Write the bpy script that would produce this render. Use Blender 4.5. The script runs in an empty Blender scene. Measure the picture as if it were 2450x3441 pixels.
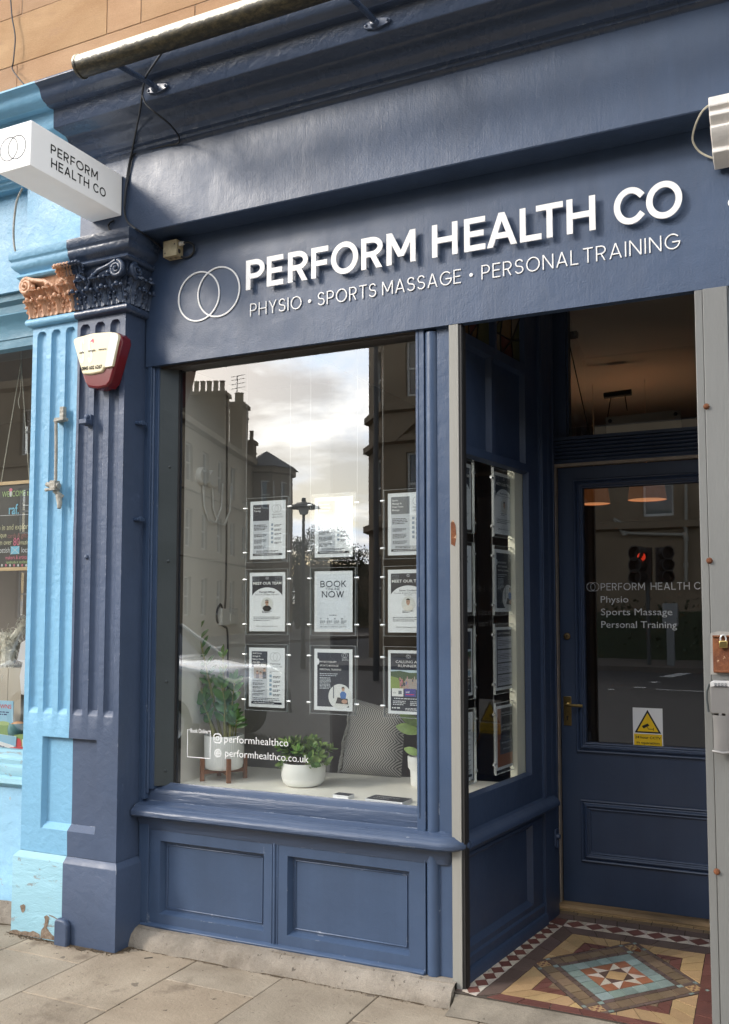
import bpy, bmesh, math, random
from mathutils import Vector, Matrix
R = math.radians
random.seed(7)
S = bpy.context.scene
COL = S.collection

# ------------------------------------------------------------------ camera
CAM = Vector((0.0, -3.85, 1.70))
YAW, PITCH, ROLL = -0.431930955, 0.0675552365, -0.00246097006
F_PX, PX, PY, IW, IH = 3108.06, 1341.03, 1833.31, 2450.0, 3441.0
fw = Vector((math.sin(YAW)*math.cos(PITCH), math.cos(YAW)*math.cos(PITCH), math.sin(PITCH)))
rt = fw.cross(Vector((0, 0, 1))).normalized(); up = rt.cross(fw)
rt, up = math.cos(ROLL)*rt + math.sin(ROLL)*up, -math.sin(ROLL)*rt + math.cos(ROLL)*up
cam = bpy.data.cameras.new('camera'); camo = bpy.data.objects.new('camera', cam); COL.objects.link(camo)
camo.matrix_world = Matrix(((rt.x, up.x, -fw.x, CAM.x), (rt.y, up.y, -fw.y, CAM.y), (rt.z, up.z, -fw.z, CAM.z), (0, 0, 0, 1)))
cam.sensor_fit = 'VERTICAL'; cam.sensor_height = 36.0; cam.lens = F_PX/IH*36.0
cam.shift_x = (IW/2-PX)/IH; cam.shift_y = (PY-IH/2)/IH
cam.clip_start = 0.05; cam.clip_end = 2000
S.camera = camo

# ------------------------------------------------------------------ world, sun, exposure
SUN_EL, SUN_AZ = R(29), R(47)            # azimuth: to the left of the shop front's outward normal
to_sun = Vector((-math.sin(SUN_AZ)*math.cos(SUN_EL), -math.cos(SUN_AZ)*math.cos(SUN_EL), math.sin(SUN_EL)))
W = bpy.data.worlds.new("World"); S.world = W; W.use_nodes = True
nt = W.node_tree; nt.nodes.clear()
def N(nt, t, **k):
    n = nt.nodes.new(t)
    for a, b in k.items():
        if a.startswith('i_'):
            key = a[2:]
            n.inputs[int(key) if key.isdigit() else key.replace('_', ' ')].default_value = b
        else: setattr(n, a, b)
    return n
sky = N(nt, 'ShaderNodeTexSky', sky_type='NISHITA', sun_disc=False, sun_elevation=SUN_EL, sun_rotation=math.atan2(to_sun.x, to_sun.y), air_density=1.0, dust_density=1.5, ozone_density=1.0)
tc = N(nt, 'ShaderNodeTexCoord')
sep = N(nt, 'ShaderNodeSeparateXYZ'); nt.links.new(tc.outputs['Generated'], sep.inputs[0])
zz = N(nt, 'ShaderNodeMath', operation='MAXIMUM', i_1=0.0); nt.links.new(sep.outputs[2], zz.inputs[0])
za = N(nt, 'ShaderNodeMath', operation='ADD', i_1=0.16); nt.links.new(zz.outputs[0], za.inputs[0])
dx = N(nt, 'ShaderNodeMath', operation='DIVIDE'); nt.links.new(sep.outputs[0], dx.inputs[0]); nt.links.new(za.outputs[0], dx.inputs[1])
dy = N(nt, 'ShaderNodeMath', operation='DIVIDE'); nt.links.new(sep.outputs[1], dy.inputs[0]); nt.links.new(za.outputs[0], dy.inputs[1])
cmb = N(nt, 'ShaderNodeCombineXYZ'); nt.links.new(dx.outputs[0], cmb.inputs[0]); nt.links.new(dy.outputs[0], cmb.inputs[1])
n1 = N(nt, 'ShaderNodeTexNoise', i_Scale=1.15, i_Detail=9.0, i_Roughness=0.58, i_Distortion=0.25); nt.links.new(cmb.outputs[0], n1.inputs['Vector'])
r1 = N(nt, 'ShaderNodeValToRGB'); r1.color_ramp.elements[0].position = 0.45; r1.color_ramp.elements[1].position = 0.56
nt.links.new(n1.outputs['Fac'], r1.inputs[0])
mp = N(nt, 'ShaderNodeMapping'); mp.inputs['Location'].default_value = (3.1, 1.7, 0.4); nt.links.new(cmb.outputs[0], mp.inputs[0])
n2 = N(nt, 'ShaderNodeTexNoise', i_Scale=1.9, i_Detail=8.0, i_Roughness=0.6, i_Distortion=0.3); nt.links.new(mp.outputs[0], n2.inputs['Vector'])
r2 = N(nt, 'ShaderNodeValToRGB'); e = r2.color_ramp.elements
e[0].position = 0.34; e[0].color = (6.8, 8.0, 9.6, 1); e[1].position = 0.64; e[1].color = (13.0, 12.6, 11.7, 1)
em = r2.color_ramp.elements.new(0.5); em.color = (9.0, 9.2, 9.4, 1)
nt.links.new(n2.outputs['Fac'], r2.inputs[0])
vd = N(nt, 'ShaderNodeVectorMath', operation='DOT_PRODUCT'); vd.inputs[1].default_value = tuple(to_sun); nt.links.new(tc.outputs['Generated'], vd.inputs[0])      # thin cloud glows round the veiled sun
vm = N(nt, 'ShaderNodeMath', operation='MAXIMUM', i_1=0.0); nt.links.new(vd.outputs['Value'], vm.inputs[0]); vp = N(nt, 'ShaderNodeMath', operation='POWER', i_1=5.0); nt.links.new(vm.outputs[0], vp.inputs[0])
vs_ = N(nt, 'ShaderNodeMath', operation='MULTIPLY_ADD', i_1=2.0, i_2=0.84); nt.links.new(vp.outputs[0], vs_.inputs[0])
cg_ = N(nt, 'ShaderNodeVectorMath', operation='SCALE'); nt.links.new(r2.outputs[0], cg_.inputs[0]); nt.links.new(vs_.outputs[0], cg_.inputs['Scale'])
mx = N(nt, 'ShaderNodeMix', data_type='RGBA'); nt.links.new(r1.outputs[0], mx.inputs[0]); nt.links.new(sky.outputs[0], mx.inputs[6]); nt.links.new(cg_.outputs[0], mx.inputs[7])
bg = N(nt, 'ShaderNodeBackground', i_Strength=0.15); nt.links.new(mx.outputs[2], bg.inputs[0])
wo = N(nt, 'ShaderNodeOutputWorld'); nt.links.new(bg.outputs[0], wo.inputs[0])
sun = bpy.data.lights.new('sun', 'SUN'); sun.energy = 1.2; sun.angle = R(11); sun.color = (1.0, 0.93, 0.84)
suno = bpy.data.objects.new('sun', sun); COL.objects.link(suno); suno.rotation_euler = (-to_sun).to_track_quat('-Z', 'Y').to_euler()
S.view_settings.view_transform = 'Standard'; S.view_settings.look = 'None'; S.view_settings.gamma = 1.0
S.view_settings.exposure = 0.98
S.cycles.use_denoising = True
S.cycles.transparent_max_bounces = 16; S.cycles.max_bounces = 10; S.cycles.sample_clamp_indirect = 6.0

# ------------------------------------------------------------------ measuring the photograph onto real planes
def at(px, py, Y=None, Z=None, X=None):
    d = fw + rt*((px-PX)/F_PX) - up*((py-PY)/F_PX)
    if Y is not None: t = (Y-CAM.y)/d.y
    elif Z is not None: t = (Z-CAM.z)/d.z
    else: t = (X-CAM.x)/d.x
    return CAM + d*t

# ------------------------------------------------------------------ mesh building
class MB:
    def __init__(s): s.v = []; s.f = []; s.m = []; s.c = None
    def add(s, vs, fs, mi=0):
        o = len(s.v); s.v += [tuple(v) for v in vs]
        for f in fs: s.f.append([i+o for i in f]); s.m.append(mi)
        return s
    def box(s, x0, x1, y0, y1, z0, z1, mi=0):
        vs = [(x, y, z) for x in (x0, x1) for y in (y0, y1) for z in (z0, z1)]
        return s.add(vs, [(0, 1, 3, 2), (4, 6, 7, 5), (0, 4, 5, 1), (2, 3, 7, 6), (0, 2, 6, 4), (1, 5, 7, 3)], mi)
    def obox(s, c, ux, uy, uz, hx, hy, hz, mi=0):
        c, ux, uy, uz = Vector(c), Vector(ux).normalized(), Vector(uy).normalized(), Vector(uz).normalized()
        vs = [c+ux*(a*hx)+uy*(b*hy)+uz*(d*hz) for a in (-1, 1) for b in (-1, 1) for d in (-1, 1)]
        return s.add(vs, [(0, 1, 3, 2), (4, 6, 7, 5), (0, 4, 5, 1), (2, 3, 7, 6), (0, 2, 6, 4), (1, 5, 7, 3)], mi)
    def poly(s, pts, mi=0): return s.add(pts, [list(range(len(pts)))], mi)
    def tube(s, pts, r, seg=8, mi=0, caps=True):
        pts = [Vector(p) for p in pts]; n = len(pts); vs = []; fs = []
        rr = r if isinstance(r, (list, tuple)) else [r]*n
        prev = None
        for i, p in enumerate(pts):
            t = (pts[min(i+1, n-1)]-pts[max(i-1, 0)]).normalized()
            a = prev if prev is not None else (Vector((0, 0, 1)) if abs(t.z) < .9 else Vector((1, 0, 0)))
            a = (a-t*a.dot(t)).normalized(); prev = a; b = t.cross(a)
            for k in range(seg):
                q = 2*math.pi*k/seg; vs.append(p+(a*math.cos(q)+b*math.sin(q))*rr[i])
        for i in range(n-1):
            for k in range(seg):
                fs.append((i*seg+k, i*seg+(k+1) % seg, (i+1)*seg+(k+1) % seg, (i+1)*seg+k))
        if caps: fs += [list(range(seg))[::-1], [(n-1)*seg+k for k in range(seg)]]
        return s.add(vs, fs, mi)
    def lathe(s, prof, c, seg=32, mi=0, ax=None, rib=0, ribn=0):
        c = Vector(c); az = Vector(ax or (0, 0, 1)).normalized()
        a = (Vector((1, 0, 0)) if abs(az.x) < .9 else Vector((0, 1, 0))); a = (a-az*a.dot(az)).normalized(); b = az.cross(a)
        vs = []; fs = []; n = len(prof)
        for (r, z) in prof:
            for k in range(seg):
                q = 2*math.pi*k/seg; r2 = r+(rib*abs(math.sin(q*ribn/2)) if r > .02 else 0)
                vs.append(c+az*z+(a*math.cos(q)+b*math.sin(q))*r2)
        for i in range(n-1):
            for k in range(seg): fs.append((i*seg+k, i*seg+(k+1) % seg, (i+1)*seg+(k+1) % seg, (i+1)*seg+k))
        return s.add(vs, fs, mi)
    def prism(s, poly, o, ux, uy, n, d0, d1, mi=0):
        o, ux, uy, n = Vector(o), Vector(ux), Vector(uy), Vector(n); k = len(poly)
        vs = [o+ux*p[0]+uy*p[1]+n*d0 for p in poly]+[o+ux*p[0]+uy*p[1]+n*d1 for p in poly]
        fs = [list(range(k))[::-1], list(range(k, 2*k))]+[(i, (i+1) % k, k+(i+1) % k, k+i) for i in range(k)]
        return s.add(vs, fs, mi)
    def sweep(s, path, prof, side=1, mi=0, closed=False, caps=True):
        """profile (out, z) carried along a plan path; out is measured to the right of travel (side=1), joints mitred"""
        P = [Vector((p[0], p[1])) for p in path]; n = len(P); k = len(prof); vs = []
        def nrm(a, b):
            d = (b-a).normalized(); return Vector((d.y, -d.x))*side
        for i in range(n):
            if closed: n0, n1 = nrm(P[i-1], P[i]), nrm(P[i], P[(i+1) % n])
            else:
                n0 = nrm(P[i-1], P[i]) if i > 0 else nrm(P[0], P[1]); n1 = nrm(P[i], P[i+1]) if i < n-1 else n0
                if i == 0: n0 = n1
            m = (n0+n1); m = m/(m.dot(n0)) if m.length > 1e-6 else n0
            for (o, z) in prof: vs.append((P[i].x+m.x*o, P[i].y+m.y*o, z))
        fs = []
        for i in range(n if closed else n-1):
            j = (i+1) % n
            for q in range(k-1): fs.append((i*k+q, j*k+q, j*k+q+1, i*k+q+1))
        if caps and not closed: fs += [list(range(k)), [(n-1)*k+q for q in range(k)][::-1]]
        return s.add(vs, fs, mi)
    def grid(s, nu, nv, fn, mi=0):
        vs = [fn(i/(nu-1), j/(nv-1)) for j in range(nv) for i in range(nu)]
        fs = [(j*nu+i, j*nu+i+1, (j+1)*nu+i+1, (j+1)*nu+i) for j in range(nv-1) for i in range(nu-1)]
        if callable(mi):
            o = len(s.v); s.v += [tuple(v) for v in vs]
            for f in fs:
                c = sum((Vector(vs[i]) for i in f), Vector())/4; s.f.append([i+o for i in f]); s.m.append(mi(c))
            return s
        return s.add(vs, fs, mi)
    def build(s, name, mats, parent=None, smooth=35, bevel=0, fix=True, segs=2):
        me = bpy.data.meshes.new(name); me.from_pydata(s.v, [], s.f)
        if not isinstance(mats, (list, tuple)): mats = [mats]
        for m in mats: me.materials.append(m)
        me.polygons.foreach_set('material_index', s.m)
        if fix:
            bm = bmesh.new(); bm.from_mesh(me); bmesh.ops.recalc_face_normals(bm, faces=bm.faces); bm.to_mesh(me); bm.free()
        if smooth:
            me.polygons.foreach_set('use_smooth', [True]*len(me.polygons)); me.set_sharp_from_angle(angle=R(smooth))
        me.update()
        o = bpy.data.objects.new(name, me); COL.objects.link(o)
        if parent is not None: o.parent = parent; o.matrix_parent_inverse = Matrix.Identity(4)
        if bevel:
            b = o.modifiers.new('edge', 'BEVEL'); b.width = bevel; b.segments = segs; b.limit_method = 'ANGLE'; b.angle_limit = R(40); b.harden_normals = False
        return o

def empty(name, label=None, cat=None, group=None):
    o = bpy.data.objects.new(name, None); COL.objects.link(o); o.empty_display_size = .1
    return tag(o, label, cat, group)
def tag(o, label=None, cat=None, group=None, kind=None):
    for k, v in (('label', label), ('category', cat), ('group', group), ('kind', kind)):
        if v: o[k] = v
    return o
def structure(o): o['kind'] = 'structure'; return o

# ------------------------------------------------------------------ materials
MATS = {}
def newmat(name):
    m = bpy.data.materials.new(name); m.use_nodes = True; nt = m.node_tree
    b = nt.nodes['Principled BSDF']; MATS[name] = m
    return m, nt, b
def objco(nt, sc=(1, 1, 1)):
    t = N(nt, 'ShaderNodeTexCoord'); mp = N(nt, 'ShaderNodeMapping'); mp.inputs['Scale'].default_value = sc
    nt.links.new(t.outputs['Object'], mp.inputs[0]); return mp.outputs[0]
def plain(name, col, rough=.5, metal=0, spec=.5, var=0, vscale=8, bump=0, bscale=60, emit=None, alpha=1, sc=(1, 1, 1), coat=0):
    m, nt, b = newmat(name)
    b.inputs['Base Color'].default_value = (*col, 1); b.inputs['Roughness'].default_value = rough; b.inputs['Metallic'].default_value = metal
    b.inputs['Specular IOR Level'].default_value = spec; b.inputs['Coat Weight'].default_value = coat
    if var:
        v = objco(nt, sc); n = N(nt, 'ShaderNodeTexNoise', i_Scale=vscale, i_Detail=6.0, i_Roughness=.6); nt.links.new(v, n.inputs['Vector'])
        r = N(nt, 'ShaderNodeMapRange', i_1=.3, i_2=.7, i_3=1-var, i_4=1+var); nt.links.new(n.outputs['Fac'], r.inputs[0])
        mm = N(nt, 'ShaderNodeMix', data_type='RGBA', blend_type='MULTIPLY'); mm.inputs[0].default_value = 1; mm.inputs[6].default_value = (*col, 1)
        nt.links.new(r.outputs[0], mm.inputs[7]); nt.links.new(mm.outputs[2], b.inputs['Base Color'])
    if bump:
        v = objco(nt, sc); n = N(nt, 'ShaderNodeTexNoise', i_Scale=bscale, i_Detail=5.0, i_Roughness=.55); nt.links.new(v, n.inputs['Vector'])
        bn = N(nt, 'ShaderNodeBump', i_Strength=bump, i_Distance=.01); nt.links.new(n.outputs['Fac'], bn.inputs['Height']); nt.links.new(bn.outputs[0], b.inputs['Normal'])
    if emit:
        b.inputs['Emission Color'].default_value = (*emit[0], 1); b.inputs['Emission Strength'].default_value = emit[1]
    return m
def paint(name, col, rough=.36, lump=.35, fine=.12, wear=None, wearamt=.5, sc=(1, 1, 1), var=.1, spec=.5, lumpscale=14, wearscale=9, brush=0, chip_glint=0):
    """old oil paint: lumpy brush coats, slight tint drift, optional chips showing what is under it and pale edge highlights"""
    m, nt, b = newmat(name); L = nt.links.new
    v = objco(nt, sc)
    n = N(nt, 'ShaderNodeTexNoise', i_Scale=2.3, i_Detail=7.0, i_Roughness=.62); L(v, n.inputs['Vector'])
    r = N(nt, 'ShaderNodeMapRange', i_1=.3, i_2=.7, i_3=1-var, i_4=1+var); L(n.outputs['Fac'], r.inputs[0])
    mm = N(nt, 'ShaderNodeMix', data_type='RGBA', blend_type='MULTIPLY'); mm.inputs[0].default_value = 1; mm.inputs[6].default_value = (*col, 1); L(r.outputs[0], mm.inputs[7])
    out = mm.outputs[2]
    n2 = N(nt, 'ShaderNodeTexNoise', i_Scale=5.0, i_Detail=6.0, i_Roughness=.6); L(v, n2.inputs['Vector'])
    rr = N(nt, 'ShaderNodeMapRange', i_1=.3, i_2=.7, i_3=rough-.07, i_4=rough+.1); L(n2.outputs['Fac'], rr.inputs[0])
    rsock = rr.outputs[0]
    if wear:
        nw = N(nt, 'ShaderNodeTexNoise', i_Scale=wearscale, i_Detail=10.0, i_Roughness=.7, i_Distortion=.4); L(v, nw.inputs['Vector'])
        cr = N(nt, 'ShaderNodeValToRGB'); cr.color_ramp.elements[0].position = wearamt; cr.color_ramp.elements[1].position = wearamt+.012; L(nw.outputs['Fac'], cr.inputs[0])
        mw = N(nt, 'ShaderNodeMix', data_type='RGBA'); L(cr.outputs[0], mw.inputs[0]); L(out, mw.inputs[6]); mw.inputs[7].default_value = (*wear, 1); out = mw.outputs[2]
    if chip_glint:                                                    # chipped arrises, with pale edge highlights put into the colour
        gn = N(nt, 'ShaderNodeNewGeometry'); bv = N(nt, 'ShaderNodeBevel', samples=4); bv.inputs['Radius'].default_value = .006
        d_ = N(nt, 'ShaderNodeVectorMath', operation='DOT_PRODUCT'); L(gn.outputs['Normal'], d_.inputs[0]); L(bv.outputs[0], d_.inputs[1])
        e_ = N(nt, 'ShaderNodeMapRange', i_1=.995, i_2=.90, i_3=0, i_4=1); L(d_.outputs['Value'], e_.inputs[0])
        cn = N(nt, 'ShaderNodeTexNoise', i_Scale=11.0, i_Detail=9.0, i_Roughness=.72); L(objco(nt), cn.inputs['Vector'])
        c1 = N(nt, 'ShaderNodeMapRange', i_1=.60-.12*chip_glint, i_2=.66-.12*chip_glint, i_3=0, i_4=1); L(cn.outputs['Fac'], c1.inputs[0])
        c2 = N(nt, 'ShaderNodeMath', operation='MULTIPLY'); L(e_.outputs[0], c2.inputs[0]); L(c1.outputs[0], c2.inputs[1])
        mc = N(nt, 'ShaderNodeMix', data_type='RGBA'); L(c2.outputs[0], mc.inputs[0]); L(out, mc.inputs[6]); mc.inputs[7].default_value = (.30, .33, .38, 1); out = mc.outputs[2]
    if brush:
        bs = N(nt, 'ShaderNodeTexNoise', i_Scale=1.0, i_Detail=6.0, i_Roughness=.65); L(objco(nt, (9, 9, .7)), bs.inputs['Vector'])
        br = N(nt, 'ShaderNodeMapRange', i_1=.3, i_2=.7, i_3=.93, i_4=1.08); L(bs.outputs['Fac'], br.inputs[0])
        m5 = N(nt, 'ShaderNodeMix', data_type='RGBA', blend_type='MULTIPLY'); m5.inputs[0].default_value = 1; L(out, m5.inputs[6]); L(br.outputs[0], m5.inputs[7]); out = m5.outputs[2]
    L(out, b.inputs['Base Color']); L(rsock, b.inputs['Roughness']); b.inputs['Specular IOR Level'].default_value = spec
    a1 = N(nt, 'ShaderNodeTexNoise', i_Scale=lumpscale, i_Detail=4.0, i_Roughness=.5, i_Distortion=.3); L(v, a1.inputs['Vector'])
    a2 = N(nt, 'ShaderNodeTexNoise', i_Scale=130.0, i_Detail=3.0, i_Roughness=.55); L(v, a2.inputs['Vector'])
    b1 = N(nt, 'ShaderNodeBump', i_Strength=lump, i_Distance=.012); L(a1.outputs['Fac'], b1.inputs['Height'])
    b2 = N(nt, 'ShaderNodeBump', i_Strength=fine, i_Distance=.004); L(a2.outputs['Fac'], b2.inputs['Height']); L(b1.outputs[0], b2.inputs['Normal'])
    if brush:
        a3 = N(nt, 'ShaderNodeTexNoise', i_Scale=1.0, i_Detail=5.0, i_Roughness=.6); L(objco(nt, (90, 90, 5)), a3.inputs['Vector'])
        b4 = N(nt, 'ShaderNodeBump', i_Strength=brush, i_Distance=.006); L(a3.outputs['Fac'], b4.inputs['Height']); L(b2.outputs[0], b4.inputs['Normal']); b2 = b4
    if wear:
        b3 = N(nt, 'ShaderNodeBump', i_Strength=.5, i_Distance=.002, invert=True); L(cr.outputs[0], b3.inputs['Height']); L(b2.outputs[0], b3.inputs['Normal']); L(b3.outputs[0], b.inputs['Normal'])
    else: L(b2.outputs[0], b.inputs['Normal'])
    return m
def glass(name, ior=2.0, tint=(.93, .95, .94)):
    m, nt, b = newmat(name); nt.nodes.remove(b); o = nt.nodes['Material Output']
    t = N(nt, 'ShaderNodeBsdfTransparent'); t.inputs[0].default_value = (*tint, 1)
    g = N(nt, 'ShaderNodeBsdfGlossy', i_Roughness=0.0); g.inputs[0].default_value = (1, 1, 1, 1)
    f0 = ((ior-1)/(ior+1))**2; mx = N(nt, 'ShaderNodeMixShader')       # Schlick, the same from either side of the pane
    ge = N(nt, 'ShaderNodeNewGeometry'); dt = N(nt, 'ShaderNodeVectorMath', operation='DOT_PRODUCT'); nt.links.new(ge.outputs['Normal'], dt.inputs[0]); nt.links.new(ge.outputs['Incoming'], dt.inputs[1])
    ab = N(nt, 'ShaderNodeMath', operation='ABSOLUTE'); nt.links.new(dt.outputs['Value'], ab.inputs[0]); om = N(nt, 'ShaderNodeMath', operation='SUBTRACT', i_0=1.0); nt.links.new(ab.outputs[0], om.inputs[1])
    pw = N(nt, 'ShaderNodeMath', operation='POWER', i_1=5.0); nt.links.new(om.outputs[0], pw.inputs[0]); f = N(nt, 'ShaderNodeMapRange', i_3=f0, i_4=1.0); nt.links.new(pw.outputs[0], f.inputs[0])
    v = objco(nt); n = N(nt, 'ShaderNodeTexNoise', i_Scale=1.3, i_Detail=1.0); nt.links.new(v, n.inputs['Vector'])
    bn = N(nt, 'ShaderNodeBump', i_Strength=.012, i_Distance=.05); nt.links.new(n.outputs['Fac'], bn.inputs['Height']); nt.links.new(bn.outputs[0], g.inputs['Normal'])
    nt.links.new(f.outputs[0], mx.inputs[0]); nt.links.new(t.outputs[0], mx.inputs[1]); nt.links.new(g.outputs[0], mx.inputs[2]); nt.links.new(mx.outputs[0], o.inputs[0])
    return m
NAVY = (.047, .077, .140)
M = dict(
 navy=paint('navy_gloss_paint', NAVY, .34, .24, .10, brush=.10, chip_glint=.02),
 navy_render=paint('navy_paint_on_render', (.045, .072, .130), .41, .24, .22, lumpscale=9, var=.10, brush=.10),
 navy_stone=paint('navy_paint_on_stone', (.055, .080, .138), .46, .30, .15, lumpscale=20, var=.12, chip_glint=.12, wear=(.5, .52, .56), wearamt=.742, wearscale=16),
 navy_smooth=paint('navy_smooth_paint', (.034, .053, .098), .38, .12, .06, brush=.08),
 navy_sill=paint('navy_worn_sill_paint', (.050, .074, .128), .33, .4, .2, wear=(.42, .44, .47), wearamt=.70, sc=(.35, 1, 3.2), wearscale=14, chip_glint=.45),
 navy_trim=paint('navy_cornice_paint', (.048, .069, .116), .27, .4, .2, chip_glint=.3, wear=(.35, .37, .40), wearamt=.735, lumpscale=22),
 lblue=paint('light_blue_paint', (.18, .40, .58), .5, .4, .25, wear=(.19, .40, .56), wearamt=.735, lumpscale=26, var=.06),
 lblue_old=paint('flaking_light_blue_paint', (.28, .52, .70), .55, .6, .4, wear=(.36, .41, .43), wearamt=.63, wearscale=7, var=.1),
 lblue_pale=paint('pale_chalky_blue_paint', (.25, .45, .53), .6, .5, .4, wear=(.24, .29, .30), wearamt=.60, wearscale=12, sc=(.6, 1, 1.6)),
 teal=paint('teal_paint', (.10, .24, .33), .42, .4, .3, sc=(1, 1, 1)),
 copper=paint('copper_paint', (.68, .40, .25), .36, .6, .5, lumpscale=40),
 glass=glass('shop_window_glass', 2.35), glass2=glass('door_glass', 2.25, (.72, .72, .72)), glass3=glass('side_window_glass', 1.62, (.86, .87, .86)), acryl=glass('clear_acrylic', 1.45, (.96, .97, .97)),
 white=plain('white_acrylic_added_glow', (.84, .83, .81), .5, var=.02, spec=.2, emit=((1, .98, .95), .10)), matte=plain('matte_black_vinyl', (.012, .012, .014), .9, spec=.05), letter=plain('white_letter_face', (.83, .82, .80), .4),  # white: faint emission added to brighten the sign's dim side
 black=plain('black_print', (.012, .012, .014), .4), cable=plain('black_cable', (.016, .018, .022), .45),
 ink=plain('dark_navy_print', (.020, .024, .040), .35), paper=plain('white_paper', (.80, .81, .83), .5), paper2=plain('pale_grey_print', (.60, .64, .69), .5), gr_t=plain('grey_print', (.16, .17, .19), .5),
 vinyl=plain('white_vinyl', (.80, .80, .80), .5),
 beige=plain('display_wall_paint', (.68, .65, .59), .6, var=.04, vscale=2), cream=plain('cream_display_board', (.80, .77, .69), .45, var=.04, vscale=4), greyp=plain('grey_backing_panel', (.20, .19, .175), .6, var=.05),
 cream_post=paint('cream_painted_timber', (.84, .82, .66), .5, .3, .2, sc=(1, 1, .15), var=.05),
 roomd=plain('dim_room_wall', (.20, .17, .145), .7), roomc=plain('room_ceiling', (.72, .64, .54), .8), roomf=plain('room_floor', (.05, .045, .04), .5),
 edge=plain('acrylic_edge', (.36, .38, .38), .2), steel=plain('brushed_standoff', (.75, .76, .76), .22, metal=.6), wire=plain('steel_wire', (.40, .40, .39), .4, metal=.4),
 terra=plain('wood_stand', (.22, .085, .035), .45, var=.25, vscale=30, sc=(1, 1, .2)), potw=plain('white_ceramic', (.86, .86, .83), .35), soil=plain('potting_soil', (.035, .022, .014), .9, bump=1, bscale=90, var=.4, vscale=60),
 brass=plain('worn_brass', (.55, .40, .16), .28, metal=1, var=.2, vscale=30), brassd=plain('dull_brass', (.26, .18, .09), .4, metal=1, var=.3, vscale=40),
 yellow=plain('sign_yellow', (.88, .56, .01), .4), red=plain('red_print', (.75, .02, .08), .4),
 alarm=plain('aged_cream_plastic', (.78, .69, .46), .38, var=.05, vscale=10), alarm_w=plain('clear_pale_plastic', (.72, .70, .62), .3), strobe=plain('dark_red_plastic', (.16, .016, .022), .22, var=.1),
 jbox=plain('beige_junction_plastic', (.45, .37, .22), .5, var=.2, vscale=25, bump=.2), jw=plain('dirty_white_plastic', (.62, .59, .52), .5, var=.1, vscale=30),
 iron=plain('grey_painted_iron', (.33, .31, .26), .5, var=.3, vscale=40, bump=.6, bscale=80),
)
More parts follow.
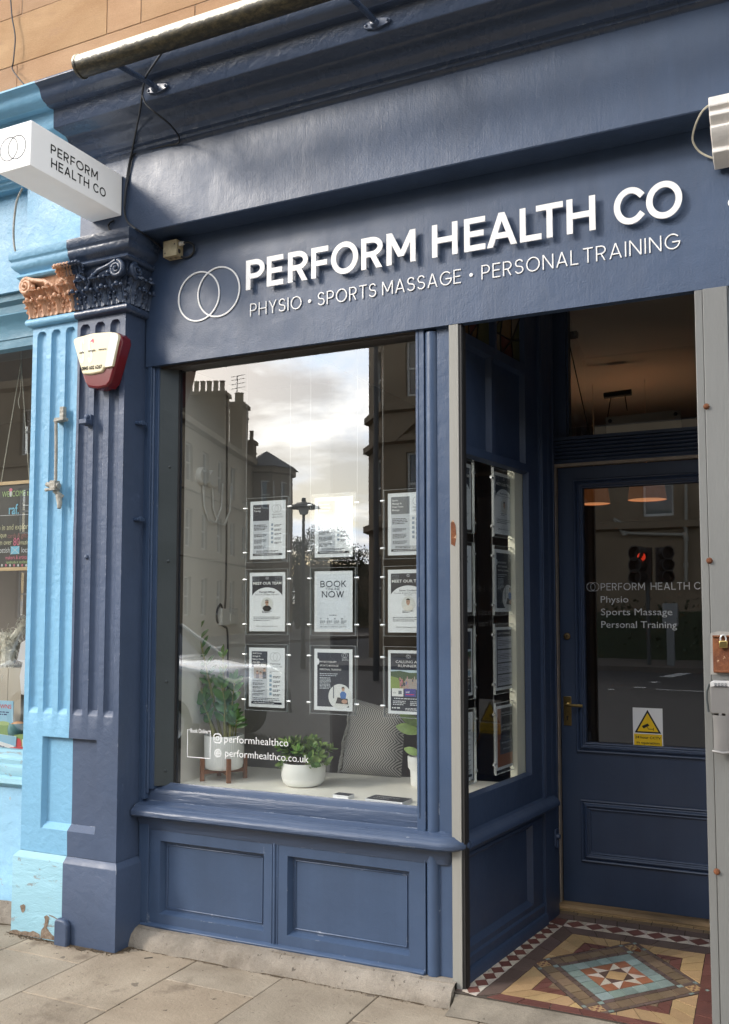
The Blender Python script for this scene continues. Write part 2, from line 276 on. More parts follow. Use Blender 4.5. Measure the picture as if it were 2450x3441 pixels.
def stone(name, c1, c2, rough=.8, scale=3, bump=.5, spots=None, bscale=40, tint=False, sc=(1, 1, 1), stain=None, spotamt=.66, gum=None):
    m, nt, b = newmat(name); L = nt.links.new; v = objco(nt, sc)
    n = N(nt, 'ShaderNodeTexNoise', i_Scale=scale, i_Detail=10.0, i_Roughness=.62, i_Distortion=.3); L(v, n.inputs['Vector'])
    cr = N(nt, 'ShaderNodeValToRGB'); cr.color_ramp.elements[0].position = .3; cr.color_ramp.elements[0].color = (*c1, 1); cr.color_ramp.elements[1].position = .7; cr.color_ramp.elements[1].color = (*c2, 1)
    L(n.outputs['Fac'], cr.inputs[0]); out = cr.outputs[0]
    g = N(nt, 'ShaderNodeTexNoise', i_Scale=220.0, i_Detail=3.0, i_Roughness=.7); L(v, g.inputs['Vector'])
    gr = N(nt, 'ShaderNodeMapRange', i_1=.3, i_2=.7, i_3=.82, i_4=1.18); L(g.outputs['Fac'], gr.inputs[0])
    mm = N(nt, 'ShaderNodeMix', data_type='RGBA', blend_type='MULTIPLY'); mm.inputs[0].default_value = 1; L(out, mm.inputs[6]); L(gr.outputs[0], mm.inputs[7]); out = mm.outputs[2]
    if tint:
        a = N(nt, 'ShaderNodeAttribute', attribute_name='tint'); m3 = N(nt, 'ShaderNodeMix', data_type='RGBA', blend_type='MULTIPLY'); m3.inputs[0].default_value = 1
        L(out, m3.inputs[6]); L(a.outputs['Color'], m3.inputs[7]); out = m3.outputs[2]
    for (col, sscale, thr, soft) in ([(spots, 26, spotamt, .03)] if spots else [])+([(stain, 3.2, .58, .14)] if stain else []):
        s = N(nt, 'ShaderNodeTexNoise', i_Scale=float(sscale), i_Detail=7.0, i_Roughness=.65); L(v, s.inputs['Vector'])
        r = N(nt, 'ShaderNodeValToRGB'); r.color_ramp.elements[0].position = thr; r.color_ramp.elements[1].position = thr+soft; L(s.outputs['Fac'], r.inputs[0])
        m4 = N(nt, 'ShaderNodeMix', data_type='RGBA'); L(r.outputs[0], m4.inputs[0]); L(out, m4.inputs[6]); m4.inputs[7].default_value = (*col, 1); out = m4.outputs[2]
    if gum:
        vo = N(nt, 'ShaderNodeTexVoronoi', feature='F1', i_Scale=4.2); wn = N(nt, 'ShaderNodeTexNoise', i_Scale=14.0, i_Detail=3.0); L(v, wn.inputs['Vector']); wm = N(nt, 'ShaderNodeMix', data_type='VECTOR'); wm.inputs[0].default_value = .07; L(v, wm.inputs[4]); L(wn.outputs['Color'], wm.inputs[5]); L(wm.outputs[1], vo.inputs['Vector'])
        sc_ = N(nt, 'ShaderNodeSeparateColor'); L(vo.outputs['Color'], sc_.inputs[0]); rad = N(nt, 'ShaderNodeMapRange', i_1=.45, i_2=1.0, i_3=0.0, i_4=.16); L(sc_.outputs[0], rad.inputs[0])
        ls = N(nt, 'ShaderNodeMath', operation='LESS_THAN'); L(vo.outputs['Distance'], ls.inputs[0]); L(rad.outputs[0], ls.inputs[1]); ml = N(nt, 'ShaderNodeMath', operation='MULTIPLY', i_1=.62); L(ls.outputs[0], ml.inputs[0])
        mg = N(nt, 'ShaderNodeMix', data_type='RGBA'); L(ml.outputs[0], mg.inputs[0]); L(out, mg.inputs[6]); mg.inputs[7].default_value = (*gum, 1); out = mg.outputs[2]
    L(out, b.inputs['Base Color']); b.inputs['Roughness'].default_value = rough; b.inputs['Specular IOR Level'].default_value = .3
    a1 = N(nt, 'ShaderNodeTexNoise', i_Scale=float(bscale), i_Detail=8.0, i_Roughness=.65); L(v, a1.inputs['Vector'])
    b1 = N(nt, 'ShaderNodeBump', i_Strength=bump, i_Distance=.006); L(a1.outputs['Fac'], b1.inputs['Height']); L(b1.outputs[0], b.inputs['Normal'])
    return m
M.update(
 slab=stone('paving_slab_stone', (.215, .172, .124), (.335, .278, .208), .8, 3.0, .7, (.10, .075, .055), 55, tint=True, stain=(.145, .110, .078), spotamt=.64, gum=(.07, .055, .045)),
 joint=stone('paving_joint_dirt', (.10, .08, .058), (.21, .17, .125), .95, 30, .8),
 grit=stone('grit_and_dirt', (.055, .040, .026), (.13, .095, .06), .95, 40, 1.0, (.06, .045, .03), 60),
 plinth=stone('worn_granite_step', (.165, .14, .112), (.30, .265, .22), .85, 6, 1.0, (.10, .085, .07), 60, stain=(.15, .13, .105), spotamt=.62),
 thresh=stone('threshold_stone', (.13, .112, .088), (.27, .235, .185), .7, 5, .5, (.08, .07, .055), 60, stain=(.15, .13, .11)),
 sand=stone('orange_sandstone', (.335, .185, .092), (.46, .285, .16), .85, 1.6, .35, None, 60, tint=True, sc=(1, 1, 2.5), stain=(.36, .21, .12)),
 mortar=stone('pale_mortar', (.30, .22, .15), (.42, .33, .25), .9, 20, .3),
 tenb=stone('brown_sandstone', (.22, .175, .118), (.32, .26, .185), .9, .8, .3, None, 20, sc=(1, 1, 1)),
 tend=stone('dark_sandstone', (.18, .138, .092), (.275, .215, .148), .9, .8, .3, None, 20),
 slate=stone('roof_slate', (.05, .055, .06), (.09, .09, .095), .7, 6, .3),
 asphalt=stone('asphalt', (.04, .04, .042), (.065, .065, .066), .85, 8, .4), kerb=stone('kerb_stone', (.2, .19, .17), (.3, .28, .25), .85, 8, .4),
 steelr=paint('weathered_galvanised_steel', (.26, .255, .23), .44, .12, .25, wear=(.20, .195, .18), wearamt=.66, sc=(1, 1, .12), wearscale=16, var=.16),
 steelg=paint('grey_painted_guide', (.050, .060, .062), .4, .15, .1), post=paint('pale_grey_post_paint', (.165, .168, .162), .42, .15, .25, wear=(.19, .185, .17), wearamt=.69, sc=(1, 1, .25), wearscale=9, var=.12),
 dark=plain('dark_recess', (.012, .011, .011), .6), brown=plain('brown_metal_head', (.06, .05, .042), .4), woodb=plain('worn_threshold_wood', (.26, .17, .085), .6, var=.5, vscale=14, bump=.5, sc=(.15, 1, 1)), trim_b=plain('beige_weather_strip', (.40, .33, .26), .5, var=.15, vscale=20),
 rust=stone('rusty_steel', (.10, .035, .018), (.20, .075, .03), .8, 14, .8, (.42, .27, .17), 60, spotamt=.60),
 smear=paint('grey_sealant', (.27, .26, .24), .6, .6, .5), rust2=stone('bare_brown_render', (.10, .065, .045), (.30, .24, .18), .9, 40, .8),
 safe=plain('grey_cast_alloy', (.19, .185, .18), .42, metal=.3, var=.05), safec=plain('pale_grey_plastic', (.45, .45, .45), .35), corbel=paint('chalky_white_paint', (.76, .73, .69), .6, .5, .3, wear=(.45, .41, .36), wearamt=.66),
 rope=plain('pale_cord', (.55, .52, .42), .6, var=.15, vscale=60), tube_w=plain('cream_roller_metal', (.72, .68, .54), .4),
 plaster=plain('wall_socket_white', (.62, .61, .57), .4), leaf=plain('zz_leaf', (.065, .15, .032), .30, var=.4, vscale=25), leaf2=plain('zz_young_leaf', (.16, .27, .065), .35, var=.3, vscale=25), stem=plain('zz_stem', (.25, .25, .09), .45, var=.3, vscale=20),
 jade=plain('jade_leaf', (.23, .35, .085), .32, var=.4, vscale=18), jade2=plain('jade_leaf_dark', (.08, .18, .035), .32, var=.4, vscale=18), jstem=plain('jade_stem', (.10, .075, .045), .7),
 shade=plain('orange_lamp_shade', (.34, .12, .05), .7, emit=((1.0, .34, .10), .030)), bulb=plain('lit_bulb', (.9, .8, .6), .5, emit=((1.0, .74, .46), 22.0)), rim=plain('lit_shade_inside', (.8, .4, .2), .7, emit=((1.0, .42, .17), .30)),
)
def roller_mat():
    m, nt, b = newmat('mouldy_cream_roller'); L = nt.links.new; v = objco(nt, (.5, 1, 1)); g = N(nt, 'ShaderNodeNewGeometry'); s = N(nt, 'ShaderNodeSeparateXYZ'); L(g.outputs['Normal'], s.inputs[0])
    n = N(nt, 'ShaderNodeTexNoise', i_Scale=34.0, i_Detail=9.0, i_Roughness=.75); L(objco(nt, (.45, 1, 1)), n.inputs['Vector'])
    mr = N(nt, 'ShaderNodeMapRange', i_1=-.50, i_2=.22, i_3=.78, i_4=-.02); L(s.outputs[2], mr.inputs[0])      # mould grows on the underside, which never dries
    a = N(nt, 'ShaderNodeMath', operation='ADD'); L(mr.outputs[0], a.inputs[0]); L(n.outputs['Fac'], a.inputs[1])
    r = N(nt, 'ShaderNodeValToRGB'); r.color_ramp.elements[0].position = .72; r.color_ramp.elements[1].position = .86; L(a.outputs[0], r.inputs[0])
    n2 = N(nt, 'ShaderNodeTexNoise', i_Scale=60.0, i_Detail=6.0, i_Roughness=.7); L(v, n2.inputs['Vector'])
    r2 = N(nt, 'ShaderNodeValToRGB'); r2.color_ramp.elements[0].color = (.018, .015, .006, 1); r2.color_ramp.elements[0].position = .45; r2.color_ramp.elements[1].color = (.12, .095, .045, 1); r2.color_ramp.elements[1].position = .75; L(n2.outputs['Fac'], r2.inputs[0])
    mx = N(nt, 'ShaderNodeMix', data_type='RGBA'); L(r.outputs[0], mx.inputs[0]); mx.inputs[6].default_value = (.74, .69, .52, 1); L(r2.outputs[0], mx.inputs[7]); L(mx.outputs[2], b.inputs['Base Color']); b.inputs['Roughness'].default_value = .45
    return m
M['roller'] = roller_mat()

# ------------------------------------------------------------------ stroke lettering (geometric sans capitals)
def arc(cx, cy, rx, ry, a0, a1, n=14): return [(cx+rx*math.cos(R(a0+(a1-a0)*i/n)), cy+ry*math.sin(R(a0+(a1-a0)*i/n))) for i in range(n+1)]
SARC = arc(.5, .745, .46, .255, 28, 90, 6)+arc(.5, .745, .46, .255, 90, 235, 10)[1:]+arc(.5, .255, .5, .255, 55, -90, 10)+arc(.5, .255, .5, .255, -90, -152, 6)[1:]
GL = {
 'P': (.60, [('p', [(0, 0), (0, 1)]), ('p', [(0, 1), (.5, 1)]+arc(.5, .72, .5, .28, 90, -90)[1:]+[(0, .44)])]),
 'R': (.64, [('p', [(0, 0), (0, 1)]), ('p', [(0, 1), (.45, 1)]+arc(.45, .725, .5, .275, 90, -90)[1:]+[(0, .45)]), ('d', .47, .47, .90, 0)]),
 'B': (.62, [('p', [(0, 0), (0, 1)]), ('p', [(0, 1), (.5, 1)]+arc(.5, .76, .42, .24, 90, -90)[1:]+[(0, .52)]), ('p', [(.4, .52)]+arc(.5, .26, .5, .26, 90, -90)+[(0, 0)])]),
 'E': (.54, [('p', [(1, 1), (0, 1), (0, 0), (1, 0)]), ('p', [(0, .51), (.9, .51)])]),
 'F': (.52, [('p', [(1, 1), (0, 1), (0, 0)]), ('p', [(0, .47), (.9, .47)])]),
 'L': (.50, [('p', [(0, 1), (0, 0), (1, 0)])]), 'I': (.001, [('p', [(.5, 0), (.5, 1)])]),
 'T': (.62, [('p', [(0, 1), (1, 1)]), ('p', [(.5, 0), (.5, 1)])]), 'H': (.72, [('p', [(0, 0), (0, 1)]), ('p', [(1, 0), (1, 1)]), ('p', [(0, .5), (1, .5)])]),
 'O': (.98, [('c', arc(.5, .5, .5, .5, 0, 360, 44)[:-1])]), 'C': (.82, [('p', arc(.56, .5, .56, .5, 44, 316, 34))]),
 'G': (.88, [('p', arc(.54, .5, .54, .5, 46, 355, 34)), ('p', [(.56, .46), (1.0, .46)])]),
 'Q': (.98, [('c', arc(.5, .5, .5, .5, 0, 360, 44)[:-1]), ('d', .55, .3, .95, 0)]),
 'S': (.60, [('p', SARC)]), 'U': (.70, [('p', [(0, 1), (0, .35)]+arc(.5, .35, .5, .35, 180, 360)[1:]+[(1, 1)])]), 'J': (.45, [('p', [(1, 1), (1, .3)]+arc(.5, .3, .5, .3, 0, -150)[1:])]),
 'D': (.74, [('p', [(0, 0), (0, 1), (.4, 1)]+arc(.4, .5, .6, .5, 90, -90)[1:]+[(0, 0)])]),
 'A': (.78, [('d', 0, 0, .5, 1), ('d', 1, 0, .5, 1), ('p', [(.26, .28), (.74, .28)])]), 'V': (.74, [('d', 0, 1, .5, 0), ('d', 1, 1, .5, 0)]),
 'Y': (.70, [('d', 0, 1, .5, .42), ('d', 1, 1, .5, .42), ('p', [(.5, 0), (.5, .45)])]), 'X': (.68, [('d', 0, 0, 1, 1), ('d', 0, 1, 1, 0)]),
 'N': (.74, [('p', [(0, 0), (0, 1)]), ('p', [(1, 0), (1, 1)]), ('d', 0, 1, 1, 0)]), 'M': (.88, [('p', [(0, 0), (0, 1)]), ('p', [(1, 0), (1, 1)]), ('d', 0, 1, .5, .22), ('d', 1, 1, .5, .22)]),
 'K': (.66, [('p', [(0, 0), (0, 1)]), ('d', 0.05, .42, .96, 1), ('d', .28, .6, 1, 0)]), 'W': (1.12, [('d', 0, 1, .27, 0), ('d', .5, 1, .27, 0), ('d', .5, 1, .73, 0), ('d', 1, 1, .73, 0)]),
 'Z': (.62, [('p', [(0, 1), (1, 1)]), ('p', [(0, 0), (1, 0)]), ('d', 0, 0, 1, 1)]),
 '•': (.12, [('f', arc(.5, .46, .5, .5, 0, 360, 16)[:-1])]), '-': (.3, [('p', [(0, .4), (1, .4)])]), '&': (.7, [('p', [(1, 0), (.25, .75)]+arc(.45, .78, .22, .22, 180, -40, 10)+[(.1, .35)]+arc(.4, .25, .38, .25, 160, 340, 10))]),
}
def ribbon(pts, t, closed=False):
    n = len(pts); P = [Vector(p) for p in pts]; Lp = []; Rp = []
    if not closed:
        d0 = (P[0]-P[1]).normalized(); d1 = (P[-1]-P[-2]).normalized(); P[0] = P[0]+d0*t/2; P[-1] = P[-1]+d1*t/2
    for i in range(n):
        if closed: a, b = P[i-1], P[(i+1) % n]; n0 = (P[i]-a).normalized(); n1 = (b-P[i]).normalized()
        else: n0 = (P[i]-P[i-1]).normalized() if i else (P[1]-P[0]).normalized(); n1 = (P[i+1]-P[i]).normalized() if i < n-1 else n0
        q0 = Vector((-n0.y, n0.x)); q1 = Vector((-n1.y, n1.x)); m = q0+q1; m = m/max(.25, m.dot(q0)) if m.length > 1e-5 else q0
        Lp.append(P[i]+m*t/2); Rp.append(P[i]-m*t/2)
    return [(Lp[i], Rp[i], Rp[(i+1) % n], Lp[(i+1) % n]) for i in range(n if closed else n-1)], Lp, Rp
def glyph(ch, x, y, w, h, t):
    """outer box x,y,w,h; returns list of outline polygons (one per stroke)"""
    out = []
    mp = lambda p: (x+t/2+p[0]*(w-t), y+t/2+p[1]*(h-t))
    for s in GL[ch][1]:
        if s[0] == 'p':
            pts = s[1]
            q = [mp(p) for p in pts]
            if ch in 'CSGJU' or len(q) > 5 and ch not in 'PRBD':
                pass
            rb, Lp, Rp = ribbon(q, t); out.append((rb, Lp, Rp, False))
        elif s[0] == 'c': rb, Lp, Rp = ribbon([mp(p) for p in s[1]], t, True); out.append((rb, Lp, Rp, True))
        elif s[0] == 'd':
            _, x0, y0, x1, y1 = s; dx, dy = (x1-x0)*(w-t), (y1-y0)*h; hw = t*math.sqrt(1+(dx/dy)**2)*.5
            hw = min(hw, t*1.1)
            mx = lambda u: x+hw+u*(w-2*hw) if ch in 'AVYXWKZ' else x+t/2+u*(w-t)
            a, b = mx(x0), mx(x1); ya, yb = y+y0*h, y+y1*h
            out.append(([(Vector((a-hw, ya)), Vector((a+hw, ya)), Vector((b+hw, yb)), Vector((b-hw, yb)))], [Vector((a-hw, ya)), Vector((b-hw, yb))], [Vector((a+hw, ya)), Vector((b+hw, yb))], False))
        elif s[0] == 'f': q = [Vector((x+p[0]*w, y+p[1]*w*1.0+h*.36)) for p in s[1]]; out.append(([q], q, None, False))
    return out
def word_w(s, h, t, gap):
    return sum((GL[c][0]*h*(1-t/h)+t if c != '•' else GL[c][0]*h) if c != ' ' else h*.34 for c in s)+gap*(len(s)-1)
def strokes(s, x0, z0, width, h, t, gap=None):
    """lay a word in capitals into a given width"""
    gap = gap if gap is not None else h*.17
    k = 1.0; n = word_w(s, h, t, gap)
    k = (width-gap*0)/n; x = x0; res = []
    for c in s:
        if c == ' ': x += h*.34*k+gap*k; continue
        w = (GL[c][0]*h*(1-t/h)+t)*k if c not in 'I•' else (t if c == 'I' else GL[c][0]*h)
        res += glyph(c, x, z0, w, h, t); x += w+gap*k
        if c == 'I': x += 0
    return res
def letters_mb(mb, st, o, ux, uz, n, d0, d1, mi=0):
    """extrude strokes from depth d0 to d1 along n; every stroke ends a hair deeper than the last so no two faces share a plane"""
    o, ux, uz, n = Vector(o), Vector(ux), Vector(uz), Vector(n)
    for i, (quads, Lp, Rp, closed) in enumerate(st):
        e = d1+(i % 5)*.00022
        P = lambda p, d: o+ux*p.x+uz*p.y+n*d
        for q in quads: mb.poly([P(p, e) for p in q], mi)
        if abs(d1-d0) > 1e-4:
            def side(line, cl):
                m = len(line)
                for a in range(m if cl else m-1):
                    b = (a+1) % m; mb.poly([P(line[a], d0), P(line[b], d0), P(line[b], e), P(line[a], e)], mi)
            if Rp is None: side(Lp, True)
            else:
                side(Lp, closed); side(Rp, closed)
                if not closed:
                    for q in ((Lp[0], Rp[0]), (Lp[-1], Rp[-1])): mb.poly([P(q[0], d0), P(q[1], d0), P(q[1], e), P(q[0], e)], mi)
_TC = {}
def text_polys(body, bold=0.0):
    k = (body, bold)
    if k in _TC: return _TC[k]
    c = bpy.data.curves.new('tmp', 'FONT'); c.body = body; c.size = 1; c.offset = bold; c.resolution_u = 3
    o = bpy.data.objects.new('tmp', c); COL.objects.link(o)
    dg = bpy.context.evaluated_depsgraph_get(); me = o.evaluated_get(dg).to_mesh()
    vs = [(v.co.x, v.co.y) for v in me.vertices]; fs = [list(p.vertices) for p in me.polygons]
    o.evaluated_get(dg).to_mesh_clear(); bpy.data.objects.remove(o); bpy.data.curves.remove(c)
    _TC[k] = (vs, fs); return vs, fs
class Print:
    """flat printed matter in its own 2D coordinates, laid on a plane; every layer sits 0.4 mm above the one below"""
    def __init__(s, o, ux, uy, n, step=.0004): s.o, s.ux, s.uy, s.n, s.step = Vector(o), Vector(ux), Vector(uy), Vector(n), step; s.mb = MB(); s.mats = []
    def mi(s, mat):
        if mat not in s.mats: s.mats.append(mat)
        return s.mats.index(mat)
    def P(s, x, y, l): return s.o+s.ux*x+s.uy*y+s.n*(s.step*l)
    def poly(s, pts, mat, l=1): s.mb.poly([s.P(x, y, l) for x, y in pts], s.mi(mat)); return s
    def rect(s, x0, y0, x1, y1, mat, l=1): return s.poly([(x0, y0), (x1, y0), (x1, y1), (x0, y1)], mat, l)
    def ell(s, cx, cy, rx, ry, mat, l=1, a0=0, a1=360, n=28):
        return s.poly([(cx+rx*math.cos(R(a0+(a1-a0)*i/n)), cy+ry*math.sin(R(a0+(a1-a0)*i/n))) for i in range(n if a1-a0 >= 360 else n+1)], mat, l)
    def ring(s, cx, cy, r, t, mat, l=1, ry=None, n=32):
        ry = ry or r
        for i in range(n):
            a, b = 2*math.pi*i/n, 2*math.pi*(i+1)/n
            s.poly([(cx+math.cos(a)*r, cy+math.sin(a)*ry), (cx+math.cos(b)*r, cy+math.sin(b)*ry), (cx+math.cos(b)*(r-t), cy+math.sin(b)*(ry-t)), (cx+math.cos(a)*(r-t), cy+math.sin(a)*(ry-t))], mat, l)
        return s
    def line(s, pts, t, mat, l=1):
        for q in ribbon(pts, t)[0]: s.poly([(p.x, p.y) for p in q], mat, l)
        return s
    def text(s, body, x, y, h, mat, l=2, width=None, align='L', bold=0.0):
        """h is the cap height"""
        vs, fs = text_polys(body, bold)
        if not vs: return s
        xs = [v[0] for v in vs]; w = max(xs)-min(xs); sy = h/.72; sx = width/w if width else sy
        ox = x-(min(xs)*sx) - ({'L': 0, 'C': .5, 'R': 1}[align])*w*sx
        s.mb.add([s.P(ox+v[0]*sx, y+v[1]*sy, l) for v in vs], fs, s.mi(mat)); return s
    def caps(s, body, x, y, width, h, t, mat, l=2, gap=None):
        for i, (quads, a, b, c) in enumerate(strokes(body, x, y, width, h, t, gap)):
            for q in quads: s.poly([(p.x, p.y) for p in q], mat, l+(i % 5)*.25)
        return s
    def tri(s, vs, fs, mat, l=1): s.mb.add([s.P(x, y, l) for x, y in vs], fs, s.mi(mat)); return s
    def build(s, name, parent=None): return s.mb.build(name, s.mats, parent, smooth=0, fix=False)
# ================================================================== THE SHOP FRONT
def facade(mb, o, ux, uz, n, rect, holes, depth=.03, slope=.0, mi=0, back=None, rev=None):
    """a flat face with rectangular openings: reveals run back by depth (splayed by slope); back = material index of a recessed panel"""
    o, ux, uz, n = Vector(o), Vector(ux), Vector(uz), Vector(n); P = lambda x, z, d=0: o+ux*x+uz*z+n*d
    xs = sorted({rect[0], rect[1], *[h[0] for h in holes], *[h[1] for h in holes]}); zs = sorted({rect[2], rect[3], *[h[2] for h in holes], *[h[3] for h in holes]})
    for a, b in zip(xs, xs[1:]):
        for c, d in zip(zs, zs[1:]):
            mxx, mzz = (a+b)/2, (c+d)/2
            if any(h[0] < mxx < h[1] and h[2] < mzz < h[3] for h in holes): continue
            mb.poly([P(a, c), P(b, c), P(b, d), P(a, d)], mi)
    for h in holes:
        x0, x1, z0, z1 = h; i0, i1, k0, k1 = x0+slope, x1-slope, z0+slope, z1-slope
        O = [(x0, z0), (x1, z0), (x1, z1), (x0, z1)]; I = [(i0, k0), (i1, k0), (i1, k1), (i0, k1)]
        for q in range(4):
            r = (q+1) % 4; mb.poly([P(*O[q]), P(*O[r]), P(*I[r], -depth), P(*I[q], -depth)], mi if rev is None else rev)
        if back is not None: mb.poly([P(*p, -depth) for p in I], back)
    return mb
EX, EY, EZ = Vector((1, 0, 0)), Vector((0, 1, 0)), Vector((0, 0, 1)); OUT = Vector((0, -1, 0))
XD, XL, XR = -3.597, -3.921, -3.272            # pilaster: paint boundary, left and right edges
YS = -.15
shop = empty('shop_front', 'navy blue painted shop front with fluted pilaster, sign fascia, display window and recessed door', 'shop front')
nb = empty('neighbouring_shop_front', 'light blue painted shop front with copper capital beside the navy one', 'shop front')
# --- cornice and frieze beam (profile is out, z)
CORN = [(-.02, 4.46), (.28, 4.432), (.478, 4.402), (.487, 4.394), (.487, 4.386), (.464, 4.377), (.455, 4.371), (.449, 4.352), (.440, 4.330), (.426, 4.319), (.405, 4.313), (.401, 4.306), (.380, 4.303), (.358, 4.309), (.355, 4.304), (.354, 4.214), (.348, 4.208),
        (.268, 4.205), (.258, 4.198), (.249, 4.186), (.243, 4.165), (.226, 4.145), (.206, 4.136), (.198, 4.126), (.193, 4.108), (.174, 4.103), (.170, 4.090), (.152, 4.084), (.146, 4.070), (-.02, 4.070)]
MB().sweep([(XD, 0), (2.2, 0)], CORN).build('cornice', M['navy_trim'], shop, smooth=50)
MB().sweep([(-9, 0), (XD, 0)], CORN).build('cornice', M['lblue'], nb, smooth=50)
BEAM = [(-.02, 4.072), (.148, 4.072), (.148, 3.660), (.144, 3.655), (-.02, 3.655)]
MB().sweep([(XD, 0), (2.2, 0)], BEAM).build('frieze_beam', M['navy_render'], shop)
mb = MB().sweep([(-3.99, 0), (XD, 0)], BEAM)
mb.build('frieze_beam', M['lblue'], nb)
# --- sign fascia
mb = MB(); mb.box(XR+.01, 2.2, 0, .045, 2.987, 3.656); mb.box(-1.668, 2.2, -.0012, .0, 2.986, 3.654)
mb.build('sign_fascia', M['navy_render'], shop, bevel=.003)
# --- pilaster shaft with flutes and sunk panel, one mesh per paint colour
FX = [XD+k*.103 for k in (-2.5, -1.5, -.5, .5, 1.5, 2.5)]; FW = .033
def shaft_y(x, z):
    y = YS
    for c in FX:
        u = abs(x-c)/FW
        if u < 1 and 1.150 < z < 3.215:
            top = 3.215-FW; w = 1.0
            if z > top: w = math.sqrt(max(0, 1-((z-top)/FW)**2))
            if u < w:
                d = .021*math.sqrt(max(0, 1-(u/max(w, .05))**2))**.8
                if z < 1.178: d *= (z-1.150)/.028
                y += d
    px = min(x-(XD-.186), (XD+.186)-x); pz0, pz1 = z-.555, 1.030-z
    if px > 0 and pz0 > 0 and pz1 > 0: y += .030*min(1, px/.012, pz0/.030, pz1/.006)
    return y
xs = {XL, XD, XR}
for c in FX: xs |= {c+FW*u for u in (-1.02, -.97, -.88, -.72, -.5, -.25, 0, .25, .5, .72, .88, .97, 1.02)}
xs |= {XD-.186, XD-.174, XD+.174, XD+.186}
zs = {.424, .555, .585, 1.024, 1.030, 1.148, 1.152, 1.166, 1.178, 1.182, 3.25}|{3.215-FW*u for u in (1.05, .95, .8, .6, .45, .3, .2, .1, .05, 0, -.05)}|{.65+.1*k for k in range(4)}|{1.25+.12*k for k in range(16)}
xs, zs = sorted(xs), sorted(zs)
def wob(z): return .0022*math.sin(z*5.1)+.0016*math.sin(z*17+1)+.001*math.sin(z*41)
def shaft(x0, x1, mat, parent, side):
    X = [x for x in xs if x0-1e-6 <= x <= x1+1e-6]; mb = MB(); n = len(X)
    vs = [(x+(wob(z) if x == XD else 0), shaft_y(x, z), z) for z in zs for x in X]       # the brush line between the two colours wanders a little
    mb.add(vs, [(j*n+i, j*n+i+1, (j+1)*n+i+1, (j+1)*n+i) for j in range(len(zs)-1) for i in range(n-1)])
    mb.poly([(side, YS, .424), (side, .06, .424), (side, .06, 3.25), (side, YS, 3.25)])
    mb.build('pilaster_shaft', mat, parent, smooth=32)
shaft(XL, XD, M['lblue'], nb, XL); shaft(XD, XR, M['navy_stone'], shop, XR)
# --- pilaster base block
BASE = [(0, .43), (.0, .428), (.024, .402), (.026, .396), (.026, -.02), (0, -.02)]
MB().sweep([(XD, YS), (XR, YS), (XR, .05)], BASE).build('pilaster_base', M['navy_stone'], shop, bevel=.004)
mb = MB().sweep([(XL, .05), (XL, YS), (XD, YS)], BASE); mb.build('pilaster_base', M['lblue_pale'], nb, bevel=.004)
mb = MB().prism([(0, 0), (.088, 0), (.088, .115), (.07, .135), (.02, .14), (0, .128)], (XD-.022, YS-.026, -.01), EX, EZ, OUT, 0, .032)
mb.build('base_corner_stub', M['navy_stone'], shop, bevel=.01, segs=3)
# --- capital: torus, bell, leaves, volutes, abacus
TOR = [(-.01, 3.243)]+[(.012+.019*math.cos(R(a)), 3.266+.022*math.sin(R(a))) for a in range(-80, 81, 20)]+[(-.01, 3.29)]
ABA = [(-.02, 3.500), (.050, 3.500), (.060, 3.506), (.066, 3.516), (.062, 3.527), (.052, 3.532), (.054, 3.540), (.072, 3.552), (.086, 3.570), (.086, 3.590), (.086, 3.597), (.092, 3.603), (.096, 3.608), (.096, 3.650), (-.02, 3.652)]
right_path = [(XD, YS), (XR, YS), (XR, .03)]; left_path = [(XL, .03), (XL, YS), (XD, YS)]
MB().sweep(right_path, TOR).build('pilaster_astragal', M['navy_trim'], shop, smooth=60); MB().sweep(left_path, TOR).build('pilaster_astragal', M['lblue'], nb, smooth=60)
def leaf_patch(mb, o, ux, n, w, h, curl=.045, mi=0, seed=0, lean=0):
    o, ux, n = Vector(o), Vector(ux), Vector(n); rnd = random.Random(seed)
    def fn(a, b):
        u = a*2-1; v = b
        lob = 1+.16*math.cos(v*2*math.pi*2.5)*abs(u)**.5
        half = w/2*(.60+.50*math.sin(math.pi*min(1, v*.75+.1)))*lob*(1 if v < .84 else max(.42, 1-(v-.84)*3.4))
        z = h*(v if v < .84 else .84+(v-.84)*.9-max(0, v-.9)*2.2); o2 = .008+curl*(v**2.8)+(.022*(v-.84)/.16 if v > .84 else 0)
        o2 += .016*max(0, 1-abs(u)*1.2)+.0065*math.cos(u*3.4*math.pi)*min(1, 2.2*v+.3)*(1-.4*v)
        return o+ux*(u*half+lean*v*v)+EZ*z+n*o2
    mb.grid(15, 15, fn, mi)
    for (du, dz, r) in ((0, .93, .013), (-.36, .86, .010), (.36, .86, .010), (-.50, .60, .008), (.50, .60, .008), (-.44, .34, .006), (.44, .34, .006)):
        c = o+ux*(du*w)+EZ*(h*dz)+n*(.012+curl*(dz**2.8)+(.012 if dz > .8 else .002)); mb.lathe([(.0005, r), (r*.7, r*.7), (r, 0), (r*.7, -r*.7), (.0005, -r)], c, 7, mi)
    return mb
def volute(mb, c, ux, n, r, s, mi=0, turns=2.1, thick=.013):
    c, ux, n = Vector(c), Vector(ux), Vector(n); pts = []; rr = []
    m = 46
    for i in range(m+1):
        q = i/m; a = R(100)+q*turns*2*math.pi; rad = r*(1-q*.86)
        pts.append(c+ux*(s*math.cos(a)*rad*-1)+EZ*(math.sin(a)*rad)+n*(.012*q)); rr.append(thick*(1-.55*q))
    mb.tube(pts, rr, 8, mi); mb.lathe([(.001, .03), (r*.18, .028), (r*.2, .0)], c, 10, mi, ax=n)
    mb.lathe([(r*.92, -.03), (r*.95, .002), (.001, .004)], c, 20, mi, ax=n)
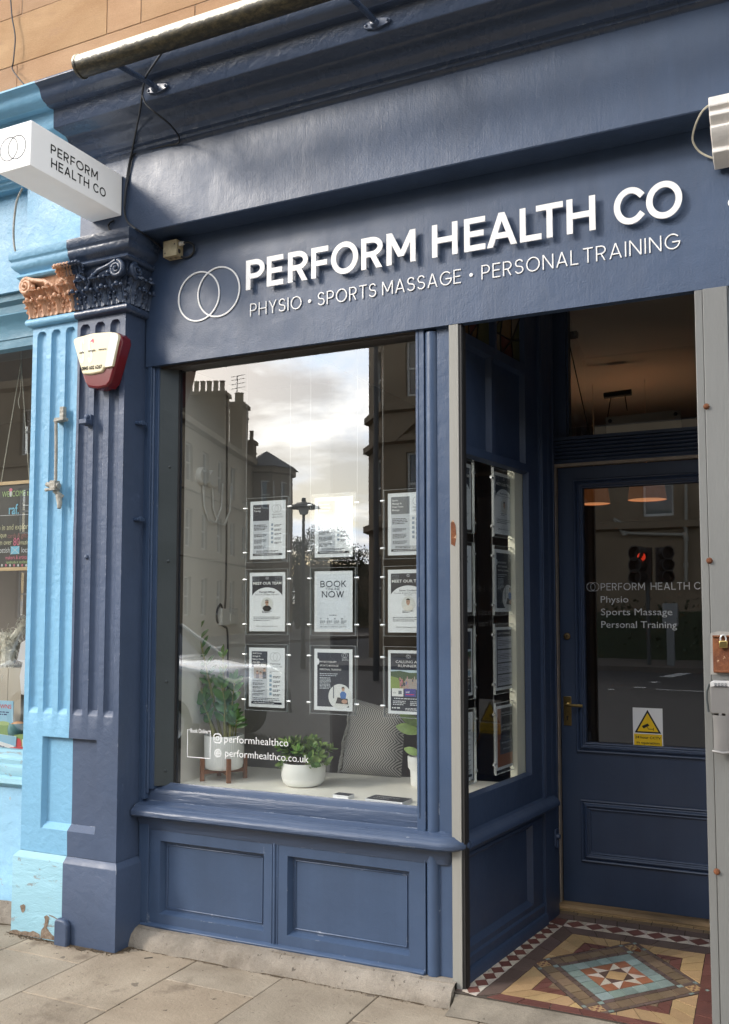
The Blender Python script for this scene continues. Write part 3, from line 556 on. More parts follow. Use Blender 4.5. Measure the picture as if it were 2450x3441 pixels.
def capital(sgn, parent, mat):
    """sgn +1: the half right of the paint line, -1: the half left of it"""
    xe = XR if sgn > 0 else XL; mb = MB()
    bell = [(0, 3.286), (.002, 3.32), (.008, 3.40), (.020, 3.45), (.034, 3.485), (.040, 3.502)]
    mb.sweep(right_path if sgn > 0 else left_path, bell, caps=False)
    w = abs(xe-XD)
    for k in range(3): leaf_patch(mb, (XD+sgn*(.062+k*.100), YS-.002, 3.290), EX, OUT, .094, .165, .050, seed=20+k+9*sgn)
    for k in range(4): leaf_patch(mb, (XD+sgn*(.012+k*.100), YS-.010, 3.289), EX, OUT, .072, .100, .030, seed=k+9*sgn)
    cx = xe-sgn*.010
    volute(mb, (cx, YS-.062, 3.456), (sgn, 0, 0), (sgn*.35, -.94, 0), .043, 1)
    st = [(XD+sgn*.10, YS-.03, 3.40), (XD+sgn*.13, YS-.05, 3.435), (XD+sgn*.19, YS-.058, 3.468), (cx-sgn*.05, YS-.062, 3.482), (cx, YS-.066, 3.498)]
    mb.tube(st, [.010, .012, .013, .013, .013], 8)
    st = [(XD+sgn*.10, YS-.03, 3.40), (XD+sgn*.085, YS-.05, 3.44), (XD+sgn*.055, YS-.06, 3.462), (XD+sgn*.035, YS-.055, 3.445), (XD+sgn*.05, YS-.055, 3.43)]
    mb.tube(st, [.010, .012, .012, .010, .006], 8)
    for a in range(5): leaf_patch(mb, (XD+sgn*.022*(a-.6), YS-.05, 3.468), EX, OUT, .035, .055, .03, seed=40+a)
    nrm = Vector((sgn, 0, 0))
    for k in range(2): leaf_patch(mb, (xe+sgn*.002, YS+.03+k*.085, 3.290), EY, nrm, .080, .165, .045, seed=70+k)
    for k in range(2): leaf_patch(mb, (xe+sgn*.008, YS+.072+k*.08, 3.289), EY, nrm, .066, .100, .026, seed=60+k)
    volute(mb, (xe+sgn*.052, YS+.015, 3.456), (0, -1, 0), (sgn*.94, -.1, 0), .040, 1)
    mb.build('carved_capital', mat, parent, smooth=50)
capital(1, shop, M['navy_trim']); capital(-1, nb, M['copper'])
MB().sweep(right_path, ABA).build('pilaster_abacus', M['navy_trim'], shop, smooth=50); MB().sweep(left_path, ABA).build('pilaster_abacus', M['lblue'], nb, smooth=50)

# --- stall riser, sill, plinth
mb = facade(MB(), (0, .02, 0), EX, EZ, OUT, (-3.272, -1.66, .098, .60), [(-3.135, -2.508, .150, .515), (-2.375, -1.737, .150, .520)], .034, .012, 0, 0)
mb.tube([(-2.446, .020, .098), (-2.446, .020, .575)], .008, 8); mb.tube([(-2.462, .021, .098), (-2.462, .021, .575)], .005, 6); mb.tube([(-2.430, .021, .098), (-2.430, .021, .575)], .005, 6)
for (a, b, c, d) in ((-3.135, -2.508, .150, .515), (-2.375, -1.737, .150, .520)):
    i = .026; L4 = [(a+i, c+i), (b-i, c+i), (b-i, d-i), (a+i, d-i)]
    for q in range(4):
        p, r = L4[q], L4[(q+1) % 4]; mb.tube([(p[0], .052, p[1]), (r[0], .052, r[1])], .004, 6)
mb.sweep([(-3.25, .02), (-1.66, .02)], [(-.02, .083), (.018, .083), (.020, .092), (.010, .100), (-.02, .104)])
mb.sweep([(-3.26, .02), (-3.20, .02)], [(-.02, .1), (.012, .1), (.012, .60), (-.02, .60)])
mb.box(-1.662, -1.655, .012, .06, .083, .6); mb.tube([(-1.624, .035, .083), (-1.624, .035, .63)], .031, 14); mb.box(-1.596, -1.532, .030, .12, .083, .63); mb.tube([(-1.594, .030, .083), (-1.594, .030, .62)], .004, 6)
mb.build('stall_riser', M['navy'], shop, bevel=.002)
SILL = [(-.06, .800), (-.058, .794), (-.030, .772), (-.018, .770), (-.012, .758), (-.012, .712), (-.006, .706), (.030, .700), (.048, .697), (.054, .690), (.062, .684), (.074, .676), (.080, .664), (.078, .650), (.066, .640), (.046, .636), (.030, .634), (.024, .628), (.022, .612), (.014, .600), (.008, .580), (.004, .568), (-.01, .566)]
MB().sweep([(-3.262, .02), (-1.575, .02), (-1.552, .026), (-1.538, .042), (-1.534, .07)], SILL).build('window_sill', M['navy_sill'], shop, smooth=40)
mb = MB(); n = 60
def stepfn(a, b):
    x = -3.27+a*1.765; prof = [(.0, .084), (-.030, .078), (-.062, .058), (-.080, .020), (-.086, -.02)]; y, z = prof[int(round(b*4))]
    return (x, y+.006*math.sin(x*13)+.004*math.sin(x*41), z+.004*math.sin(x*17+b*3))
mb.grid(n, 5, stepfn); mb.poly([stepfn(1, k/4) for k in range(5)]+[(-1.505, .03, -.02), (-1.505, .03, .084)]); mb.box(-3.27, -1.505, -.022, .06, -.02, .083)
structure(mb.build('stone_plinth', M['plinth'], None, smooth=50))
# --- window posts and jamb, head
mb = MB(); mb.box(-1.697, -1.655, .018, .10, .700, 2.99); mb.box(-1.687, -1.682, .014, .03, .76, 2.99)
mb.tube([(-1.624, .048, .700), (-1.624, .048, 2.975)], .0345, 16); mb.box(-1.596, -1.532, .030, .13, .69, 2.99)
mb.build('window_post', M['navy'], shop, bevel=.003)
mb = MB(); mb.box(XR-.005, -3.248, .012, .08, .70, 2.99); mb.box(-3.249, -3.224, .004, .08, .72, 2.99); mb.tube([(-3.219, .018, .75), (-3.219, .018, 2.985)], .008, 8); mb.box(-3.214, -3.188, .022, .09, .77, 2.99)
mb.build('window_jamb', M['navy'], shop, bevel=.002)
GT = at(606, 1244, Y=.09).z
mb = MB(); mb.box(-3.19, -1.69, .022, .086, GT+.012, 2.985); mb.box(-3.19, -1.69, .04, .13, GT, GT+.014)
mb.build('window_head', M['brown'], shop, bevel=.002)
mb = MB(); mb.prism([(-3.190, .03), (-3.190, .12), (-3.108, .12), (-3.108, .088), (-3.126, .078)], (0, 0, .785), EX, EY, EZ, 0, 2.19)
for z in (.86, 1.32, 1.95, 2.45): mb.lathe([(.001, .008), (.007, .006), (.009, 0)], (-3.146, .066, z), 10, 0, ax=(.35, -1, 0))
mb.build('shutter_guide', M['steelg'], shop)
MB().box(-3.109, -3.097, .086, .13, .785, GT+.01).build('glazing_gasket', M['dark'], shop)
wg = MB().poly([(-3.10, .09, .784), (-1.66, .09, .784), (-1.66, .09, 2.99), (-3.10, .09, 2.99)]).build('window_glass', M['glass'], shop, smooth=0)
# --- shutter rails either side of the entrance
mb = MB(); mb.box(-1.523, -1.478, .000, .052, .052, 2.985, 0); mb.box(-1.478, -1.464, .006, .048, .052, 2.985, 1); mb.box(-1.464, -1.461, .012, .052, .052, 2.985, 1)
rl = mb.build('shutter_rail', [M['steelr'], M['dark']], None, bevel=.0015)
tag(rl, 'weathered galvanised steel shutter rail between display window and doorway', 'shutter rail')
mb = MB().poly([(-1.518, -.0012, 1.985), (-1.499, -.0012, 1.975), (-1.492, -.0012, 2.02), (-1.496, -.0012, 2.07), (-1.507, -.0012, 2.095), (-1.519, -.0012, 2.08)]); mb.build('paint_patch', M['rust'], rl)
post = empty('entrance_post', 'pale grey painted post at the right side of the doorway', 'post')
mb = MB(); mb.box(-.449, -.418, -.006, .07, .05, 2.984); mb.box(-.4165, -.323, -.012, .07, .05, 2.984); mb.box(-.323, -.318, -.004, .07, .05, 2.984)
mb.build('post_body', M['post'], post, bevel=.003)
for (px, py) in ((2374, 1366), (2384, 1884), (2409, 2929)):
    p = at(px, py, Y=-.013); MB().lathe([(.001, .014), (.008, .012), (.010, .004), (.013, 0)], p, 8, 0, ax=OUT).build('rusty_bolt', M['rust'], post)
MB().box(-.318, 2.2, .02, .08, 0, 2.99).build('teal_side_panel', M['teal'], post)

# --- lobby: return wall (u runs from the street corner to the door)
RA = Vector((-1.497, .11, 0)); RU = Vector((.1218, .9926, 0)); RN = Vector((.9926, -.1218, 0))
def rp(u, z, d=0): return RA+RU*u+EZ*z+RN*d
def onR(px, py, d=0):
    r = fw+rt*((px-PX)/F_PX)-up*((py-PY)/F_PX); o = RA+RN*d; t = (o-CAM).dot(RN)/r.dot(RN); return CAM+r*t
lob = MB()
facade(lob, RA, RU, EZ, RN, (-.06, .86, .05, .60), [(.03, .735, .185, .585)], .026, .022, 0, 0)
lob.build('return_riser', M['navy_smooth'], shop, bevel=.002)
MB().sweep([(rp(-.06, 0).x, rp(-.06, 0).y), (rp(.86, 0).x, rp(.86, 0).y)], [(0, .05), (.030, .05), (.030, .095), (.022, .108), (.010, .112), (.010, .150), (.004, .158), (0, .16)]).build('return_plinth', M['navy_smooth'], shop)
MB().sweep([(rp(-.06, 0).x, rp(-.06, 0).y), (rp(.965, 0).x, rp(.965, 0).y)], [(o-.02, z) for o, z in SILL]).build('return_sill', M['navy_smooth'], shop, smooth=40)
mb = facade(MB(), RA, RU, EZ, RN, (-.06, .87, .70, 3.5), [(-.045, .735, .84, 2.415), (-.045, .30, 2.455, 2.935), (.335, .70, 2.455, 2.935), (-.045, .335, 2.985, 3.45), (.365, .70, 2.985, 3.45)], .03, .012, 0)
for h in ((-.045, .30, 2.455, 2.935), (.335, .70, 2.455, 2.935)): mb.poly([rp(a, b, -.029) for a, b in ((h[0], h[2]), (h[1], h[2]), (h[1], h[3]), (h[0], h[3]))])
mb.build('return_window_frame', M['navy_smooth'], shop, bevel=.002)
MB().poly([rp(-.045, .84, -.028), rp(.735, .84, -.028), rp(.735, 2.42, -.028), rp(-.045, 2.42, -.028)]).build('return_window_glass', M['glass3'], shop, smooth=0)
# stained glass
sg = [plain('stained_amber', (.16, .095, .04), .2), plain('stained_red', (.10, .028, .024), .2), plain('stained_green', (.075, .075, .032), .2), plain('stained_pale', (.18, .145, .10), .2), M['dark']]
mb = MB(); rg = random.Random(5)
for (u0, u1) in ((-.045, .335), (.365, .70)):
    cols, rows = 3, 4; G = {}
    for i in range(cols+1):
        for j in range(rows+1): G[i, j] = (u0+(u1-u0)*(i+(rg.uniform(-.25, .25) if 0 < i < cols else 0))/cols, 2.985+.465*(j+(rg.uniform(-.3, .3) if 0 < j < rows else 0))/rows)
    for i in range(cols):
        for j in range(rows):
            q = [G[i, j], G[i+1, j], G[i+1, j+1], G[i, j+1]]
            if (i+j) % 2: mb.poly([rp(*q[0], -.024), rp(*q[1], -.024), rp(*q[2], -.024)], rg.randrange(4)); mb.poly([rp(*q[0], -.024), rp(*q[2], -.024), rp(*q[3], -.024)], rg.randrange(4)); mb.tube([rp(*q[0], -.022), rp(*q[2], -.022)], .004, 5, 4)
            else: mb.poly([rp(*p, -.024) for p in q], rg.randrange(4))
            mb.tube([rp(*q[0], -.022), rp(*q[1], -.022)], .004, 5, 4); mb.tube([rp(*q[0], -.022), rp(*q[3], -.022)], .004, 5, 4)
mb.build('stained_glass_light', sg, shop, smooth=0)
# end post, door jamb, transom
mb = MB(); mb.prism([(.862, .016), (.962, .020), (1.042, .016), (1.042, -.08), (.862, -.08)], (RA.x, RA.y, .05), RU, RN, EZ, 0, 3.45)
for u in (.875, .952, .968, 1.03): mb.tube([rp(u, .7, .017), rp(u, 3.4, .017)], .005, 6)
mb.box(-1.50, -1.384, 1.15, 1.268, .05, 3.45); mb.box(-1.50, -1.392, 1.268, 1.42, .05, 3.45)
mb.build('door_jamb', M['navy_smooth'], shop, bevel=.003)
mb = MB(); mb.obox(rp(.985, .475, .026), RU, EZ, RN, .022, .045, .006); mb.lathe([(.001, .02), (.011, .018), (.014, .006), (.02, 0)], rp(.985, .48, .03), 12, 0, ax=RN); mb.obox(rp(.985, .44, .032), RU, EZ, RN, .008, .02, .008)
mb.build('door_bolt_keep', M['navy_smooth'], shop, bevel=.003)
DY = 1.30
mb = MB(); mb.box(-1.394, -1.378, 1.268, 1.31, .078, 2.505); mb.box(-1.394, -.40, 1.268, 1.31, 2.500, 2.515)
mb.build('weather_strip', M['trim_b'], shop)
TB = [(-.02, 2.515), (.020, 2.515)]+[p for k in range(6) for p in ((.020+.010*k/5, 2.520+k*.021), (.030+.012*k/5, 2.526+k*.021), (.030+.012*k/5, 2.534+k*.021), (.020+.010*k/5, 2.539+k*.021))]+[(.045, 2.645), (.045, 2.662), (-.02, 2.668)]
MB().sweep([(-1.405, 1.28), (-.36, 1.28)], TB).build('transom_bar', M['navy_smooth'], shop, smooth=30)
mb = MB(); mb.box(-1.405, -1.312, 1.27, 1.37, 2.66, 3.47); mb.box(-1.312, -1.304, 1.30, 1.36, 2.66, 3.46)
mb.build('transom_frame', M['navy_smooth'], shop)
MB().poly([(-1.31, 1.335, 2.66), (-.36, 1.335, 2.66), (-.36, 1.335, 3.46), (-1.31, 1.335, 3.46)]).build('transom_glass', M['glass2'], shop, smooth=0)
# lobby sides, ceiling
mb = MB(); mb.box(-.40, -.36, .08, 1.40, .05, 3.5); mb.box(-1.62, -.3, .05, 1.40, 3.47, 3.53)
mb.build('lobby_lining', M['navy_smooth'], shop)

# --- the door
DG = (-1.232, -.53, .955, 2.372)
dm = facade(MB(), (0, DY, 0), EX, EZ, OUT, (-1.372, -.42, .082, 2.495), [DG], .045, 0, 0)
dm.poly([(-1.372, DY, .082), (-1.372, DY+.045, .082), (-1.372, DY+.045, 2.495), (-1.372, DY, 2.495)]); dm.poly([(-1.372, DY, .082), (-.42, DY, .082), (-.42, DY+.045, .082), (-1.372, DY+.045, .082)])
dm.poly([(-1.372, DY+.045, .082), (-.42, DY+.045, .082), (-.42, DY+.045, .94), (-1.372, DY+.045, .94)])
def moulding(mb, x0, x1, z0, z1, y, prof, mi=0):
    """picture-frame moulding: prof is (inset from the outer edge, out)"""
    for a, b in zip(prof, prof[1:]):
        A = [(x0+a[0], z0+a[0]), (x1-a[0], z0+a[0]), (x1-a[0], z1-a[0]), (x0+a[0], z1-a[0])]; B = [(x0+b[0], z0+b[0]), (x1-b[0], z0+b[0]), (x1-b[0], z1-b[0]), (x0+b[0], z1-b[0])]
        for q in range(4):
            r = (q+1) % 4; mb.poly([(A[q][0], y-a[1], A[q][1]), (A[r][0], y-a[1], A[r][1]), (B[r][0], y-b[1], B[r][1]), (B[q][0], y-b[1], B[q][1])], mi)
MP = [(0, -.001), (0, .012), (.005, .015), (.010, .012), (.013, .007), (.018, .010), (.024, .018), (.030, .020), (.035, .016), (.037, .008), (.042, .006), (.048, .010), (.053, .008), (.056, -.001)]
moulding(dm, DG[0]-.054, DG[1]+.054, DG[2]-.054, DG[3]+.054, DY, MP); moulding(dm, -1.268, -.50, .307, .642, DY, MP)
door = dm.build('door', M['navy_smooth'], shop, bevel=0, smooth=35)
MB().poly([(DG[0], DY+.02, DG[2]), (DG[1], DY+.02, DG[2]), (DG[1], DY+.02, DG[3]), (DG[0], DY+.02, DG[3])]).build('door_glass', M['glass2'], door, smooth=0)
hp = MB(); a, b = at(1894, 2340, Y=DY-.003), at(1921, 2438, Y=DY-.003)
hp.box(a.x, b.x, DY-.006, DY+.001, b.z, a.z, 0); hc = at(1908, 2368, Y=DY-.006)
hp.lathe([(.012, 0), (.012, .012), (.008, .014), (.008, .034)], hc, 14, 0, ax=OUT)
hp.tube([hc+Vector((-.004, -.035, 0)), hc+Vector((.03, -.038, .001)), hc+Vector((.07, -.036, .0)), hc+Vector((.092, -.034, -.001))], [.008, .0085, .008, .009], 10)
kx = (a.x+b.x)/2; hp.lathe([(.006, .0008), (.001, .0009)], (kx, DY-.006, b.z+.048), 10, 1, ax=OUT); hp.box(kx-.003, kx+.003, DY-.0069, DY-.005, b.z+.028, b.z+.046, 1)
hp.build('door_handle', [M['brass'], M['dark']], door, bevel=.0012)
hl = MB(); c = at(1906, 2138, Y=DY-.002); hl.lathe([(.020, 0), (.020, .006), (.017, .010), (.012, .011), (.011, .008), (.001, .008)], c, 22, 0, ax=OUT); hl.box(c.x-.0015, c.x+.0015, c.y-.0105, c.y-.008, c.z-.008, c.z+.008, 1)
hl.build('door_lock', [M['brassd'], M['dark']], door)
# lettering on the door glass
GY = DY+.018
def dpt(px, py): p = at(px, py, Y=GY); return p.x, p.z
lp = Print((0, GY, 0), EX, EZ, OUT)
x0, z0 = dpt(2019, 1984); xh, _ = dpt(2187, 1980); x1, z1 = dpt(2333, 1981); ch = dpt(2019, 1960)[1]-z0
wl = plain('etched_white_vinyl', (.60, .60, .58), .5)
xe = dpt(2167, 1980)[0]; xt = dpt(2318, 1980)[0]
lp.caps('PERFORM', x0, z0, xe-x0, ch, ch*.11, wl); lp.caps('HEALTH', xh, z0, xt-xh, ch, ch*.11, wl); lp.caps('CO', x1, z0, ch*1.95, ch, ch*.11, wl); lp.build('name_lettering', door)
lp = Print((0, GY, 0), EX, EZ, OUT); rr = ch*.62; c1 = dpt(1986, 1972); c2 = dpt(1999, 1972); lp.ring(c1[0], c1[1], rr, .0022, wl, 1); lp.ring(c2[0], c2[1], rr, .0022, wl, 2); lp.build('ring_logo', door)
for t, px, py, pxe in (('Physio', 2019, 2025, 2112), ('Sports Massage', 2020, 2067, 2260), ('Personal Training', 2021, 2109, 2275)):
    lp = Print((0, GY, 0), EX, EZ, OUT); a, b = dpt(px, py), dpt(pxe, py); lp.text(t, a[0], a[1], ch*.95, wl, 2, width=b[0]-a[0]); lp.build('service_lettering', door)
# CCTV sticker on the door glass
a, b = dpt(2126, 2377), dpt(2229, 2514); w, h = b[0]-a[0], a[1]-b[1]
ct = Print((a[0], GY-.001, b[1]), EX, EZ, OUT)
ct.rect(0, 0, w, h, M['letter'], 1); ct.rect(w*.03, h*.025, w*.97, h*.335, M['yellow'], 2)
T = [(w*.055, h*.36), (w*.945, h*.36), (w*.5, h*.955)]; cxm, czm = w*.5, h*.55
ct.poly(T, M['black'], 2); ct.poly([(cxm+(p[0]-cxm)*.80, czm+(p[1]-czm)*.80) for p in T], M['yellow'], 3)
ct.poly([(w*.30, h*.535), (w*.50, h*.605), (w*.56, h*.555), (w*.36, h*.475)], M['black'], 4); ct.line([(w*.47, h*.54), (w*.52, h*.465), (w*.68, h*.465)], w*.018, M['black'], 4); ct.rect(w*.68, h*.43, w*.70, h*.50, M['black'], 4)
ct.text('24 hour CCTV', w*.07, h*.215, h*.065, M['black'], 4, width=w*.86, bold=.012); ct.text('in operation', w*.12, h*.085, h*.065, M['black'], 4, width=w*.76, bold=.012)
ct.build('cctv_sticker', door)
mb = MB(); mb.sweep([(-1.40, 1.262), (-.40, 1.262)], [(-.10, .05), (.03, .05), (.03, .058), (.018, .062), (.014, .078), (-.10, .082)]); structure(mb.build('door_threshold', M['woodb'], None))
# ================================================================== SIGNS AND FITTINGS ON THE SHOP FRONT
def xz(px, py, Y): p = at(px, py, Y=Y); return p.x, p.z
# --- raised sign lettering: each word built letter by letter into its measured width
sign = empty('sign_lettering', 'raised white sign letters and rings fixed along the navy fascia', 'sign')
mb = MB(); B0, B1, H, T = 3.299, 3.451, .152, .0262
row = [('P', -2.607, -2.497), ('E', -2.483, -2.388), ('R', -2.360, -2.243), ('F', -2.228, -2.134), ('O', -2.118, -1.972), ('R', -1.955, -1.838), ('M', -1.822, -1.674),
       ('H', -1.591, -1.466), ('E', -1.434, -1.334), ('A', -1.326, -1.187), ('L', -1.173, -1.076), ('T', -1.099, -.980), ('H', -.964, -.840), ('C', -.762, -.636), ('O', -.629, -.484)]
for i, (c, a, b) in enumerate(row):
    ro = .003 if c in 'OC' else 0; mb = MB()
    letters_mb(mb, glyph(c, a, B0-ro, b-a, H+2*ro, T), (0, 0, 0), EX, EZ, OUT, .024, .030)
    for (x, z) in {'O': (((a+b)/2, B0+.008), ((a+b)/2, B1-.008)), 'C': (((a+b)/2, B0+.008), ((a+b)/2, B1-.008)), 'A': ((a+.02, B0+.02), (b-.02, B0+.02)), 'T': (((a+b)/2, B0+.02), ((a+b)/2, B1-.012))}.get(c, ((a+.013, B0+.02), (a+.013, B1-.02))): mb.tube([(x, 0, z), (x, -.026, z)], .004, 6, 1)
    mb.build('raised_letter', [M['letter'], M['steel']], sign, smooth=30)
mb = MB()
for wd, a, b in (('PHYSIO', -2.597, -2.297), ('SPORTS', -2.205, -1.888), ('MASSAGE', -1.856, -1.460), ('PERSONAL', -1.361, -.922), ('TRAINING', -.901, -.503)):
    letters_mb(mb, strokes(wd, a, 3.170, b-a, .0655, .0050, .0135), (0, 0, 0), EX, EZ, OUT, .001, .006)
for x in (-2.251, -1.411): mb.prism([(x+.0085*math.cos(R(k*20)), 3.200+.0085*math.sin(R(k*20))) for k in range(18)], (0, 0, 0), EX, EZ, OUT, .001, .006)
mb.build('service_lettering', M['letter'], sign, smooth=30)
mb = MB()
def ring3(mb, cx, cz, r, t, d0, d1, mi=0, n=56):
    vs = []; fs = []
    for i in range(n):
        q = 2*math.pi*i/n; cs, sn = math.cos(q), math.sin(q)
        vs += [(cx+cs*r, -d0, cz+sn*r), (cx+cs*r, -d1, cz+sn*r), (cx+cs*(r-t), -d1, cz+sn*(r-t)), (cx+cs*(r-t), -d0, cz+sn*(r-t))]
    for i in range(n):
        a, b = 4*i, 4*((i+1) % n); fs += [(a+k, b+k, b+(k+1) % 4, a+(k+1) % 4) for k in range(4)]
    mb.add(vs, fs, mi)
ring3(mb, -2.917, 3.321, .133, .0078, .001, .0055); ring3(mb, -2.792, 3.327, .133, .0078, .001, .0060)
mb.build('ring_logo', M['letter'], sign, smooth=30)

# --- projecting box sign
psn = empty('projecting_sign', 'white box sign given a faint glow, with black lettering projecting over the pilaster', 'sign')
PX1, PX0, PY0, PY1, PZ0, PZ1 = -3.310, -3.515, -.768, -.152, 3.766, 3.985
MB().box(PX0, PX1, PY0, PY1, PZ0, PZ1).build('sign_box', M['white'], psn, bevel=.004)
MB().box(PX0+.004, PX1-.004, PY1+.0, -.146, PZ0+.004, PZ1-.004).build('back_plate', M['steelg'], psn)
def syz(px, py): p = at(px, py, X=PX1+.0008); return p.y, p.z
pr = Print((PX1+.0006, 0, 0), EY, EZ, EX)
k = 1/2.4985
a = syz(425*k, 200+785*k); a1 = syz(425*k, 200+705*k); b = syz(820*k, 200+1010*k); hh = a1[1]-a[1]
pr.caps('PERFORM', a[0], a[1], b[0]-a[0], hh, hh*.150, M['matte'])
c = syz(428*k, 200+903*k); d = syz(748*k, 200+1075*k); e1 = syz(782*k, 200+1095*k); e2 = syz(887*k, 200+1140*k)
pr.caps('HEALTH', c[0], c[1], d[0]-c[0], hh, hh*.150, M['matte']); pr.caps('CO', e1[0], c[1], e2[0]-e1[0], hh, hh*.150, M['matte'])
pr.build('side_lettering', psn)
def sxz(px, py): p = at(px, py, Y=PY0-.0008); return p.x, p.z
pr = Print((0, PY0-.0006, 0), EX, EZ, OUT); c1, c2 = sxz(74*k, 200+753*k), sxz(142*k, 200+735*k); rr = .058
pr.ring(c1[0], c1[1], rr, .0034, M['matte'], 1); pr.ring(c2[0], c2[1], rr, .0034, M['matte'], 2)
pr.build('front_ring_logo', psn)

# --- awning roller on two arms
aw = empty('awning_roller', 'mouldy cream awning roller held out above the cornice on two iron arms', 'awning')
f1, f2 = at(527, 302, Y=-.356), at(1263, 84, Y=-.356)
tc0 = at(383, 188, X=f1.x); TY, TZ, TR = tc0.y, tc0.z, .050
xl = at(268, 210, Y=TY).x
mb = MB().lathe([(TR*.4, -.002), (TR*1.07, 0), (TR*1.09, .012), (TR*1.0, .014)], (xl, TY, TZ), 28, 0, ax=EX)
mb.lathe([(.001, -.002), (TR*.4, -.002)], (xl, TY, TZ), 28, 0, ax=EX); mb.build('end_cap', M['roller'], aw)
MB().lathe([(TR, .012)]+[(TR, .012+.25*i) for i in range(1, 16)], (xl, TY, TZ), 32, 0, ax=EX).build('roller_tube', M['roller'], aw)
for f in (f1, f2):
    mb = MB(); mb.tube([f+Vector((0, -.004, 0)), Vector((f.x, f.y-.04, f.z+.01)), Vector((f.x, TY+.02, TZ-.03))], [.016, .014, .013], 10)
    pl = [(.052*math.cos(R(q))*(1 if abs(math.cos(R(q))) < .7 else 1.25), .022*math.sin(R(q))) for q in range(0, 360, 18)]
    mb.prism(pl, f+Vector((.01, 0, 0)), EX, EZ, OUT, -.002, .012); mb.lathe([(.001, .034), (.016, .03), (.022, .01), (.024, 0)], f, 12, 0, ax=OUT)
    for dx in (-.042, .062): mb.lathe([(.001, .019), (.006, .018), (.008, .010)], f+Vector((dx, 0, 0)), 10, 0, ax=OUT)
    mb.build('support_arm', M['navy_trim'], aw, bevel=.002)

# --- cables
def cable(pts, r, name, label, cat='cable', mat=None, sub=5, group=None):
    P = [Vector(p) for p in pts]; out = []
    for i in range(len(P)-1):
        p0, p1, p2, p3 = P[max(i-1, 0)], P[i], P[i+1], P[min(i+2, len(P)-1)]
        for q in range(sub):
            t = q/sub; out.append(.5*((2*p1)+(p2-p0)*t+(2*p0-5*p1+4*p2-p3)*t*t+(3*p1-p0-3*p2+p3)*t**3))
    out.append(P[-1]); o = MB().tube(out, r, 7).build(name, mat or M['cable'])
    return tag(o, label, cat, group)
q = lambda cx, cy, Y: at(cx*k, 200+cy*k, Y=Y)
cable([at(558, 158, Y=-.50), q(1240, 120, -.47), q(1210, 200, -.42), q(1195, 290, -.385), q(1180, 400, -.36), q(1150, 560, -.27), q(1110, 760, -.175), q(1080, 900, -.160), q(1055, 1080, -.158), q(1045, 1240, -.158), q(1065, 1350, -.158), q(1140, 1420, -.20), q(1260, 1500, -.10), q(1365, 1590, -.012)], .0052, 'power_cable', 'black cable from the awning arm down past the box sign to the junction box', group=None)
cable([q(1195, 300, -.40), q(1230, 380, -.39), q(1310, 450, -.37), q(1420, 540, -.30), q(1480, 610, -.23), q(1505, 660, -.185), q(1490, 705, -.160), q(1380, 725, -.154), q(1200, 765, -.154), q(1130, 790, -.154), q(1100, 850, -.155), q(1075, 1000, -.156), q(1058, 1100, -.170), q(1050, 1230, -.166)], .0048, 'lighting_cable', 'black cable clipped along the top of the frieze beside the box sign')
cable([at(383, 740, Y=-.156), at(366, 753, Y=-.158), at(366, 768, Y=-.158), at(378, 782, Y=-.158), at(392, 786, Y=-.18)], .005, 'sign_feed_cable', 'short black cable under the back of the box sign')
cable([at(0+14*6.71/6.71+62, 632, Y=-.152), at(58, 672, Y=-.156), at(50, 720, Y=-.157), at(46, 770, Y=-.158), at(47, 815, Y=-.157), at(52, 845, Y=-.155)], .006, 'twin_cable', 'pale grey twin cable clipped down the light blue beam', mat=M['iron'])
cable([at(36, 0, Y=.0), at(41, 60, Y=0), at(51, 125, Y=-.004), at(45, 205, Y=-.006), at(43, 235, Y=-.01), at(81, 284, Y=-.20)], .0042, 'wall_cable', 'thin dark cable running down the orange sandstone wall')

# --- junction box
jb = empty('junction_box', 'small beige junction box with cable gland under the fascia beam', 'junction box')
a, b = at(550, 812, Y=-.055), at(594, 857, Y=-.055)
mb = MB().box(a.x, b.x, -.058, -.002, b.z, a.z); 
for (x, z) in ((a.x+.012, b.z+.02), (b.x-.014, a.z-.025)): mb.lathe([(.001, .002), (.004, .0015), (.005, 0)], (x, -.058, z), 8, 1, ax=OUT)
mb.lathe([(.012, 0), (.012, .002), (.001, .0022)], (b.x, -.035, b.z+.028), 10, 1, ax=EX)
for x in (a.x+.03, b.x-.025): mb.lathe([(.008, .002), (.006, .002), (.006, 0)], (x, -.03, b.z), 10, 1, ax=(0, 0, -1))
mb.build('box_body', [M['jbox'], M['brown']], jb, bevel=.003)
MB().lathe([(.011, 0), (.013, .004), (.013, .016), (.010, .018), (.009, .028), (.004, .03)], (b.x, -.034, a.z-.02), 10, 0, ax=EX).build('cable_gland', M['jw'], jb)
cable([(b.x+.028, -.034, a.z-.02), (b.x+.055, -.03, a.z-.018), (b.x+.078, -.02, a.z-.035), (b.x+.075, -.012, a.z-.065), (b.x+.045, -.008, a.z-.085), (b.x+.012, -.010, a.z-.085), (b.x-.002, -.02, a.z-.083)], .0055, 'loop_cable', 'short black cable looped beside the beige junction box')

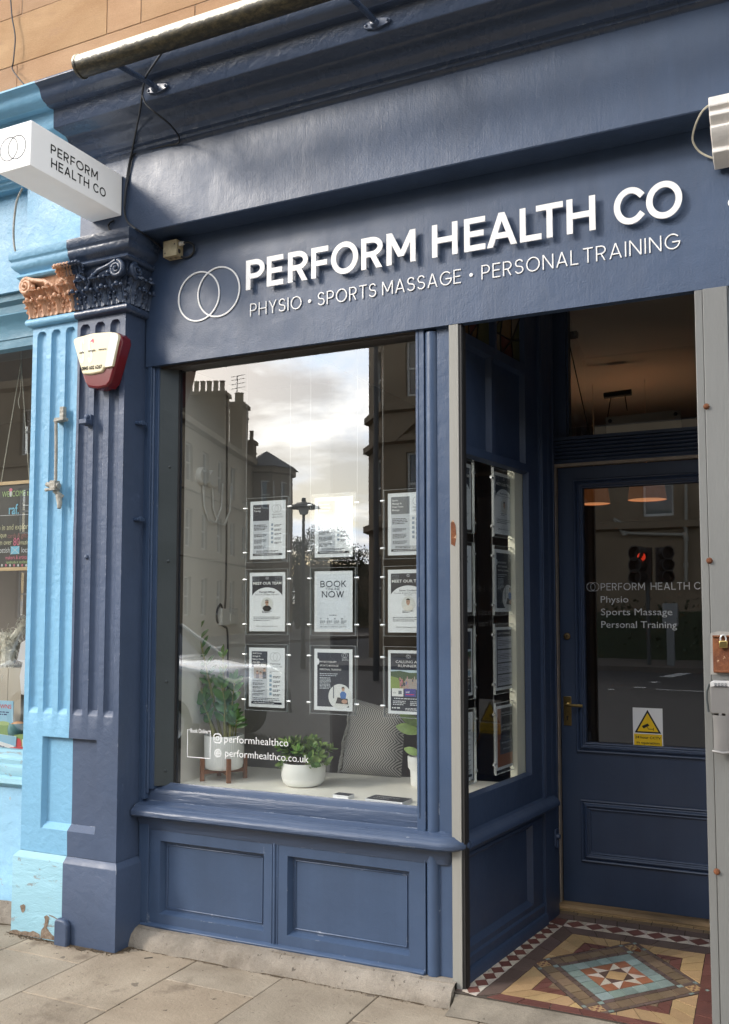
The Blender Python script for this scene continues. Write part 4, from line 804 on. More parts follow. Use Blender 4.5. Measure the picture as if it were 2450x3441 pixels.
# --- alarm bell box
al = empty('alarm_box', 'cream and dark red wedge-shaped burglar alarm box on the navy pilaster', 'alarm box')
AY = YS-.085
def apt(cx, cy, Y): p = at(cx/2.9, 800+cy/2.9, Y=Y); return (p.x, p.z)
OUTL = [(712, 1010), (716, 985), (745, 968), (900, 925), (1060, 912), (1120, 918), (1150, 935), (1158, 965)]
front = [apt(x, y, AY) for x, y in OUTL]+[apt(1095, 1250, AY), apt(1015, 1262, AY), apt(990, 1305, AY), apt(880, 1328, AY), apt(800, 1325, AY)]
mb = MB(); mb.prism(front, (0, 0, 0), EX, EZ, OUT, -AY-.03, -AY)
mb.build('alarm_cover', M['alarm'], al, bevel=.008, segs=3)
cx0 = sum(p[0] for p in front)/len(front)
bk = [apt(x, y, AY+.012) for x, y in ((722, 1000), (760, 972), (900, 932), (1060, 918), (1130, 925), (1165, 960), (1170, 1010), (1100, 1262), (1060, 1400), (1020, 1450), (940, 1468), (850, 1455), (815, 1400), (790, 1320))]
bk = [(x+.012 if x > cx0 else x+.004, z) for x, z in bk]
MB().prism(bk, (0, 0, 0), EX, EZ, OUT, .145, -AY-.012).build('alarm_base', M['strobe'], al, bevel=.012, segs=3)
win = [apt(x, y, AY-.0015) for x, y in ((1085, 920), (1120, 924), (1146, 940), (1152, 968), (1092, 1245), (1020, 1258))]
MB().prism(win, (0, 0, 0), EX, EZ, OUT, -AY-.001, -AY+.0012).build('alarm_window', M['alarm_w'], al)
pr = Print((0, AY-.0006, 0), EX, EZ, OUT)
p0, p1 = apt(798, 1290, AY), apt(996, 1268, AY); ht = apt(798, 1255, AY)[1]-p0[1]
def slant(txt, a, b, h, mat, bold): 
    vs, fs = text_polys(txt, bold); xs_ = [v[0] for v in vs]; x0, x1 = min(xs_), max(xs_); s = (b[0]-a[0])/(x1-x0)
    pr.tri([(a[0]+(v[0]-x0)*s, a[1]+(b[1]-a[1])*(v[0]-x0)/(x1-x0)+v[1]*h/.72) for v in vs], fs, mat, 3)
slant('0845 602 6267', p0, p1, ht*1.0, M['matte'], .02)
hs = ht*.62; pr.build('alarm_number', al); pr = Print((0, AY-.0006, 0), EX, EZ, OUT)
slant('safe', apt(775, 1128, AY), apt(820, 1123, AY), hs, M['matte'], .015); slant('simple', apt(862, 1110, AY), apt(932, 1102, AY), hs, M['matte'], .015); slant('secure', apt(963, 1095, AY), apt(1040, 1088, AY), hs, M['matte'], .015)
sh = apt(830, 985, AY)[1]-apt(830, 1225, AY)[1]; p = apt(778, 1225, AY); p2 = apt(860, 1225, AY)
pale = plain('pale_print', (.80, .78, .70), .4)
pr.caps('S', p[0], p[1], .030, sh, .011, pale, 1); pr.caps('S', p2[0]-.003, p2[1]+.004, .032, sh, .011, pale, 1)
fl = apt(900, 1005, AY); pr.poly([(fl[0]-.011, fl[1]-.004), (fl[0]-.007, fl[1]+.007), (fl[0]+.002, fl[1]+.010), (fl[0]+.006, fl[1]+.014), (fl[0]+.010, fl[1]+.004), (fl[0]+.011, fl[1]-.007), (fl[0]+.007, fl[1]-.012), (fl[0]+.004, fl[1]-.004), (fl[0]-.004, fl[1]-.002)], M['red'], 2)
pr.build('alarm_printing', al)

# --- iron hooks on the pilaster and winder rod
def hook(p, n, s, label):
    mb = MB(); n = Vector(n); u = EZ.cross(n).normalized()
    mb.obox(Vector(p)+n*.008, u, EZ, n, .022*s, .030*s, .010); mb.obox(Vector(p)+n*.03*s+EZ*(-.012*s), u, EZ, n, .026*s, .013*s, .024*s); mb.lathe([(.001, .012), (.012*s, .010), (.014*s, 0)], Vector(p)+n*.02+EZ*.018*s, 10, 0, ax=n)
    return tag(mb.build('iron_bracket', M['navy_stone'], None, bevel=.004), label, 'bracket')
hook(at(302, 1414, Y=YS), OUT, 1.0, 'painted-over iron bracket on the front of the navy pilaster below the alarm box')
for (px, py, lb) in ((466, 1424, 'upper painted iron stud on the side of the navy pilaster'), (460, 1746, 'lower painted iron stud on the side of the navy pilaster')):
    p = at(px, py, X=XR); mb = MB(); mb.obox(p+EX*.014, EX, EY, EZ, .016, .030, .008); mb.obox(p+EX*.026+EZ*.002, EX, EY, EZ, .006, .012, .012)
    tag(mb.build('iron_stud', M['navy'], None, bevel=.003), lb, 'bracket')
p = at(296, 1872, Y=YS+.01); tag(MB().lathe([(.001, .022), (.010, .02), (.014, .008), (.022, 0)], p, 10, 0, ax=OUT).build('iron_bolt', M['navy_stone']), 'painted bolt head low in a flute of the navy pilaster', 'bolt')
wr = empty('awning_winder', 'grey iron awning winder rod hanging on the light blue pilaster', 'winder')
ks = 300/1369
wq = lambda cx, cy, d=0: at(cx*ks, 1400+cy*ks, Y=YS-.035-d)
mb = MB(); mb.tube([wq(860, 80), wq(862, 500), wq(855, 1000)], .0085, 10); mb.build('winder_rod', M['iron'], wr)
mb = MB(); a, b = wq(825, 85), wq(980, 5); mb.prism([(a.x, a.z), (b.x, a.z+.005), (b.x, b.z), (a.x+.018, b.z+.0), (a.x+.006, a.z+.022)], (0, 0, 0), EX, EZ, OUT, .15, .19); c = wq(895, -40); mb.obox((c.x+.01, YS-.012, c.z+.012), EX, EY, EZ, .014, .012, .03)
mb.build('top_bracket', M['iron'], wr, bevel=.003)
mb = MB(); c = wq(840, 1060); mb.obox(c, EX, EY, EZ, .019, .020, .026); mb.tube([wq(720, 1040), wq(905, 1060)], [.013, .016], 10); mb.tube([wq(700, 1125), wq(800, 1110), wq(880, 1115)], [.010, .008, .010], 8)
mb.tube([wq(830, 1130), wq(900, 1190, -.015), wq(965, 1240, -.03)], [.012, .014, .013], 8); mb.tube([wq(900, 1200, -.015), wq(915, 1330, -.01), wq(908, 1410, -.005)], [.017, .014, .010], 10)
mb.build('crank_joint', M['iron'], wr, bevel=.002)

# --- things on the grey post: rusty padlocked flap, padlock, key safe
ps_ = lambda cx, cy, Y: at(2250+cx*200/829, 2050+cy*200/829, Y=Y)
a, b = ps_(600, 372, -.016), ps_(610, 862, -.016)
fp = empty('rusty_flap', 'rusty steel access flap set into the grey post above the key safe', 'access flap')
MB().box(a.x, a.x+.118, -.022, -.010, b.z, a.z).build('flap_plate', M['rust'], fp, bevel=.003)
MB().box(a.x+.002, a.x+.116, -.034, -.020, b.z-.002, b.z+.008).build('flap_lip', M['rust'], fp, bevel=.003); MB().box(a.x, a.x+.118, -.030, -.012, a.z-.001, a.z+.006).build('flap_hinge', M['rust'], fp, bevel=.002)
mb = MB().poly([(a.x-.012, -.0128, b.z-.01), (a.x+.13, -.0128, b.z-.014), (a.x+.13, -.0128, a.z+.016), (a.x+.02, -.0128, a.z+.022), (a.x-.008, -.0128, a.z+.014)]); mb.build('sealant_smear', M['smear'], fp)
pk = empty('padlock', 'brass padlock hanging from the rusty flap', 'padlock')
c0, c1 = ps_(690, 425, -.035), ps_(812, 528, -.035)
MB().box(c0.x, c1.x, -.044, -.026, c1.z, c0.z).build('lock_body', M['brass'], pk, bevel=.003)
w = c1.x-c0.x; MB().tube([(c0.x+w*.18, -.035, c0.z-.004), (c0.x+w*.18, -.035, c0.z+.012), (c0.x+w*.32, -.035, c0.z+.020), (c0.x+w*.5, -.033, c0.z+.022), (c0.x+w*.68, -.032, c0.z+.020), (c0.x+w*.80, -.031, c0.z+.010), (c0.x+w*.80, -.031, c0.z-.004)], .0032, 8).build('shackle', M['steel'], pk)
ksf = empty('key_safe', 'grey combination key safe with open cover on the grey post', 'key safe')
a, b = ps_(562, 985, -.05), ps_(575, 1440, -.05); x0, x1 = a.x, a.x+.088
body = [(x0, b.z), (x1, b.z), (x1, a.z-.004), (x1-.012, a.z+.003), (x0+.012, a.z+.003), (x0, a.z-.004)]
MB().prism(body, (0, 0, 0), EX, EZ, OUT, .012, .058).build('safe_body', M['safe'], ksf, bevel=.005, segs=3)
tp = ps_(562, 1075, -.06).z
MB().prism([(x0+.002, tp), (x0+.02, tp+.004), (x0+.044, tp+.005), (x1-.02, tp+.004), (x1-.002, tp), (x1-.002, a.z-.006), (x1-.014, a.z+.002), (x0+.014, a.z+.002), (x0+.002, a.z-.006)], (0, 0, 0), EX, EZ, OUT, .055, .061).build('safe_dial_panel', M['safec'], ksf, bevel=.002)
mb = MB()
for i in range(4):
    x = x0+.022+i*.0125
    for z in (a.z-.011, a.z-.019): ring3(mb, x, z, .0042, .0014, .0605, .0625, n=12)
mb.build('number_wheels', M['ink'], ksf)
mb = MB(); zc0, zc1 = b.z-.006, ps_(590, 1960, -.05).z
mb.grid(9, 11, lambda u, v: (x0+.006+u*.076+(.004*math.sin(v*3) if u < .5 else 0), -.060+.010*abs(u*2-1)**3+.020*(1-v)*0, zc0+(zc1-zc0)*v), 0); mb.box(x0+.008, x1-.008, -.05, -.014, zc1+.02, zc0); mb.tube([(x0+.004, -.054, zc1), (x0+.043, -.066, zc1-.004), (x1-.004, -.054, zc1)], .006, 8)
for x in (x0+.03, x0+.055): mb.box(x, x+.012, -.058, -.05, zc0-.002, zc0+.010)
mb.build('safe_cover', M['safe'], ksf)
MB().tube([ps_(555, 1030, -.03), ps_(520, 1130, -.03), ps_(520, 1250, -.03), ps_(545, 1420, -.03)], .004, 7).build('rubber_flange', M['steelg'], ksf)

# --- chalky white console bracket and its cord at the top right
cb = empty('console_bracket', 'chalky white moulded console bracket at the right end of the fascia', 'bracket')
k4 = 200/912; cq = lambda cx, cy, Y: at(2250+cx*k4, 250+cy*k4, Y=Y)
YC = -.20; p0 = cq(592, 350, YC); p1 = cq(592, 490, YC)
prof = [(.02, p0.z), (.20, p0.z), (.20, p1.z), (.180, p1.z-.012), (.186, p1.z-.03), (.160, p1.z-.05), (.150, p1.z-.056), (.160, p1.z-.064), (.150, p1.z-.085), (.110, p1.z-.115), (.100, p1.z-.125), (.105, p1.z-.140), (.07, p1.z-.165), (.02, p1.z-.175)]
MB().sweep([(p0.x, 0), (p0.x+.6, 0)], prof).build('console_body', M['corbel'], cb, bevel=.004)
cable([cq(600, 475, -.19), cq(500, 570, -.15), cq(410, 740, -.11), cq(358, 920, -.07), cq(362, 1040, -.05), cq(440, 1165, -.03), cq(560, 1245, -.02), cq(700, 1290, -.012), cq(820, 1275, -.012), cq(890, 1200, -.03)], .0042, 'rope', 'pale cord looping from the white console bracket across the fascia', 'cord', M['rope'])
c = cq(915, 1960, -.01); tag(MB().lathe([(.001, .016), (.012, .014), (.018, .004), (.018, 0)], (c.x+.012, 0, c.z), 16, 0, ax=OUT).build('white_button', M['white']), 'small round white fitting at the right edge of the fascia', 'fitting')

# ================================================================== ORANGE SANDSTONE ABOVE
SY = .03; ksn = 700/1624
sq = lambda cx, cy: at(cx*ksn, cy*ksn, Y=SY)
z1 = sq(0, 553).z; z1b = sq(1520, 35).z; z2 = sq(0, 170).z; zA = (z1+sq(830, 265).z+z1b)/3; zB = (z2+sq(480, 0).z)/2
va = sq(155, 500).x; vb = sq(1520, 80).x; m1 = sq(835, 130).x; m2 = sq(1100, 90).x; u1 = sq(172, 50).x
rows = [(4.30, zA, [-9, -7.6, -6.2, va-.02, vb, vb+1.1, 2.2]), (zA, zB, [-9, -8.1, -6.6, m1-1.75, m1, m2, m2+1.2, .2, 2.2]), (zB, zB+.40, [-9, -7, u1, u1+1.2, u1+2.2, -.9, 2.2]), (zB+.4, zB+.8, [-9, -6, -4.4, -3, -1.2, 2.2])]
mb = MB(); tints = []
rs = random.Random(3)
for (a, b, xs_) in rows:
    for x0, x1 in zip(xs_, xs_[1:]):
        g = .0022; t = rs.uniform(.92, 1.08); col = (t*rs.uniform(.98, 1.02), t, t*rs.uniform(.93, 1.06), 1)
        n0 = len(mb.f); mb.box(x0+g, x1-g, SY+rs.uniform(-.0015, .0015), SY+.08, a+g, b-g); tints += [col]*(len(mb.f)-n0)
mb.box(-9, 2.2, SY+.004, SY+.07, 4.25, zB+.82, 1); tints += [(1, 1, 1, 1)]*6
ow = mb.build('sandstone_wall', [M['sand'], M['mortar']], None, smooth=0, bevel=.0025, fix=False)
def set_tint(o, tints):
    at_ = o.data.color_attributes.new('tint', 'FLOAT_COLOR', 'CORNER'); i = 0; buf = []
    for p, c in zip(o.data.polygons, tints): buf += list(c)*len(p.vertices)
    at_.data.foreach_set('color', buf)
set_tint(ow, tints); tag(ow, 'orange sandstone ashlar wall above the cornice', 'wall')
MB().box(-9, 2.2, SY+.09, 7.0, zB+.6, zB+6).build('upper_storeys', M['sand'], ow) if False else None
# ================================================================== GROUND
mb = MB(); tints = []; rs = random.Random(11)
colx = [-1.84-.4905*i for i in range(-10, 22)]; seam = {}
for i, x0 in enumerate(colx):
    x1 = x0+.4905
    off = {-3.802: -.345, -3.3115: -.70, -2.821: -.323, -2.3305: -.72, -1.84: -.345}
    base = min(off.items(), key=lambda kv: abs(kv[0]-x0)); y = base[1] if abs(base[0]-x0) < .05 else (-.345 if i % 2 else -.70)
    ys = [.10, y]
    while ys[-1] > -2.9: ys.append(ys[-1]-.75)
    for a, b in zip(ys, ys[1:]):
        g = .0021; n0 = len(mb.f); h = rs.uniform(-.0015, .0012); t = rs.uniform(.84, 1.10); w = rs.uniform(.97, 1.03)
        mb.box(x0+g, x1-g, b+g, a-g, -.05, h); tints += [(t*w, t, t/w, 1)]*(len(mb.f)-n0)
pv = structure(mb.build('pavement', M['slab'], None, smooth=0, bevel=.004, fix=False)); set_tint(pv, tints)
structure(MB().poly([(-40, -3.1, -.006), (40, -3.1, -.006), (40, .3, -.006), (-40, .3, -.006)]).build('pavement_bed', M['joint'], None, smooth=0))
structure(MB().box(-60, 60, -3.28, -3.1, -.3, .0).build('kerb', M['kerb']))
structure(MB().poly([(-140, -140, -.125), (140, -140, -.125), (140, -3.2, -.125), (-140, -3.2, -.125)]).build('road', M['asphalt'], None, smooth=0))
# dirt gathered at the foot of the walls
mb = MB(); rs = random.Random(4)
def scrap(x, y, z, s):
    p = [(x+s*math.cos(a+rs.uniform(-.3, .3))*rs.uniform(.5, 1), y+s*math.sin(a)*rs.uniform(.4, 1), z+rs.uniform(0, s*.5)) for a in (0, 1.3, 2.5, 3.8, 5.1)]
    mb.add(p+[(x, y, z+s*.7)], [(i, (i+1) % 5, 5) for i in range(5)])
for i in range(420):
    x = rs.uniform(-4.4, -3.24); y = YS-.028-abs(rs.gauss(0, .02))-(0.0 if x > XL-.04 else -.13); scrap(x, y, 0.0015, rs.uniform(.002, .007))
for i in range(90): scrap(-3.235+rs.uniform(-.01, .03)+abs(rs.gauss(0, .01)), rs.uniform(-.17, -.03), .002, rs.uniform(.002, .006))
for i in range(160): scrap(rs.uniform(-3.25, -1.5), -.090-abs(rs.gauss(0, .006)), .0015, rs.uniform(.0015, .005))
for i in range(60): scrap(rs.uniform(-4.2, -.2), rs.uniform(-1.0, -.12), .0015, rs.uniform(.001, .004))
def dirt(x0, x1, yf, w0, w1, n=40):
    top = [(x0+(x1-x0)*i/n, yf(x0+(x1-x0)*i/n)+.004) for i in range(n+1)]; bot = [(x, y-.004-rs.uniform(w0, w1)*(.35+.65*abs(math.sin(x*9+1)))) for x, y in top]
    for i in range(n): mb.poly([(top[i][0], top[i][1], .0018), (top[i+1][0], top[i+1][1], .0018), (bot[i+1][0], bot[i+1][1], .0018), (bot[i][0], bot[i][1], .0018)])
dirt(-3.98, -3.245, lambda x: YS-.026, .004, .045); dirt(-3.245, -1.52, lambda x: -.084, .001, .012, 90); dirt(-5.5, -3.98, lambda x: -.08, .004, .03)
for i in range(26): mb.poly([(-3.247+.03*math.sin(a)*rs.uniform(.5, 1)*(1+i/26), -.17+.0055*i+.02*math.cos(a), .0019+.00005*i) for a in (0, 1.2, 2.4, 3.6, 4.9)])
tag(mb.build('grit', M['grit'], None, smooth=0), kind='stuff')
# bare render where the pale paint has fallen off the foot of the light blue pilaster
mb = MB(); YB = YS-.0275
def flake(pts): mb.poly([tuple(at(x*600/1624, 2700+y*600/1624, Y=YB)) for x, y in pts])
flake([(365, 1225), (375, 1150), (400, 1120), (410, 1060), (400, 1030), (425, 1015), (445, 1030), (440, 1090), (425, 1130), (450, 1165), (470, 1190), (500, 1215), (520, 1225), (518, 1250), (440, 1235)])
flake([(85, 1165), (110, 1150), (150, 1148), (190, 1165), (230, 1160), (270, 1170), (300, 1158), (330, 1172), (360, 1190), (365, 1225), (280, 1210), (200, 1195), (85, 1180)]); flake([(182, 930), (215, 915), (232, 930), (225, 975), (210, 995), (195, 985)]); flake([(445, 1012), (480, 1022), (525, 1050), (525, 1058), (480, 1035), (448, 1022)])
mb.build('bare_render', M['rust2'], nb, smooth=0)
def leafbit(px, py, Z, s, label):
    p = at(px, py, Z=Z); mb = MB(); mb.grid(5, 4, lambda u, v: (p.x+(u-.5)*s*(1-.5*abs(v-.5)), p.y+(v-.5)*s*.7, Z+.003+.006*math.sin(u*3.1)*(.5+v)), 0); tag(mb.build('fallen_leaf', M['rust'], None), label, 'leaf')
leafbit(2143, 3198, .052, .035, 'dry brown leaf lying on the tiles by the top corner of the diamond')
p = at(485, 3220, Z=.002); tag(MB().tube([p, p+Vector((.035, .02, .002))], .0022, 6).build('twig', M['dark']), 'short dark twig on the pavement beside the pilaster', 'twig')
# threshold stone in front of the tiles
mb = MB(); mb.grid(14, 6, lambda u, v: (-1.50+u*1.9+.01*math.sin(v*5), -.155+v*.20+.006*math.sin(u*19), .003+.049*min(1, v*1.5)+.001*math.sin(u*31+v*9)), 0)
structure(mb.build('threshold_stone', M['thresh'], None, smooth=60))

# ------------------------------------------------------------------ encaustic tile floor of the lobby
TC = {'pur': (.105, .068, .060), 'red': (.125, .036, .030), 'och': (.43, .28, .135), 'white': (.58, .51, .43), 'brn': (.185, .125, .075), 'ltb': (.23, .31, .29), 'org': (.30, .105, .05), 'buf': (.40, .26, .12), 'chk': (.07, .035, .03), 'dia': (.15, .042, .034)}
TC = {k: tuple(c*.82+d*.18 for c, d in zip(v, (.20, .165, .13))) for k, v in TC.items()}      # decades of dust in the glaze
tn = list(TC); 
tm = [stone('tile_'+{'pur': 'purple_brown', 'red': 'dark_red', 'och': 'ochre', 'white': 'off_white', 'brn': 'brown', 'ltb': 'grey_blue', 'org': 'terracotta', 'buf': 'buff', 'chk': 'chocolate', 'dia': 'oxblood'}[n], tuple(c*.80 for c in TC[n]), tuple(c*1.15 for c in TC[n]), .40, 7, .25, (.03, .025, .02), 80, tint=True, spotamt=.73, stain=tuple(c*.62+.012 for c in TC[n])) for n in tn]
grout = stone('tile_grout', (.05, .038, .03), (.10, .08, .065), .9, 20, .4)
tf = MB(); ttint = []; rs = random.Random(8); ZT = .0555
def tile(pts, c, gap=.0018):
    P = [Vector(p) for p in pts]; cen = sum(P, Vector((0, 0)))/len(P); out = []
    for p in P:
        d = (cen-p); L = d.length; out.append(p+d*min(.5, gap*1.5/L))
    h = ZT+rs.uniform(-.0005, .0006); k = len(out)
    vs = [(p.x, p.y, h) for p in out]+[(p.x, p.y, h-.003) for p in out]
    q_ = rs.uniform(.84, 1.14); ttint.extend([(q_, q_*rs.uniform(.97, 1.03), q_*rs.uniform(.94, 1.04), 1)]*(k+1)); tf.add(vs, [list(range(k))]+[(i, i+k, (i+1) % k+k, (i+1) % k) for i in range(k)], tn.index(c))
def strip(p0, p1, q1, q0, n, c):
    """a band of n tiles from edge p0-q0 to edge p1-q1"""
    p0, p1, q0, q1 = map(Vector, (p0, p1, q0, q1))
    for i in range(n): tile([p0.lerp(p1, i/n), p0.lerp(p1, (i+1)/n), q0.lerp(q1, (i+1)/n), q0.lerp(q1, i/n)], c)
def clipx(pts, xr=-.30): return pts
XRt = -.36
# bands along the return wall and the back
LB0, LB1 = Vector((-1.478, -.01)), Vector((-1.372, 1.076)); LI0, LI1 = Vector((-1.404, -.03)), Vector((-1.292, .966))
strip((-1.520, -.01), (-1.395, 1.155), LB1, LB0, 9, 'pur')
strip((-1.372, 1.076), (XRt, 1.076), (XRt, 1.155), (-1.395, 1.155), 9, 'pur')
strip((-1.395, 1.157), (XRt, 1.157), (XRt, 1.205), (-1.40, 1.205), 8, 'brn'); strip((-1.40, 1.207), (XRt, 1.207), (XRt, 1.258), (-1.40, 1.258), 10, 'buf')
def diamonds(a0, a1, b0, b1, n):
    a0, a1, b0, b1 = map(Vector, (a0, a1, b0, b1))
    for i in range(n):
        A, B, C, D = a0.lerp(a1, i/n), a0.lerp(a1, (i+1)/n), b0.lerp(b1, (i+1)/n), b0.lerp(b1, i/n)
        tile([(A+B)/2, (B+C)/2, (C+D)/2, (D+A)/2], 'dia')
        for t in ([A, (A+B)/2, (D+A)/2], [B, (B+C)/2, (A+B)/2], [C, (C+D)/2, (B+C)/2], [D, (D+A)/2, (C+D)/2]): tile(t, 'white', .0008)
diamonds(LB0, LB1-(LB1-LB0)*.075, LI0, LI1, 12)
diamonds((-1.290, 1.072), (XRt, 1.072), (-1.290, .966), (XRt, .966), 9)
tile([LB1, (-1.292, 1.073), LI1, LB1-(LB1-LB0)*.072], 'dia')
YQ = [Vector((-1.316, .028)), Vector((-1.217, .876)), Vector((-.573, .862)), Vector((-.526, .020))]
OQ = [LI0+Vector((.003, 0)), LI1, Vector((-.47, .963)), Vector((-.40, -.03))]
strip(OQ[0], OQ[1], YQ[1], YQ[0], 6, 'pur'); strip(OQ[1], OQ[2], YQ[2], YQ[1], 5, 'pur'); strip(OQ[2], OQ[3], YQ[3], YQ[2], 6, 'red'); strip(Vector((-1.36, -.028)), Vector((-.40, -.03)), YQ[3], YQ[0], 7, 'red')
strip((-.47, .963), (-.36, .963), (-.36, -.03), (-.40, -.03), 1, 'pur')
def inset(Q, d):
    c = sum(Q, Vector((0, 0)))/4; out = []
    for i in range(4):
        a = (Q[i-1]-Q[i]).normalized(); b = (Q[(i+1) % 4]-Q[i]).normalized(); s = abs(a.x*b.y-a.y*b.x); out.append(Q[i]+(a+b)*(d/s))
    return out
I1 = inset(YQ, .098); I2 = inset(I1, .052)
# diamond panel drawn in its own skewed square; the bands behind it are clipped against its edge
DC = Vector((-.905, .428)); hx, hy = .406, .460
def dp(u, v): return DC+Vector((hx*(u-v)*.5, hy*(u+v)*.5))       # u, v in -1..1, edges along u or v
def outside(p): return abs((p.x-DC.x)/hx)+abs((p.y-DC.y)/hy) > 1.0
def clip(poly):
    """split a tile by the diamond and keep the part outside, corner by corner"""
    res = []; P = [Vector(p) for p in poly]
    sgns = [(1, 1), (1, -1), (-1, 1), (-1, -1)]
    cen = sum(P, Vector((0, 0)))/len(P)
    s = min(sgns, key=lambda s: -((cen.x-DC.x)*s[0]/hx+(cen.y-DC.y)*s[1]/hy))
    f = lambda p: (p.x-DC.x)*s[0]/hx+(p.y-DC.y)*s[1]/hy-1.006
    for i in range(len(P)):
        a, b = P[i], P[(i+1) % len(P)]; fa, fb = f(a), f(b)
        if fa >= 0: res.append(a)
        if fa*fb < 0: res.append(a.lerp(b, fa/(fa-fb)))
    if len(res) < 3: return None
    ar = abs(sum(res[i].x*res[(i+1) % len(res)].y-res[(i+1) % len(res)].x*res[i].y for i in range(len(res))))/2
    return res if ar > .00012 else None
def cstrip(p0, p1, q1, q0, n, c):
    p0, p1, q0, q1 = map(Vector, (p0, p1, q0, q1))
    for i in range(n):
        for (s0, s1) in ((0, .5), (.5, 1)):                       # halves so that each piece faces one edge of the diamond
            if n > 3 and (s0, s1) == (.5, 1): continue
            a, b = (i/n, (i+1)/n) if n > 3 else ((i+s0)/n, (i+s1)/n)
            r = clip([p0.lerp(p1, a), p0.lerp(p1, b), q0.lerp(q1, b), q0.lerp(q1, a)])
            if r: tile(r, c)
for i in range(4):
    j = (i+1) % 4; n = 8
    cstrip(YQ[i], YQ[j], I1[j], I1[i], n, 'och'); cstrip(I1[i], I1[j], I2[j], I2[i], n, 'red')
    for s in range(6): 
        a, b = s/6, (s+1)/6; r = clip([I2[i].lerp(I2[j], a), I2[i].lerp(I2[j], b), ((I2[i]+I2[j])/2).lerp(DC, .0)])
        m = I2[i].lerp(I2[j], a).lerp(DC, .3); m2 = I2[i].lerp(I2[j], b).lerp(DC, .3)
        r = clip([I2[i].lerp(I2[j], a), I2[i].lerp(I2[j], b), m2, m])
        if r: tile(r, 'brn' if s in (0, 5) else 'pur')
def band(r0, r1, n, c, ends=True):
    """square ring between half-sizes r0 > r1, n tiles a side between the corner squares"""
    e = r1
    for k in range(n):
        a, b = -e+2*e*k/n, -e+2*e*(k+1)/n
        tile([dp(a, r0), dp(b, r0), dp(b, r1), dp(a, r1)], c); tile([dp(a, -r1), dp(b, -r1), dp(b, -r0), dp(a, -r0)], c)
        tile([dp(r1, a), dp(r0, a), dp(r0, b), dp(r1, b)], c); tile([dp(-r0, a), dp(-r1, a), dp(-r1, b), dp(-r0, b)], c)
def sq2(u0, u1, v0, v1, c): tile([dp(u0, v0), dp(u1, v0), dp(u1, v1), dp(u0, v1)], c)
band(.99, .925, 7, 'pur'); band(.925, .725, 6, 'brn'); band(.725, .635, 7, 'pur')
for su in (-1, 1):
    for sv in (-1, 1):
        Z = lambda a, b: tuple(sorted((a*su, b*su)))+tuple(sorted((0, 0)))
        def cs(u0, u1, v0, v1, c): sq2(*sorted((u0*su, u1*su)), *sorted((v0*sv, v1*sv)), c)
        cs(.925, .99, .925, .99, 'ltb'); cs(.635, .725, .635, .725, 'ltb'); cs(.925, .99, .635, .725, 'ltb'); cs(.635, .725, .925, .99, 'ltb')
        cs(.725, .925, .925, .99, 'pur'); cs(.925, .99, .725, .925, 'pur'); cs(.725, .925, .635, .725, 'pur'); cs(.635, .725, .725, .925, 'pur')
        cs(.725, .925, .725, .925, 'och')
        cu, cv = .825*su, .825*sv                                     # the little inlaid flower on each corner tile
        for (du, dv) in ((.055, .055), (-.055, .055), (.055, -.055), (-.055, -.055)):
            q = [dp(cu+du*.5, cv+dv*.5), dp(cu+du*1.35, cv+dv*.75), dp(cu+du*1.45, cv+dv*1.45), dp(cu+du*.75, cv+dv*1.35)]; tf.poly([(p.x, p.y, ZT+.0010) for p in q], tn.index('dia')); ttint.append((1, 1, 1, 1))
        q = [dp(cu+.028*math.cos(a), cv+.028*math.sin(a)) for a in (0, 1.05, 2.1, 3.14, 4.2, 5.2)]; tf.poly([(p.x, p.y, ZT+.0010) for p in q], tn.index('dia')); ttint.append((1, 1, 1, 1))
        for (du, dv) in ((.085, 0), (-.085, 0), (0, .085), (0, -.085)):
            q = [dp(cu+du+.014, cv+dv), dp(cu+du, cv+dv+.014), dp(cu+du-.014, cv+dv), dp(cu+du, cv+dv-.014)]; tf.poly([(p.x, p.y, ZT+.0010) for p in q], tn.index('dia')); ttint.append((1, 1, 1, 1))
        cs(.41, .635, .41, .635, 'ltb')
e = .41
for k in range(4):
    a, b = -e+2*e*k/4, -e+2*e*(k+1)/4
    for (u0, u1, v0, v1) in ((a, b, .41, .635), (a, b, -.635, -.41), (.41, .635, a, b), (-.635, -.41, a, b)): sq2(u0, u1, v0, v1, 'ltb')
s = .41; t = s/2.05
for su in (-1, 1):
    for sv in (-1, 1): sq2(*sorted((t*su, s*su)), *sorted((t*sv, s*sv)), 'org')
for (ax, sg_) in ((0, 1), (0, -1), (1, 1), (1, -1)):
    T_ = lambda a, b: dp(a, b*sg_) if ax == 0 else dp(b*sg_, a)
    tile([T_(-t, t), T_(-t, s), T_(0, t)], 'white', .0008); tile([T_(t, t), T_(t, s), T_(0, t)], 'white', .0008); tile([T_(-t, s), T_(t, s), T_(0, t)], 'org', .0008)
    pass
tile([dp(t, 0), dp(0, t), dp(-t, 0), dp(0, -t)], 'buf', .0008)
for su in (-1, 1):
    for sv in (-1, 1): tile([dp(t*su, t*sv), dp(t*su, 0), dp(0, t*sv)], 'chk', .0008)
tf.poly([(-1.53, -.035, ZT-.0035), (-.36, -.035, ZT-.0035), (-.36, 1.27, ZT-.0035), (-1.41, 1.27, ZT-.0035)], len(tn))
ttint.append((1, 1, 1, 1)); to_ = structure(tf.build('tiled_floor', tm+[grout], None, smooth=0, fix=False)); set_tint(to_, ttint)

